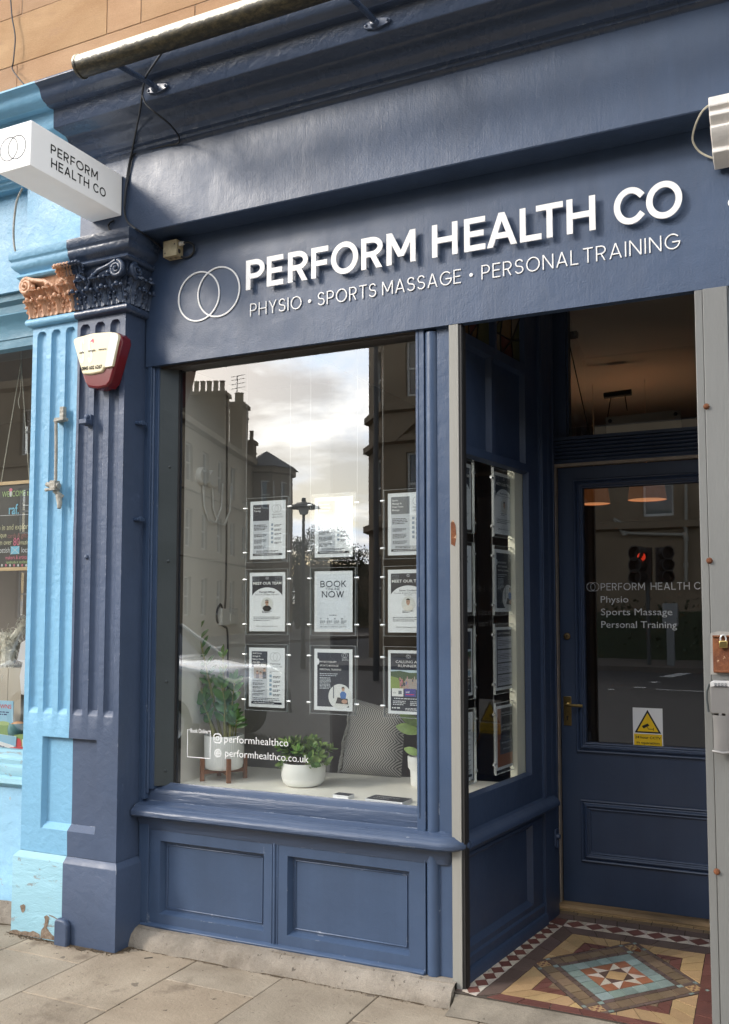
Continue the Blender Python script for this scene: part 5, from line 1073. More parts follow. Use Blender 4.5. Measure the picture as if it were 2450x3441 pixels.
# ================================================================== INSIDE THE SHOP
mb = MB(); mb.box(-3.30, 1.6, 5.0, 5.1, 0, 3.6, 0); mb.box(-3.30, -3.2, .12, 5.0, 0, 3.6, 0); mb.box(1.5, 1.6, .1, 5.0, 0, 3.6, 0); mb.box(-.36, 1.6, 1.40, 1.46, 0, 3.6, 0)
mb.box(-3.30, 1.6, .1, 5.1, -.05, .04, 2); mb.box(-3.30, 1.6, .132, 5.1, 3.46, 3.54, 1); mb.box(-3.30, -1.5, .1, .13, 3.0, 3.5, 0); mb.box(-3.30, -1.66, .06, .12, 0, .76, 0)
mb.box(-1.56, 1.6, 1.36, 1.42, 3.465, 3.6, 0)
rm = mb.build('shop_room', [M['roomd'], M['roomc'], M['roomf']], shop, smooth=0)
# the wall behind the return riser
MB().prism([(-.05, -.03), (1.0, -.03), (1.0, -.10), (-.05, -.10)], (RA.x, RA.y, 0), RU, RN, EZ, .04, .80).build('return_backing', M['roomd'], shop)
FZ = .79
ds = empty('window_display_base', 'cream window display ledge with beige side wall and grey backing board', 'display ledge')
mb = MB().add([(-3.10, .10, FZ), (-1.56, .10, FZ), (-1.43, .84, FZ), (-1.56, .84, FZ), (-2.53, .715, FZ), (-3.10, .70, FZ)], [(0, 1, 2, 3, 4, 5)]); mb.box(-3.1, -1.60, .10, .12, FZ-.03, FZ-.002)
mb.build('ledge_top', M['cream'], ds, smooth=0)
MB().box(-3.13, -3.10, .105, .72, FZ-.01, 2.99).build('side_panel', M['beige'], ds)
MB().box(-3.10, -2.535, .72, .75, FZ-.01, 2.99).build('backing_board', M['greyp'], ds)
uL, uR = (onR(1733, 2100, -.036)-RA).dot(RU), (onR(1771, 2100, -.036)-RA).dot(RU); mb = MB().prism([(uL, -.034), (uR, -.034), (uR, -.075), (uL, -.075)], (RA.x, RA.y, FZ), RU, RN, EZ, 0, 1.63); mb.build('cream_upright', M['cream_post'], ds, bevel=.002)
# switch box and cable on the side wall
sp = lambda px, py: at(px, py, X=-3.098)
a, b = sp(733, 2045), sp(786, 2100)
sb = empty('switch_box', 'white wall switch box on the beige side wall of the window', 'switch'); mb = MB().box(-3.10, -3.07, min(a.y, b.y), max(a.y, b.y), b.z, a.z); mb.build('box_case', M['plaster'], sb, bevel=.004)
yy = (a.y+b.y)/2; MB().box(-3.071, -3.066, yy-.0, yy+.05, a.z-.085, a.z-.035).build('switch_rocker', M['plaster'], sb, bevel=.002)
cable([sp(762, 1180), sp(762, 1500), sp(758, 2010), sp(740, 2030), sp(729, 2055), sp(731, 2090), sp(752, 2104), sp(764, 2125), sp(765, 2250), sp(765, 2420)], .0065, 'wall_cable', 'black cable running down past the switch box in the window')
for i, (px, lb) in enumerate(((677, 'first round white wall socket high on the window side wall'), (708, 'second round white wall socket beside the switch cable'))):
    c = sp(px, 1600+i*10); g = empty('round_socket', lb, 'socket', 'round wall sockets in the window'); MB().lathe([(.05, 0), (.05, .02), (.044, .03), (.001, .031)], (-3.10, c.y, c.z), 20, 0, ax=EX).build('socket_case', M['plaster'], g)
    MB().tube([(-3.085, c.y, c.z-.04), (-3.085, c.y+.01, c.z-.16), (-3.08, c.y+.05, c.z-.24), (-3.08, c.y+.11, c.z-.25), (-3.085, c.y+.17, c.z-.16), (-3.085, c.y+.18, c.z-.02)], .006, 7).build('socket_cable', M['plaster'], g)
# lettering on the window glass
wp = Print((0, .0885, 0), EX, EZ, OUT); g = lambda px, py: xz(px, py, .0885)
a, b = g(631, 2452), g(706, 2549)
V = M['vinyl']; tt = .004
wp.line([(a[0]+.010, a[1]), (a[0], a[1]), (a[0], b[1]), (b[0], b[1]), (b[0], a[1]), (b[0]-.010, a[1])], tt, V, 1)
ta, tb = g(640, 2461), g(699, 2461); wp.text('Book Online', ta[0], ta[1], .021, V, 2, width=tb[0]-ta[0], bold=.01)
wp.build('booking_frame', shop); wp = Print((0, .0885, 0), EX, EZ, OUT)
ia = g(731, 2481); wp.line([(ia[0]+.022*cx_, ia[1]+.022*cz_) for cx_, cz_ in [(-1, -.6), (-1, .6), (-.6, 1), (.6, 1), (1, .6), (1, -.6), (.6, -1), (-.6, -1), (-1, -.6)]], .005, V, 1); wp.ring(ia[0], ia[1], .0115, .004, V, 2); wp.ell(ia[0]+.012, ia[1]+.012, .003, .003, V, 2)
a, b = g(754, 2496), g(969, 2507); wp.text('performhealthco', a[0], (a[1]+b[1])/2, .038, V, 2, width=b[0]-a[0], bold=-.010)
wp.build('account_line', shop); wp = Print((0, .0885, 0), EX, EZ, OUT)
ib = g(732, 2531); wp.ring(ib[0], ib[1], .021, .003, V, 1); wp.ring(ib[0], ib[1], .010, .0025, V, 2, ry=.021); wp.rect(ib[0]-.019, ib[1]-.001, ib[0]+.019, ib[1]+.0015, V, 3); wp.rect(ib[0]-.001, ib[1]-.019, ib[0]+.0015, ib[1]+.019, V, 3.4)
a, b = g(757, 2545), g(1037, 2560); wp.text('performhealthco.co.uk', a[0], (a[1]+b[1])/2, .038, V, 2, width=b[0]-a[0], bold=-.010)
wp.build('website_line', shop)

# ------------------------------------------------------------------ posters in acrylic holders on wires
rnd = random.Random(21)
def squiggle(p, x0, x1, y, h, mat, l=3, n=1, lead=None):
    """small print below the picture's resolution: lines of short words"""
    lead = lead or h*1.9
    for i in range(n):
        x = x0; end = x0+(x1-x0)*(rnd.uniform(.55, .85) if i == n-1 and n > 1 else rnd.uniform(.9, 1))
        while x < end:
            w = rnd.uniform(1.2, 4.2)*h; w = min(w, end-x)
            if w > h*.5: p.rect(x, y-i*lead, x+w, y-i*lead+h*rnd.uniform(.8, 1.1), mat, l)
            x += w+h*.7
def portrait(p, cx, cy, r, shirt, hair, glasses=False, l=3):
    skin = plainc('printed_skin', (.50, .29, .20)); p.ell(cx, cy, r, r*1.02, plainc('printed_pale', (.66, .66, .63)), l)
    p.poly([(cx-r*.78, cy-r*.62), (cx-r*.55, cy-r*.28), (cx-r*.18, cy-r*.12), (cx+r*.18, cy-r*.12), (cx+r*.55, cy-r*.28), (cx+r*.78, cy-r*.62), (cx+r*.4, cy-r*.93), (cx, cy-r*1.0), (cx-r*.4, cy-r*.93)], shirt, l+1)
    p.rect(cx-r*.13, cy-r*.2, cx+r*.13, cy+r*.1, skin, l+1.5); p.ell(cx, cy+r*.25, r*.29, r*.40, skin, l+2); p.ell(cx, cy+r*.50, r*.30, r*.22, hair, l+2.5, 0, 180)
    p.rect(cx-r*.18, cy+r*.26, cx-r*.06, cy+r*.30, M['ink'], l+3); p.rect(cx+r*.06, cy+r*.26, cx+r*.18, cy+r*.30, M['ink'], l+3); p.rect(cx-r*.08, cy+r*.03, cx+r*.08, cy+r*.06, plainc('printed_lip', (.35, .12, .10)), l+3)
    if glasses: p.rect(cx-r*.24, cy+r*.24, cx+r*.24, cy+r*.34, plainc('printed_glasses', (.10, .03, .02)), l+3.5)
_PC = {}
def plainc(n, c):
    if n not in _PC: _PC[n] = plain(n, c, .5)
    return _PC[n]
def rings_(p, cx, cy, r, t, mat, l=4): p.ring(cx-r*.42, cy, r, t, mat, l); p.ring(cx+r*.42, cy, r, t, mat, l+.4)
PG, INK, PAP = M['paper2'], M['ink'], M['paper']
def d_service(p, w, h, title, grey=False):
    top = M['gr_t'] if grey else INK
    p.rect(.016, .016, w-.016, h-.016, PAP, 2); p.rect(.018, h*.66, w*.54, h-.018, top, 3); p.rect(.018, h*.10, w*.54, h*.66, plainc('printed_grey_panel', (.56, .58, .62)), 3)
    for i, t in enumerate(title): p.text(t, .024, h*(.87-.052*i), .0085, M['letter'], 4, bold=.015)
    rings_(p, w*.75, h*.86, .020, .0014, M['gr_t']); p.text('PERFORM', w*.62, h*.745, .0085, M['gr_t'], 4, width=w*.27); p.text('HEALTH CO', w*.62, h*.70, .0085, M['gr_t'], 4, width=w*.31)
    squiggle(p, .024, w*.50, h*.58, .0042, INK, 4, 4); squiggle(p, .026, w*.48, h*.42, .003, INK, 4, 3); squiggle(p, .026, w*.48, h*.33, .003, INK, 4, 4); squiggle(p, .026, w*.48, h*.22, .003, INK, 4, 3)
    for i in range(5): p.rect(w*.60, h*(.565-.075*i), w*.66, h*(.565-.075*i)+.013, plainc('printed_icon', (.30, .36, .44)), 4); squiggle(p, w*.69, w*.90, h*(.575-.075*i), .0032, INK, 4, 2)
    squiggle(p, .04, w*.86, h*.135, .0032, INK, 4, 2); p.rect(.018, .018, w-.018, h*.098, INK, 4); squiggle(p, .03, w-.03, h*.075, .0028, PAP, 5, 1)
def d_team(p, w, h, who):
    p.rect(.014, .014, w-.014, h-.014, PAP, 2); p.rect(.016, h*.60, w-.016, h-.018, INK, 3)
    p.ell(w/2, h*.50, w*.47, h*.245, PAP, 4, 0, 180)
    for i in range(5):
        for j in range(7): p.rect(.020+j*.006, h*.93-i*.007, .0225+j*.006, h*.93-i*.007+.0015, PG, 4); p.rect(w-.058+j*.006, h*.93-i*.007, w-.0555+j*.006, h*.93-i*.007+.0015, PG, 4)
    rings_(p, w/2, h*.905, .0065, .001, PAP); p.text('MEET OUR TEAM', w*.10 if who == 0 else w*.10, h*.795, .0135, M['letter'], 5, width=w*.80, bold=.02)
    a, b = (('Darragh Billings', 'Sports & Massage Therapist'), ('Steven Cockburn', 'Founder & Lead Physiotherapist'))[who]
    p.text(a, w/2, h*.655, .0085, INK, 6, width=w*.44, align='C', bold=.012); p.text(b, w/2, h*.615, .0072, M['gr_t'], 6, width=w*.68, align='C')
    if who: p.text('MSc, HCPC', w/2, h*.585, .0065, M['gr_t'], 6, align='C')
    portrait(p, w/2, h*.455, w*.165, M['black'] if who == 0 else plainc('printed_cream', (.7, .66, .6)), plainc('printed_grey_hair', (.25, .24, .23)) if who == 0 else M['black'], who == 0, 6)
    squiggle(p, w*.36, w*.64, h*.335, .0034, INK, 4, 2); squiggle(p, .026, w*.88, h*.235, .0036, M['gr_t'], 4, 3, .0085); p.text('BOOK AT PERFORMHEALTHCO.CO.UK', w/2, h*.075, .0055, INK, 4, width=w*.60, align='C')
def d_book(p, w, h):
    p.rect(.014, .014, w-.014, h-.014, plainc('printed_ice', (.72, .75, .80)), 2)
    p.caps('BOOK', w*.16, h*.735, w*.68, h*.105, .0042, INK, 4); p.caps('ONLINE', w*.31, h*.685, w*.37, h*.042, .0018, M['gr_t'], 4); p.caps('NOW', w*.20, h*.565, w*.58, h*.105, .0042, INK, 4)
    for i in range(4): x = w*(.15+.185*i); p.text('0%d.' % (i+1), x, h*.205, .0072, INK, 4, bold=.01); squiggle(p, x, x+w*.15, h*.175, .0028, M['gr_t'], 4, 3)
    p.rect(w*.14, h*.115, w*.86, h*.118, M['gr_t'], 4); p.text('OR CALL US ON 0131 226 0176', w/2, h*.075, .0062, INK, 4, width=w*.70, align='C'); squiggle(p, w*.40, w*.60, h*.27, .003, INK, 4, 1)
    for i in range(3): p.line([(w*.08+i*.012, h*.22), (w*.14+i*.006, h*.32), (w*.10+i*.01, h*.42), (w*.17, h*.5)], .0008, PG, 3)
def d_class(p, w, h):
    p.rect(.014, .014, w-.014, h-.014, PAP, 2); p.rect(.016, h*.67, w*.52, h-.018, INK, 3); p.rect(.016, h*.07, w*.52, h*.67, plainc('printed_grey_panel', (.56, .58, .62)), 3)
    for i, t in enumerate(('Small Group', 'Strength &', 'Balance Classes', 'April 20th')): p.text(t, .022, h*(.895-.05*i), .0078, M['letter'], 4, bold=.012)
    rings_(p, w*.74, h*.85, .022, .0014, M['gr_t']); p.text('PERFORM', w*.60, h*.715, .0095, M['gr_t'], 4, width=w*.28, bold=.005); p.text('HEALTH CO', w*.60, h*.67, .0095, M['gr_t'], 4, width=w*.33, bold=.005)
    p.rect(.030, h*.48, w*.50, h*.70, plainc('printed_photo_wall', (.42, .36, .32)), 4)
    for i, (cx, s) in enumerate(((.052, .9), (.072, .8), (.094, 1.25))):
        p.rect(cx-.010, h*.48, cx+.010, h*.48+.028*s, plainc('printed_cloth%d' % i, [(.25, .2, .2), (.5, .4, .36), (.09, .09, .10)][i]), 5); p.ell(cx, h*.48+.034*s, .0065, .008, plainc('printed_skin', (.50, .29, .20)), 6); p.ell(cx, h*.48+.038*s, .007, .006, plainc('printed_hair', (.10, .06, .04)), 6.5, 0, 180)
    p.text('Is This Right For Me?', .024, h*.435, .0052, INK, 4, bold=.01)
    for q in range(4): squiggle(p, .024, w*.46, h*(.395-.06*q), .0034, INK, 4, 2)
    p.text('What the Classes', w*.58, h*.60, .0055, INK, 4, width=w*.30); p.text('Offer', w*.58, h*.575, .0055, INK, 4)
    for i in range(5): p.rect(w*.58, h*(.505-.075*i), w*.645, h*(.505-.075*i)+.014, plainc('printed_icon2', (.25, .36, .46)), 4); squiggle(p, w*.68, w*.90, h*(.515-.075*i), .0034, INK, 4, 2)
    squiggle(p, .024, w*.90, h*.145, .0034, INK, 4, 3, .008); p.rect(.016, .016, w-.016, h*.09, INK, 5); squiggle(p, .03, w-.05, h*.068, .003, PAP, 6, 1)
def d_physio(p, w, h):
    p.rect(.014, .014, w-.014, h-.014, PAP, 2); p.rect(.018, .018, w-.018, h-.018, INK, 3); p.ell(.018, h*.79, .012, .016, PAP, 4, -90, 90); rings_(p, w*.80, h*.90, .0115, .0013, PAP); p.text('PERFORM', w*.73, h*.835, .0045, PAP, 4, width=w*.15); p.text('HEALTH CO', w*.73, h*.815, .0045, PAP, 4, width=w*.17)
    for i, t in enumerate(('PHYSIOTHERAPY', 'SPORTS MASSAGE', 'PERSONAL TRAINING')): p.text(t, w*.15, h*(.775-.062*i), .0092, M['letter'], 4, width=w*[.44, .49, .56][i], bold=.004)
    squiggle(p, w*.15, w*.66, h*.59, .0034, PG, 4, 2, .0085); squiggle(p, w*.15, w*.45, h*.525, .003, PG, 4, 9, .0065)
    p.ell(w*.68, h*.23, w*.30, h*.205, plainc('printed_room', (.72, .72, .71)), 4); p.rect(w*.50, h*.20, w*.53, h*.40, M['gr_t'], 5)
    p.poly([(w*.70, h*.20), (w*.68, h*.28), (w*.73, h*.315), (w*.80, h*.315), (w*.85, h*.28), (w*.83, h*.20)], plainc('printed_blue_shirt', (.05, .15, .42)), 6); p.ell(w*.765, h*.355, .0085, .011, plainc('printed_skin', (.50, .29, .20)), 6); p.ell(w*.765, h*.366, .009, .008, plainc('printed_hair', (.10, .06, .04)), 6.5, 0, 180)
    p.poly([(w*.56, h*.10), (w*.90, h*.10), (w*.88, h*.20), (w*.62, h*.22)], plainc('printed_dark_bench', (.04, .03, .03)), 5); p.ell(w*.80, h*.155, .016, .010, plainc('printed_skin', (.50, .29, .20)), 6); p.poly([(w*.55, h*.085), (w*.93, h*.085), (w*.90, h*.11), (w*.58, h*.12)], plainc('printed_pale', (.66, .66, .63)), 6)
def d_run(p, w, h):
    p.rect(.014, .014, w-.014, h-.014, INK, 2); rings_(p, w*.50, h*.905, .0085, .0012, PAP); p.text('CALLING ALL', w*.5, h*.80, .0125, M['letter'], 4, width=w*.62, align='C'); p.text('RUNNERS', w*.5, h*.735, .0125, M['letter'], 4, width=w*.50, align='C')
    x0, x1, z0, z1 = .014, w-.014, h*.39, h*.69; p.rect(x0, z0, x1, z1, plainc('printed_sky', (.55, .65, .72)), 3)
    p.poly([(x0, z1-.008), (x0+.05, z1-.004), (x0+.1, z1-.012), (x1, z1-.010), (x1, z0), (x0, z0)], plainc('printed_trees', (.06, .10, .04)), 4); p.poly([(x0, z1-.030), (x0+.04, z1-.038), (x0+.06, z0), (x0, z0)], plainc('printed_grass', (.25, .33, .08)), 5); p.poly([(x0+.06, z0), (x1, z0), (x1, z1-.045), (x0+.08, z1-.04)], plainc('printed_path', (.42, .36, .32)), 5)
    for i in range(26):
        cx = rnd.uniform(x0+.035, x1-.008); q = rnd.uniform(0, 1); cz = z0+.012+q*.040; s = 1.25-q*.6
        p.rect(cx-.0035*s, cz, cx+.0035*s, cz+.013*s, plainc('printed_vest%d' % (i % 5), [(.45, .12, .18), (.06, .06, .09), (.5, .45, .4), (.15, .16, .35), (.5, .3, .32)][i % 5]), 6+i*.05); p.rect(cx-.003*s, cz-.011*s, cx-.0006*s, cz, plainc('printed_skin', (.50, .29, .20)), 6+i*.05); p.rect(cx+.0008*s, cz-.009*s, cx+.003*s, cz, plainc('printed_skin', (.50, .29, .20)), 6+i*.05); p.ell(cx, cz+.0165*s, .0025*s, .0032*s, plainc('printed_skin', (.50, .29, .20)), 6.1+i*.05, n=8)
    p.rect(w*.10, h*.275, w*.38, h*.40, M['letter'], 9); p.text('tcs', w*.13, h*.32, .010, M['gr_t'], 10); p.rect(w*.26, h*.31, w*.34, h*.365, M['gr_t'], 10)
    p.rect(w*.41, h*.275, w*.68, h*.40, plainc('printed_violet', (.06, .06, .30)), 9); p.text('emf', w*.44, h*.335, .009, M['letter'], 10, bold=.02); p.rect(w*.44, h*.305, w*.64, h*.315, M['red'], 10); p.rect(w*.71, h*.275, w*.93, h*.40, M['letter'], 9); p.ell(w*.82, h*.335, .016, .014, plainc('printed_icon2', (.25, .36, .46)), 10)
    squiggle(p, w*.15, w*.85, h*.235, .0042, PAP, 4, 1); squiggle(p, w*.12, w*.46, h*.195, .0034, PAP, 4, 3, .008); squiggle(p, w*.54, w*.88, h*.195, .0034, PAP, 4, 3, .008); squiggle(p, w*.10, w*.30, h*.085, .0055, PAP, 4, 1); squiggle(p, w*.42, w*.88, h*.085, .0032, PAP, 4, 2)
def d_testi(p, w, h):
    p.rect(.014, .014, w-.014, h-.014, INK, 2); p.text('CLIENT TESTIMONIALS', w*.10, h*.885, .0095, M['letter'], 4, width=w*.66, bold=.01); rings_(p, w*.86, h*.90, .006, .001, PG)
    for i, (a, b) in enumerate(((.655, .845), (.44, .63), (.26, .42), (.07, .24))): p.rect(.022, h*a, w-.022, h*b, plainc('printed_lilac', (.52, .53, .60)), 3); squiggle(p, .028, w*.3, h*b-.010, .003, M['gr_t'], 4, 1); squiggle(p, .028, w*.86, h*b-.020, .003, INK, 4, 4 if b-a > .17 else 3, .008)
def d_gift(p, w, h):
    p.rect(.014, .014, w-.014, h-.014, plainc('printed_orange', (.33, .11, .03)), 2); p.rect(w*.22, h*.40, w-.014, h-.014, INK, 3); p.text('PERFORM HEALTH CO', w*.27, h*.865, .0085, PG, 4, width=w*.62); squiggle(p, w*.27, w*.88, h*.835, .003, PG, 4, 1)
    p.text('GIFT VOUCHERS', w*.25, h*.66, .013, M['letter'], 4, width=w*.64); p.text('AVAILABLE', w*.25, h*.60, .013, M['letter'], 4, width=w*.46); p.rect(w*.18, h*.235, w*.86, h*.48, plainc('printed_slate', (.07, .075, .09)), 5); p.text('PERFORM HEALTH CO', w*.26, h*.40, .008, PG, 6, width=w*.54); p.text('GIFT VOUCHER', w*.32, h*.30, .008, PG, 6, width=w*.36)
def poster(o, ux, n, w, h, design, label, name='poster'):
    """o = lower left corner of the sheet; ux along it; n towards the viewer"""
    o, ux, n = Vector(o), Vector(ux), Vector(n); t = empty(name, label, 'poster', 'posters in acrylic holders in the window')
    p = Print(o, ux, EZ, n); p.rect(0, 0, w, h, PAP, 0); p.poly([(0, 0), (0, h), (w, h), (w, 0)], plainc('sheet_back', (.6, .6, .6)), -1); design(p, w, h); p.build('printed_sheet', t)
    m = .018; mb = MB(); mb.prism([(-m, -m*.9), (w+m, -m*.9), (w+m, h+m*.9), (-m, h+m*.9)], o, ux, EZ, n, .0065, .0085)
    mb.build('acrylic_panel', M['acryl'], t, smooth=0)
    mb = MB(); E_ = .0011
    for (x0, x1, z0, z1) in ((-m-E_, -m, -m*.9, h+m*.9), (w+m, w+m+E_, -m*.9, h+m*.9), (-m-E_, w+m+E_, -m*.9-E_, -m*.9), (-m-E_, w+m+E_, h+m*.9, h+m*.9+E_)): mb.prism([(x0, z0), (x1, z0), (x1, z1), (x0, z1)], o, ux, EZ, n, -.004, .009)
    mb.build('acrylic_edge', M['edge'], t, smooth=0)
    for x in (-m-.004, w+m+.004):
        for z in (.035, h-.035):
            c = o+ux*x+EZ*z+n*.002; s = -1 if x < 0 else 1; MB().lathe([(.001, -.012), (.0062, -.012), (.0062, .012), (.001, .012)], c+ux*(s*.004), 12, 0, ax=ux).build('wire_grip', M['steel'], t)
    return t
PYp = .17
cols = [-2.703, -2.318, -1.912]; rws = [1.953, 1.584, 1.200]; PW, PH = .214, .300
LAB = [['leftmost poster of the top row, headed Personal Training', 'pale poster at the top of the middle wire column', 'poster headed Sports Massage and Deep Tissue Massage beside the window post'],
       ['Meet Our Team poster with a portrait of a man in glasses and black top', 'white poster reading Book Online Now', 'Meet Our Team poster with a dark-haired portrait beside the window post'],
       ['strength and balance classes poster with a photo of a group, lowest of the left wires', 'dark blue poster with a man in a blue polo shirt, lowest of the middle wires', 'dark poster headed Calling All Runners above the cushion']]
DES = [[lambda p, w, h: d_service(p, w, h, ('Personal', 'Training')), lambda p, w, h: d_service(p, w, h, ('New clients', 'Physiotherapy', 'Assessment'), True), lambda p, w, h: d_service(p, w, h, ('Sports', 'Massage &', 'Deep Tissue', 'Massage'), True)],
       [lambda p, w, h: d_team(p, w, h, 0), d_book, lambda p, w, h: d_team(p, w, h, 1)], [d_class, d_physio, d_run]]
for ri in range(3):
    for ci in range(3): poster((cols[ci], PYp, rws[ri]), EX, OUT, PW, PH, DES[ri][ci], LAB[ri][ci])
def wire(p0, p1, label): tag(MB().tube([p0, p1], .0009, 5).build('display_wire', M['wire']), label, 'wire', 'thin steel wires holding the posters')
for ci, nm in enumerate(('left', 'middle', 'right')):
    for s, x in (('left', cols[ci]-.026), ('right', cols[ci]+PW+.026)): wire((x, PYp, 1.175), (x, PYp, 3.0), '%s of the two thin wires holding the %s column of posters in the front window' % (s, nm))
# posters on the return window, four to a column, seen from the lobby
RO = .062
def rpos(u, z): return RA+RU*u+EZ*z-RN*RO
rdes = [[lambda p, w, h: d_team(p, w, h, 1), d_book, d_run, d_class], [lambda p, w, h: d_team(p, w, h, 1), d_physio, d_testi, d_gift]]
rlab = [['Meet Our Team poster half hidden by the shutter rail, topmost in the side window', 'Book Online Now poster half hidden by the shutter rail in the side window', 'runners poster half hidden by the shutter rail in the side window', 'classes poster half hidden by the shutter rail, lowest in the side window'],
        ['Meet Our Team poster by the cream upright, topmost in the side window', 'dark poster with a blue-shirted man below Meet Our Team in the side window', 'client testimonials poster with four pale boxes in the side window', 'orange and black gift vouchers poster, lowest by the cream upright']]
ua = (onR(1662, 1700, -RO)-RA).dot(RU); ub = (onR(1722, 1700, -RO)-RA).dot(RU); uc = (onR(1583, 1700, -RO)-RA).dot(RU)
zt = [onR(1690, y, -RO).z for y in (1592, 1853, 2112, 2370)]; zb = [onR(1690, y, -RO).z for y in (1788, 2052, 2308, 2580)]
zt = [zt[0]+(zt[3]-zt[0])*i/3 for i in range(4)]
for r_ in range(4):
    poster(rpos(ua-.006, zt[r_]-.315), RU, RN, .225, .315, rdes[1][r_], rlab[1][r_]); poster(rpos(uc-.225, zt[r_]-.315), RU, RN, .225, .315, rdes[0][r_], rlab[0][r_])
for u, lb in ((ua-.031, 'wire at the street side of the gift voucher poster column'), (ua+.245, 'wire beside the cream upright in the side window'), (uc+.025, 'wire near the shutter rail in the side window')): wire(rpos(u, zt[3]-.33), rpos(u, 2.45), lb)
# ================================================================== THINGS STANDING IN THE WINDOW
def leaf_blade(mb, base, d, up_, L, Wd, mi=0, curl=.15, fold=.12, nu=4, nv=7, round_=1.0):
    base, d = Vector(base), Vector(d).normalized(); up_ = Vector(up_); side = d.cross(up_).normalized(); nn = side.cross(d).normalized()
    def fn(a, b):
        u = a*2-1; w = Wd*.5*(math.sin(math.pi*min(1, b*.93+.04))**(.75*round_)); return base+d*(L*b)+side*(u*w)+nn*(-curl*L*b*b+abs(u)*w*fold)
    mb.grid(nu, nv, fn, mi)
# --- zz plant
c = at(747, 2622, Z=FZ); zc = Vector((c.x-.005, c.y+.02, FZ))
st = empty('plant_stand', 'low brown wooden four-legged stand under the tall white pot', 'plant stand')
LW = .115
for a in (20, 110, 200, 290):
    d = Vector((math.cos(R(a-62)), math.sin(R(a-62)), 0)); MB().obox(zc+d*LW+EZ*.062, d, EZ.cross(d), EZ, .011, .011, .062).build('leg', M['terra'], st, bevel=.002)
mb = MB()
for i, a in enumerate((20, 110)): d = Vector((math.cos(R(a-62)), math.sin(R(a-62)), 0)); mb.obox(zc+EZ*(.047+.0004*i), d, EZ.cross(d), EZ, LW-.011, .009, .011)
mb.build('cross_bar', M['terra'], st, bevel=.002)
zz = empty('zz_plant', 'tall dark green zz plant in a ribbed white pot on a wooden stand', 'potted plant')
mb = MB(); mb.lathe([(.001, .060), (.085, .060), (.095, .066), (.101, .085), (.103, .232), (.101, .238), (.096, .236), (.095, .215)], zc, 192, 0, rib=.0022, ribn=64); mb.build('pot', M['potw'], zz, smooth=60)
MB().lathe([(.096, .215), (.05, .222), (.001, .224)], zc, 24).build('soil', M['soil'], zz)
rz = random.Random(12)
def zz_stem(tip, base, n, L, W_, flat=1.0, mat=0, bend=.03, r0=.009):
    base, tip = Vector(base), Vector(tip); mb = MB(); ms = MB(); ax = tip-base; sd = Vector((ax.y, -ax.x, 0)); sd = sd.normalized() if sd.length > .01 else EX
    pts = [base.lerp(tip, t)+Vector((0, 0, 1))*bend*math.sin(math.pi*t) for t in [i/10 for i in range(11)]]
    ms.tube(pts, [r0*(1-.72*i/10) for i in range(11)], 8)
    plane = Vector((rz.uniform(-.4, .4), -1, .25)).normalized()
    for i in range(n):
        t = .40+.57*i/(n-1); p = base.lerp(tip, t)+EZ*bend*math.sin(math.pi*t); ad = ax.normalized(); lat = ad.cross(plane).normalized()
        s = 1-.35*abs(t-.6)
        for sg_ in (-1, 1):
            d = (ad*.75+lat*sg_*.85+plane*rz.uniform(-.25, .3)).normalized(); leaf_blade(mb, p, d, plane, L*s*rz.uniform(.85, 1.1), W_*s*rz.uniform(.68, .88), mat, curl=rz.uniform(-.05, .25), fold=.25)
    leaf_blade(mb, tip, ax.normalized(), plane, L*.8, W_*.8, mat)
    return mb, ms
top = lambda px, py: at(px, py, Y=zc.y)
fol = MB(); stm = MB()
for (px, py, bx, n, L, W_, m_, bd, r0) in ((668, 2105, -.02, 8, .080, .030, 0, .0, .009), (637, 2228, -.04, 6, .088, .036, 0, .03, .009), (645, 2335, -.05, 4, .085, .044, 0, .05, .008), (742, 2200, .02, 4, .070, .034, 1, .0, .013), (798, 2290, .05, 4, .085, .054, 0, .03, .008), (765, 2300, .03, 3, .085, .058, 0, .02, .008), (815, 2412, .06, 3, .080, .030, 0, .02, .005), (796, 2395, .055, 3, .07, .028, 0, .02, .005), (700, 2360, -.03, 3, .085, .056, 0, .02, .008), (762, 2360, .02, 3, .08, .05, 0, .02, .007)):
    tp_ = top(px, py)+Vector((0, rz.uniform(-.06, .04), 0)); a, b = zz_stem(tp_, zc+Vector((bx, rz.uniform(-.04, .03), .215)), n, L, W_, mat=m_, bend=bd, r0=r0)
    o_ = len(fol.v); fol.v += a.v; fol.f += [[i+o_ for i in f] for f in a.f]; fol.m += a.m
    o_ = len(stm.v); stm.v += b.v; stm.f += [[i+o_ for i in f] for f in b.f]; stm.m += b.m
fol.build('foliage', [M['leaf'], M['leaf2']], zz, smooth=60, fix=False); stm.build('stems', M['stem'], zz, smooth=60)
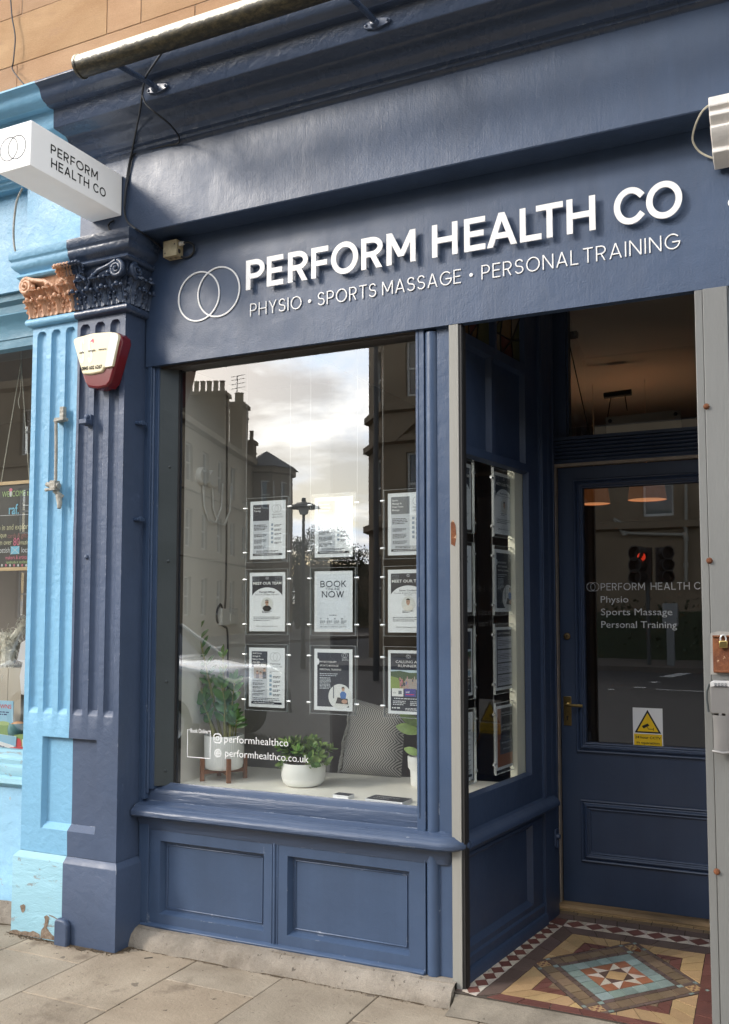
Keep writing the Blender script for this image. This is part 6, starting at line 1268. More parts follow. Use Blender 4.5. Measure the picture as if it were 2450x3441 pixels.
# --- jade plant
c0, c1 = at(936, 2640, Z=FZ), at(1094, 2640, Z=FZ); jc = Vector(((c0.x+c1.x)/2, (c0.y+c1.y)/2+.015, FZ)); jr = .114
jd = empty('jade_plant', 'bushy bright green jade plant in a low round white bowl', 'potted plant')
MB().lathe([(.001, .0), (jr*.62, .0), (jr*.80, .006), (jr*.93, .022), (jr*.985, .044), (jr*.985, .0455), (jr*.992, .0465), (jr, .10), (jr*.995, .118), (jr*.96, .12), (jr*.95, .10)], jc, 64).build('pot', M['potw'], jd, smooth=50)
MB().lathe([(jr*.955, .098), (jr*.5, .106), (.001, .108)], jc, 24).build('soil', M['soil'], jd)
rj = random.Random(31); jl = MB(); js = MB()
ctr_ = jc+Vector((0, 0, .10))
for i in range(46):
    a = rj.uniform(0, 2*math.pi); el = rj.uniform(.06, 1.35); d = Vector((math.cos(a)*math.cos(el), math.sin(a)*math.cos(el)*.8, math.sin(el))); Lb = rj.uniform(.09, .165)*(1.05 if el < .8 else .92)
    tip = ctr_+d*Lb; js.tube([ctr_+Vector((0, 0, .0)), ctr_+d*Lb*.5+EZ*.012, tip], [.007, .005, .003], 6)
    for q in range(9):
        b = q*2.4+rj.uniform(-.3, .3); e = .2+.12*q; t = d.orthogonal().normalized(); s_ = d.cross(t); ld = (t*math.cos(b)+s_*math.sin(b))*math.cos(e*.8)+d*math.sin(e*.8)
        leaf_blade(jl, tip-d*(.020-.0028*q), ld, d, rj.uniform(.034, .050), rj.uniform(.020, .027), rj.choice((0, 0, 1)), curl=-.12, fold=.22, nu=4, nv=6, round_=.8)
jl.build('foliage', [M['jade'], M['jade2']], jd, smooth=60, fix=False); js.build('stems', M['jstem'], jd)
# --- third plant in the stepped cup, mostly behind the window post
ce = at(1372, 2640, Z=FZ); pc = Vector((ce.x+.062, ce.y+.02, FZ))
tp3 = empty('rubber_plant', 'broad-leaved green plant in a stepped white cup, half hidden by the window post', 'potted plant')
MB().lathe([(.001, 0), (.045, 0), (.052, .006), (.054, .07), (.056, .082), (.066, .095), (.068, .150), (.066, .154), (.062, .152), (.062, .135)], pc, 40).build('pot', M['potw'], tp3, smooth=50)
MB().lathe([(.062, .135), (.001, .14)], pc, 20).build('soil', M['soil'], tp3)
mb = MB(); ms = MB(); ms.tube([pc+EZ*.13, pc+Vector((.0, 0, .30)), pc+Vector((-.01, 0, .46))], .006, 7)
for (z, dx_, dy_, dz_, L) in ((.16, -1, -.2, .35, .09), (.27, -1, -.3, .3, .13), (.31, -.6, -.7, .5, .12), (.36, -.7, -.1, .9, .12), (.43, -.8, .1, 1.2, .13), (.30, .8, -.4, .4, .13), (.40, .6, -.5, .9, .12), (.45, .1, -.3, 1.4, .12), (.20, .6, .3, .6, .1)): leaf_blade(mb, pc+Vector((-.004, 0, z)), (dx_, dy_, dz_), (0, -1, .5), L, L*.46, 0, curl=.12, fold=.15, nv=8)
mb.build('foliage', [M['jade']], tp3, smooth=60, fix=False); ms.build('stems', M['stem'], tp3)
# --- cushion with herringbone weave and fringe
def weave():
    m, nt, b = newmat('herringbone_weave'); L = nt.links.new; v = N(nt, 'ShaderNodeUVMap'); s = N(nt, 'ShaderNodeSeparateXYZ'); L(v.outputs[0], s.inputs[0])
    pp = N(nt, 'ShaderNodeMath', operation='PINGPONG', i_1=.13); L(s.outputs[1], pp.inputs[0]); ad = N(nt, 'ShaderNodeMath', operation='ADD'); L(s.outputs[0], ad.inputs[0]); sc_ = N(nt, 'ShaderNodeMath', operation='MULTIPLY', i_1=.9); L(pp.outputs[0], sc_.inputs[0]); L(sc_.outputs[0], ad.inputs[1])
    f = N(nt, 'ShaderNodeMath', operation='MULTIPLY', i_1=24.0); L(ad.outputs[0], f.inputs[0]); fr = N(nt, 'ShaderNodeMath', operation='FRACT'); L(f.outputs[0], fr.inputs[0]); gt = N(nt, 'ShaderNodeMath', operation='GREATER_THAN', i_1=.52); L(fr.outputs[0], gt.inputs[0])
    mx = N(nt, 'ShaderNodeMix', data_type='RGBA'); L(gt.outputs[0], mx.inputs[0]); mx.inputs[6].default_value = (.42, .405, .375, 1); mx.inputs[7].default_value = (.11, .108, .104, 1); L(mx.outputs[2], b.inputs['Base Color']); b.inputs['Roughness'].default_value = .9
    return m
CY = .74
tl, tr_, bl, br = at(1192, 2348, Y=CY+.10), at(1362, 2395, Y=CY+.06), at(1148, 2600, Y=CY), at(1348, 2616, Y=CY)
bl.z = FZ-.004; br.z = FZ-.004
cu = empty('cushion', 'grey and white herringbone cushion with a fringed edge propped at the back of the window', 'cushion')
W4 = [bl, br, tr_, tl]; nrm = (br-bl).cross(tl-bl).normalized()*-1
if nrm.y > 0: nrm = -nrm
mb = MB(); NU = 26
def cf(sg_):
    def fn(a, b):
        p = bl.lerp(br, a).lerp(tl.lerp(tr_, a), b); e = (1-(2*a-1)**4)*(1-(2*b-1)**4); pin = .015*((2*a-1)**2)*(1-(2*b-1)**2); return p+nrm*sg_*(.075*max(0, e)**.55)+Vector((0, .0, 0))
    return fn
mb.grid(NU, NU, cf(1)); mb.grid(NU, NU, cf(-1)); co = mb.build('cushion_cover', weave(), cu, smooth=70)
uv = co.data.uv_layers.new(name='UVMap'); 
for p in co.data.polygons:
    for li in p.loop_indices:
        i = co.data.loops[li].vertex_index % (NU*NU); uv.data[li].uv = ((i % NU)/(NU-1), (i//NU)/(NU-1))
mb = MB(); rf = random.Random(3)
for i in range(26):
    p = tl.lerp(bl, i/25)+nrm*rf.uniform(-.01, .02); mb.tube([p, p+Vector((-.018, 0, -.012)), p+Vector((-.026+rf.uniform(-.01, .01), 0, -.055)), p+Vector((-.024+rf.uniform(-.012, .012), 0, -.085))], [.005, .0045, .004, .003], 5)
mb.build('fringe', plain('cushion_fringe', (.40, .385, .34), .9, var=.2, vscale=60), cu)
# --- cards and leaflets on the ledge
def stack(px0, py0, px1, py1, w, d, h, rot, label, name, txt):
    c = at(px0, py0, Z=FZ+h)+EY*.045; t = empty(name, label, 'leaflets'); ux = Vector((math.cos(R(rot)), math.sin(R(rot)), 0)); uy = EZ.cross(ux)
    mb = MB(); n = max(2, int(h/.003)); rk = random.Random(5)
    for i in range(n): mb.obox(c+EZ*(-h+h*(i+.5)/n)+ux*(w/2+rk.uniform(-.001, .001))+uy*(d/2+rk.uniform(-.001, .001)), ux, uy, EZ, w/2, d/2, h/n/2*.92)
    mb.build('paper_stack', M['paper'], t)
    p = Print(c+EZ*.0004, ux, uy, EZ); p.rect(.001, .001, w-.001, d-.001, INK, 1)
    for i, (s, hh_, yy) in enumerate(txt): p.text(s, w*.14, d*yy, hh_, M['letter'], 3, width=w*(.62 if i == 0 else .42))
    p.build('top_cover', t)
stack(1103, 2675, 0, 0, .088, .055, .016, -4, 'small stack of dark business cards lying on the window ledge', 'business_cards', [('PERFORM HEALTH CO', .006, .45)])
stack(1212, 2689, 0, 0, .20, .10, .016, -4, 'stack of dark gift voucher leaflets lying on the window ledge by the post', 'leaflet_stack', [('PERFORM HEALTH CO', .013, .55), ('GIFT VOUCHER', .011, .25)])
# --- lamps and hanging sign inside the shop, seen through the door and fanlight
for (px, py, rpx, lb) in ((1998, 1694, 52, 'orange pendant lamp at the left edge of the door glass'), (2175, 1680, 64, 'orange pendant lamp nearer the middle of the door glass')):
    c = at(px, py, Y=3.3); rr = rpx/F_PX*(c-CAM).dot(fw); t = empty('pendant_lamp', lb, 'lamp', 'orange pendant lamps inside the shop'); MB().lathe([(rr, 0), (rr*.80, rr*1.5)], c, 32).build('lamp_shade', M['shade'], t); MB().lathe([(rr*.99, .004), (rr*.985, .010), (rr*.8, .02), (.001, .022)], c, 32).build('shade_inside', M['rim'], t); MB().tube([c+EZ*.03, Vector((c.x, c.y, 3.45))], .0025, 6).build('lamp_cord', M['roomc'], t); MB().lathe([(.001, -.035), (.025, -.025), (.035, 0), (.025, .025), (.001, .035)], c+EZ*rr*.9, 12).build('bulb', M['bulb'], t)
t = empty('hanging_track', 'dark ceiling bar with two drop wires seen through the fanlight', 'light fitting')
a, b = at(2030, 1330, Y=2.9), at(2122, 1318, Y=2.9); MB().tube([a, b], .024, 8).build('ceiling_bar', M['dark'], t); MB().tube([at(2052, 1338, Y=2.9), at(2036, 1440, Y=2.9)], .004, 5).build('drop_wire', M['dark'], t); MB().tube([at(2100, 1330, Y=2.9), at(2108, 1380, Y=2.9)], .004, 5).build('drop_wire', M['dark'], t)
t = empty('glass_sign_panel', 'pale rectangular panel with two bolts hanging behind the fanlight', 'sign'); c4 = [at(2035, 1403, Y=2.6), at(2286, 1376, Y=2.6), at(2290, 1440, Y=2.6), at(2038, 1462, Y=2.6)]
MB().prism([(p.x, p.z) for p in c4], (0, 2.6, 0), EX, EZ, EY, 0, .02).build('panel_board', plain('pale_panel', (.42, .40, .34), .5), t)
mb = MB()
for p in (at(2050, 1415, Y=2.59), at(2270, 1391, Y=2.59)): mb.lathe([(.001, .01), (.012, .008), (.014, 0)], p, 10, 0, ax=OUT)
mb.build('panel_bolt', M['dark'], t)
tag(MB().tube([at(1912, 1150, Y=2.0), at(1990, 1500, Y=2.0)], .0035, 5).build('pull_string', M['dark']), 'thin dark cord slanting down behind the fanlight', 'cord'); c = at(1925, 1124, Y=1.9); tag(MB().tube([c-EX*.06, c+EX*.03], .03, 10).build('ceiling_sensor', M['brown']), 'small dark sensor at the corner of the fanlight', 'sensor')

# ================================================================== THE LIGHT BLUE NEIGHBOUR
GN = .10
mb = MB(); mb.box(-9, -3.995, -.095, .06, 3.50, 4.075); mb.build('upper_fascia', M['lblue'], nb)
NF = [(-.02, 3.505), (.075, 3.505), (.070, 3.46), (.045, 3.44), (.040, 3.40), (.048, 3.39), (.030, 3.36), (.012, 3.335), (.010, 3.26), (.004, 3.255), (.0, 3.21), (-.04, 3.20)]
MB().sweep([(-9, 0), (-3.92, 0)], NF).build('window_head', M['teal'], nb, smooth=40)
NS = [(-.12, .90), (-.05, .885), (-.02, .88), (-.015, .865), (.0, .86), (.0, .835), (.02, .825), (.025, .80), (.02, .775), (.045, .765), (.05, .74), (.03, .72), (.0, .715), (-.02, .70)]
MB().sweep([(-9, 0), (-3.92, 0)], NS).build('window_sill', M['lblue_pale'], nb, smooth=40)
mb = MB(); mb.grid(40, 10, lambda u, v: (-9+u*5.09, -.012+.006*math.sin(u*90)*math.sin(v*7), -.02+v*.74)); mb.build('stall_wall', M['lblue_old'], nb)
mb = MB(); mb.grid(30, 5, lambda u, v: (-9+u*5.05, -.030-.05*(1-v)-.01*math.sin(u*60), .10*v+.012*math.sin(u*47)*(v > .2)-.005)); tag(mb.build('broken_footing', M['plinth'], nb), None)
MB().poly([(-9, GN, .86), (-3.93, GN, .86), (-3.93, GN, 3.25), (-9, GN, 3.25)]).build('window_glass', M['glass'], nb, smooth=0)
mb = MB(); mb.box(-9, -3.3, 2.2, 2.25, 0, 3.4); mb.box(-9, -3.3, .12, 2.2, .84, .86); mb.box(-3.4, -3.35, .12, 2.2, .8, 3.4); mb.box(-9, -3.3, .12, 2.2, 3.38, 3.4); mb.build('shop_room', M['roomd'], nb)
mb = MB(); mb.box(-4.62, -4.40, .9, .93, .86, 2.0); mb.box(-4.28, -4.02, .8, .83, .86, 2.1); mb.build('teal_shelving', M['teal'], nb)
nk = 300/1369; nq = lambda cx, cy, Y=.22: at(cx*nk, 1400+cy*nk, Y=Y)
# chalk board
cbd = empty('chalkboard', 'hand-lettered chalkboard welcoming customers, hung on string in the neighbouring window', 'chalkboard')
tr4, br4 = nq(470, 1010), at(135, 1905, Y=.22); xl_ = tr4.x-1.0; zt_, zb_ = tr4.z, at(60, 1908, Y=.22).z; xr_ = tr4.x+.06
MB().box(xl_, xr_, .222, .24, zb_, zt_).build('board', plain('blackboard', (.028, .027, .026), .6, var=.2), cbd)
mb = MB(); mb.box(xl_, xr_, .215, .245, zt_-.004, zt_+.016); mb.box(xl_, xr_, .215, .245, zb_-.016, zb_+.004); mb.build('board_frame', plain('pine_frame', (.55, .38, .20), .5, var=.15, vscale=20, sc=(.2, 1, 1)), cbd)
cc = {'g': plain('green_chalk', (.38, .52, .22), .8), 'b': plain('blue_chalk', (.20, .50, .65), .8), 'y': plain('cream_chalk', (.55, .52, .33), .8), 'p': plain('pink_chalk', (.62, .16, .24), .8), 'w': plain('white_chalk', (.6, .6, .6), .8), 'd': plain('dim_pink_chalk', (.28, .12, .12), .8)}
p = Print((0, .2205, 0), EX, EZ, OUT)
def chalk(txt, xr, cx1, cy, h, col, bold=.0):
    a = nq(cx1, cy, .2205); vs, fs = text_polys(txt, bold); w = (max(v[0] for v in vs)-min(v[0] for v in vs))*h/.72*.80; p.text(txt, a.x, a.z, h, cc[col], 2, width=w, align='R', bold=bold)
chalk('WELCOME to', 0, 480, 1205, .036, 'g'); chalk('raf.', 0, 290, 1490, .062, 'b', .01); chalk('Pop in and explore', 0, 465, 1720, .036, 'y'); chalk('unique', 0, 100, 1850, .032, 'y'); chalk('cards & gifts', 0, 425, 1850, .030, 'd'); chalk('from over', 0, 180, 1960, .032, 'y'); chalk('80', 0, 300, 1975, .048, 'p'); chalk('amazing', 0, 470, 1955, .028, 'y'); chalk('Scottish', 0, 150, 2085, .034, 'w'); chalk('local', 0, 455, 2080, .034, 'w'); chalk('makers & artists', 0, 412, 2180, .024, 'p'); chalk('handmade in scotland', 0, 420, 2245, .018, 'g')
a, b = nq(0, 1355, .2205), nq(440, 1355, .2205); p.line([nq(0, 1520, .2205).xz, nq(435, 1500, .2205).xz], .003, cc['w'], 2); p.line([nq(355, 1358, .2205).xz, nq(440, 1358, .2205).xz], .003, cc['w'], 2)
a, b = nq(165, 2110, .2205), nq(300, 1985, .2205); p.rect(a.x, a.z, b.x, b.z, cc['b'], 2); p.line([(a.x, a.z), (b.x, b.z)], .003, cc['w'], 3); p.line([(a.x, b.z), (b.x, a.z)], .003, cc['w'], 3.3)
a = nq(168, 1160, .2205); p.ell(a.x, a.z-.006, .010, .022, cc['w'], 3); p.ell(a.x, a.z+.014, .014, .010, cc['p'], 3.3)
for i in range(9): a = nq(-30+i*62, 2280, .2205); p.ell(a.x, a.z, .007, .008, cc['w' if i % 2 else 'p'], 2); p.rect(a.x-.001, a.z-.03, a.x+.001, a.z, cc['g'], 2)
p.build('chalk_lettering', cbd)
MB().tube([at(71, 1217, Y=.22), nq(20, 1000)], .0025, 5).build('hanging_string', M['rope'], cbd); MB().tube([at(71, 1217, Y=.22), nq(452, 980)], .0025, 5).build('hanging_string', M['rope'], cbd)
for (x0, x1, lb) in ((75, 68, 'left'), (52, 45, 'right')): pass
cable([at(71, 1150, Y=.2), at(70, 1300, Y=.2), at(62, 1345, Y=.2), at(66, 1372, Y=.2)], .002, 'string', 'pale string hanging loose in the neighbouring window', 'string', M['rope'])
# boxes, plush dog, book, postcards
nn = 800/2281; n2 = lambda cx, cy, Y: at(cx*nn, 1900+cy*nn, Y=Y)
a, b = n2(-200, 975, .45), n2(195, 1500, .45)
bx_ = empty('display_plinth', 'beige panelled display box under the plush dog', 'box'); mb = MB().box(a.x, b.x, .45, .75, .86, a.z); m_ = n2(78, 975, .45); mb.box(m_.x-.004, m_.x+.004, .447, .452, .86, a.z); mb.build('box_body', plain('beige_board', (.42, .36, .28), .6), bx_, bevel=.003)
dog = empty('plush_dog', 'shaggy cream plush terrier with its tail up on the beige box', 'toy dog'); rd = random.Random(2)
dc = n2(-40, 780, .55); mb = MB()
bodyp = [(n2(-150, 760, .55), .085), (n2(-60, 740, .55), .095), (n2(60, 730, .55), .085), (n2(100, 740, .55), .07)]
mb.tube([q[0] for q in bodyp], [q[1]*.72 for q in bodyp], 12); mb.tube([n2(90, 740, .55), n2(85, 860, .53), n2(80, 960, .52)], [.055, .045, .045], 10); mb.tube([n2(10, 760, .58), n2(10, 960, .56)], [.05, .045], 10); mb.tube([n2(130, 700, .55), n2(190, 620, .55), n2(235, 545, .55)], [.03, .022, .012], 8); mb.tube([n2(-150, 740, .55), n2(-240, 640, .55), n2(-300, 640, .55)], [.06, .07, .05], 10)
core = list(mb.v); tuft = MB()
for i in range(1500):
    v = Vector(rd.choice(core))+Vector((rd.gauss(0, .02), rd.gauss(0, .015), rd.gauss(0, .025))); d = Vector((rd.gauss(0, .6), -.4+rd.gauss(0, .4), -.7+rd.gauss(0, .5))).normalized(); L = rd.uniform(.02, .05); s_ = d.orthogonal().normalized()*.003
    mb.add([v-s_, v+s_, v+d*L+Vector((0, 0, -.006))], [(0, 1, 2)])
mb.build('shaggy_body', plain('cream_plush', (.74, .70, .60), .95, var=.25, vscale=40), dog, smooth=0, fix=False)
ts = empty('white_tshirt', 'white printed t-shirt hanging behind the light blue pilaster', 't-shirt'); pts = [n2(x, y, .4) for x, y in ((160, 910), (200, 740), (260, 700), (360, 700), (360, 1260), (200, 1240), (185, 1060), (212, 930))]
MB().prism([(q.x, q.z) for q in pts], (0, .40, 0), EX, EZ, OUT, -.02, .0).build('shirt_cloth', plain('white_cotton', (.62, .60, .60), .8, bump=.6, bscale=8), ts, bevel=.006)
def card(x0, y0, x1, y1, Y, mat, label, parts, tilt=0, name='postcard', cat='postcard', grp='postcards and prints in the neighbouring window'):
    a, b = n2(x0, y1, Y), n2(x1, y0, Y); t = empty(name, label, cat, grp); w, h = b.x-a.x, b.z-a.z
    ux = Vector((math.cos(R(tilt)), 0, math.sin(R(tilt)))); uz = Vector((-ux.z, 0, ux.x)); MB().prism([(0, 0), (w, 0), (w, h), (0, h)], a, ux, uz, OUT, -.004, 0).build('card_board', M['paper'], t); p = Print(a, ux, uz, OUT); p.rect(0, 0, w, h, mat, 1)
    for q in parts: q(p, w, h)
    p.build('card_print', t); return t
skyb = plainc('print_sky', (.30, .52, .66)); grn = plainc('print_green', (.25, .36, .12)); redp = plainc('print_red', (.62, .06, .06)); wht = plainc('print_white', (.75, .75, .74)); orn = plainc('print_orange', (.7, .3, .08)); nav = plainc('print_navy', (.03, .06, .16))
card(-170, 1300, 130, 1620, .33, skyb, 'book with red title and green fields leaning in the neighbouring window', [lambda p, w, h: p.poly([(0, 0), (w, 0), (w, h*.30), (w*.5, h*.42), (0, h*.32)], grn, 2), lambda p, w, h: p.text('TOWNS', w*.97-w*.03, h*.78, h*.12, redp, 3, width=w*.60, align='R', bold=.01), lambda p, w, h: squiggle(p, w*.55, w*.9, h*.66, h*.035, nav, 3, 2), lambda p, w, h: p.ell(w*.7, h*.36, w*.2, h*.06, plainc('print_field', (.4, .5, .2)), 3)], 0, 'book', 'book', None)
pa = n2(160, 1600, .30); pot = empty('ceramic_pot', 'small blue-green glazed pot beside the pilaster in the neighbouring window', 'pot'); pa = n2(168, 1640, .36); MB().lathe([(.001, 0), (.045, 0), (.056, .02), (.058, .05), (.05, .082), (.046, .08)], pa, 24).build('glazed_body', plain('blue_green_glaze', (.13, .27, .27), .25, var=.2), pot); MB().lathe([(.045, .075), (.03, .088), (.001, .095)], pa, 14).build('pot_filling', orn, pot)
card(-60, 1625, 150, 1800, .28, skyb, 'seaside postcard with blue sky at the left of the postcard rack', [lambda p, w, h: p.poly([(0, 0), (w, 0), (w, h*.3), (w*.4, h*.55), (0, h*.25)], grn, 2), lambda p, w, h: p.rect(w*.1, h*.2, w*.35, h*.42, wht, 3)], -3)
card(150, 1635, 300, 1800, .285, grn, 'green postcard tilted beside the light blue pilaster', [lambda p, w, h: p.ell(w*.25, h*.5, w*.2, h*.3, redp, 2), lambda p, w, h: p.rect(w*.5, h*.2, w*.9, h*.7, wht, 2)], 8)
card(-40, 1690, 120, 1830, .265, wht, 'white postcard with a black sketch in the middle of the rack', [lambda p, w, h: squiggle(p, w*.1, w*.9, h*.7, h*.08, nav, 2, 4), lambda p, w, h: p.ell(w*.5, h*.25, w*.15, h*.12, orn, 3)], -10)
card(100, 1760, 290, 1890, .26, redp, 'red postcard with white figures at the front of the rack', [lambda p, w, h: p.ell(w*.3, h*.5, w*.16, h*.3, wht, 2), lambda p, w, h: p.rect(w*.55, h*.1, w*.8, h*.8, nav, 2)], 6)
sl = empty('scotland_sign', 'red cut-out SCOTLAND letters standing at the front of the neighbouring window', 'sign'); mb = MB(); a, b = n2(-560, 1915, .22), n2(212, 1840, .22)
letters_mb(mb, strokes('SCOTLAND', a.x, a.z, b.x-a.x, b.z-a.z+.004, .012, .006), (0, .22, 0), EX, EZ, OUT, -.012, 0); mb.build('cut_letters', redp, sl, smooth=0); MB().box(a.x, b.x, .19, .25, a.z-.012, a.z-.001).build('letter_base', M['terra'], sl)
# ================================================================== THE OTHER SIDE OF THE STREET (it shows in the glass)
def behind(px, py, Yv, g=.09): p = at(px, py, Y=Yv); return Vector((p.x, 2*g-Yv, p.z))
M['farpave'] = stone('far_paving', (.09, .08, .07), (.14, .125, .11), .85, 3, .3)
wframe = plain('sash_paint', (.62, .61, .57), .5); pane_d = glass('sash_window_pane', 1.9, (.25, .27, .28)); curt = plain('net_curtain', (.34, .33, .30), .8, var=.35, vscale=14, sc=(6, 6, .05)); pane_m = plain('painted_room_dark', (.02, .02, .02), .6)
def sash(parent, o, ux, n, x0, x1, z0, z1, curtain_or_dark=False):
    o, ux, n = Vector(o), Vector(ux), Vector(n); mb = MB(); t = .075; zm = (z0+z1)/2
    for (a, b, c, d) in ((x0, x0+t, z0, z1), (x1-t, x1, z0, z1), (x0+t, x1-t, z0, z0+t*1.3), (x0+t, x1-t, z1-t, z1), (x0+t, x1-t, zm-.04, zm+.04)): mb.prism([(a, c), (b, c), (b, d), (a, d)], o, ux, EZ, n, -.24, -.15)
    w = mb.build('window', wframe, parent, smooth=0)
    P = lambda x, z, d: o+ux*x+EZ*z+n*d
    MB().poly([P(x0, z0, -.20), P(x1, z0, -.20), P(x1, z1, -.20), P(x0, z1, -.20)]).build('pane', pane_d, w, smooth=0)
    MB().poly([P(x0-.1, z0-.1, -.55), P(x1+.1, z0-.1, -.55), P(x1+.1, z1+.1, -.55), P(x0-.1, z1+.1, -.55)]).build('curtain_or_dark', curt if curtain_or_dark else pane_m, w, smooth=0)  # without a curtain, a dark sheet paints in the unlit room's shade
def wall_with(parent, o, ux, n, rect, wins, mat, name='wall', depth=.26, curt_=()):
    mb = facade(MB(), o, ux, EZ, n, rect, wins, depth, 0, 0)
    mb.build(name, mat, parent, smooth=0)
    for i, w in enumerate(wins): sash(parent, o, ux, n, *w, curtain_or_dark=i in curt_)
def course(parent, path, z, h, out, mat, side=1, name='string_course'): MB().sweep(path, [(-.02, z), (out, z+h*.25), (out, z+h), (-.02, z+h*1.2)], side=side).build(name, mat, parent)
# --- left tenement: front on the street, flank running back along the side road
TL = empty('corner_tenement', 'brown stone corner tenement with tall chimney stacks reflected in the display window', 'building')
A = Vector((-28.1, -26.9, 0)); D = Vector((-.338, -.941, 0)).normalized(); DN = Vector((-D.y, D.x, 0)); DN = DN if DN.x > 0 else -DN
Av, Dv = Vector((A.x, .18-A.y, 0)), Vector((D.x, -D.y, 0)); NVv = Vector((Dv.y, -Dv.x, 0))
def onF(px, py):
    d = fw+rt*((px-PX)/F_PX)-up*((py-PY)/F_PX); t = (Av-CAM).dot(NVv)/d.dot(NVv); p = CAM+d*t; return (p-Av).dot(Dv), p.z
LF = 29.0
wins = []
for s in (1.6, 4.6, 7.4, 10.4, 13.4, 16.6, 19.6, 22.6, 25.6):
    for z in (1.3, 5.1, 8.75): wins.append((s, s+1.15, z, z+2.15))
wall_with(TL, A, D, DN, (0, LF, -.2, 12), wins, M['tenb'], curt_=(2, 5, 7, 11, 14))
fx = []
for s in (-2.6, -5.4, -8.6, -11.6, -15, -18): 
    for z in (1.3, 5.1, 8.75): fx.append((s, s+1.2, z, z+2.15))
wall_with(TL, A, EX, EY, (-30, 0, -.2, 12), fx, M['tenb'], name='front_wall', curt_=(1, 4, 8))
cpath = [(A.x-30, A.y), (A.x, A.y), ((A+D*LF).x, (A+D*LF).y)]
for z, h, o_ in ((11.75, .45, .35), (8.2, .22, .12), (4.5, .25, .14)): course(TL, cpath, z, h, o_, M['tenb'], side=-1)
IN = -DN
mb = MB(); e0, e1 = A+EZ*12.2, A+D*LF+EZ*12.2; r0, r1 = A+IN*5+EZ*15.2, A+D*LF+IN*5+EZ*15.2
mb.poly([e0, e1, r1, r0]); mb.poly([r0, r1, A+D*LF+IN*10+EZ*12.2, A+IN*10+EZ*12.2]); mb.poly([A+EZ*12.2+EX*-30, A+EZ*12.2, A+IN*5+EZ*15.2, A+EX*-30+Vector((0, -5, 15.2))])
mb.poly([e1, A+D*LF+IN*10+EZ*12.2, r1]); mb.build('roof', M['slate'], TL, smooth=0)
MB().poly([A+D*LF+EZ*-.2, A+D*LF+IN*10+EZ*-.2, A+D*LF+IN*10+EZ*12.2, A+D*LF+EZ*12.2]).build('end_wall', M['tend'], TL)
def chimney(pxl, pxr, pytop, pybase, th, npots, label_s):
    s, zb = onF(pxr, pybase); base = A+D*s; Y = .18-base.y; pl = behind(pxl, pytop, Y); pr_ = behind(pxr, pytop, Y); zt = pr_.z; w = min(4.2, max(.9, (Vector((pr_.x, pr_.y, 0))-Vector((pl.x, pl.y, 0))).length))
    mb = MB(); c = base+IN*(w/2); mb.obox(Vector((c.x, c.y, (zt+9)/2)), IN, D, EZ, w/2, th/2, (zt-9)/2); mb.obox(Vector((c.x, c.y, zt-.02)), IN, D, EZ, w/2+.12, th/2+.12, .12); mb.obox(Vector((c.x, c.y, zt-.75)), IN, D, EZ, w/2+.05, th/2+.05, .06)
    ch = mb.build('chimney', M['tend'], TL, smooth=0)
    for i in range(npots): p = base+IN*(.3+(w-.6)*i/max(1, npots-1)); MB().lathe([(.16, 0), (.19, .1), (.15, .2), (.15, .72), (.19, .78), (.12, .80)], (p.x, p.y, zt+.10), 12).build('chimney_pot', M['tenb'], ch)
    return base, zt
b1, zt1 = chimney(630, 760, 1325, 1480, 1.1, 7, ''); b2, zt2 = chimney(788, 822, 1362, 1525, 1.6, 3, ''); b3, zt3 = chimney(833, 858, 1486, 1560, .9, 1, '')
for (b, zt, off) in ((b1, zt1, 3.2), (b2, zt2, .6)):
    q = b+IN*off; mb = MB(); mb.tube([(q.x, q.y, zt), (q.x, q.y, zt+2.1)], .03, 5)
    for i, z in enumerate((1.2, 1.5, 1.8, 2.05)): mb.tube([(q.x-.5, q.y, zt+z), (q.x+.5, q.y-.2, zt+z+.12)], .018, 4)
    mb.build('tv_aerial', M['dark'], TL)
# octagonal turret end of the flank
tcn = A+D*(LF-1.6)+DN*.6; mb = MB(); mb.lathe([(1.9, -.2), (1.9, 11.3), (2.15, 11.4), (2.15, 11.8)], tcn, 8); mb.build('end_bay', M['tend'], TL, smooth=0); MB().lathe([(2.35, 11.8), (.05, 13.2)], tcn, 8).build('bay_roof', M['slate'], TL, smooth=0)
for a_ in (10, 55):
    d_ = Vector((math.cos(R(a_)), math.sin(R(a_)), 0)); u_ = EZ.cross(d_)
    for z_ in (5.1, 8.75): sash(TL, tcn+d_*1.98, u_, d_, -.45, .45, z_, z_+2.0)
# --- right building with canted bays
TRB = empty('bay_window_tenement', 'brown sandstone tenement with canted bay and pediment reflected in the display window and door', 'building')
FYv = 26.6; FY = .18-FYv
P0 = behind(1240, 1600, 27.2); P1 = behind(1292, 1600, 25.4); P2 = P1+Vector((4.6, 0, 0)); P3 = P2+Vector((1.6, P0.y-P1.y, 0)); P0.z = P1.z = P2.z = P3.z = 0
def seg(a, b, wl_, nm, cset=()):
    u = (b-a).normalized(); n = Vector((-u.y, u.x, 0)); n = n if n.y > 0 else -n; wall_with(TRB, a, u, n, (0, (b-a).length, -.2, 12.4), wl_, M['tend'], name=nm, curt_=cset)
L1 = (P1-P0).length; L2 = (P2-P1).length
seg(P0, P1, [(L1*.34, L1*.80, 9.1, 11.0), (L1*.34, L1*.80, 5.0, 7.15), (L1*.34, L1*.8, 1.2, 3.6)], 'bay_side_wall')
seg(P1, P2, [(.85, 2.3, 9.1, 11.15), (.85, 2.3, 4.95, 7.15), (2.9, 4.0, 9.1, 11.15), (2.9, 4.0, 4.95, 7.15)], 'bay_front_wall', (1, 3)); seg(P2, P3, [(.5, 1.5, 9.1, 11.1), (.5, 1.5, 4.95, 7.15)], 'bay_return_wall')
P4 = P3+Vector((75, 0, 0)); mainw = []  # long unseen run added to block low sky light from the right
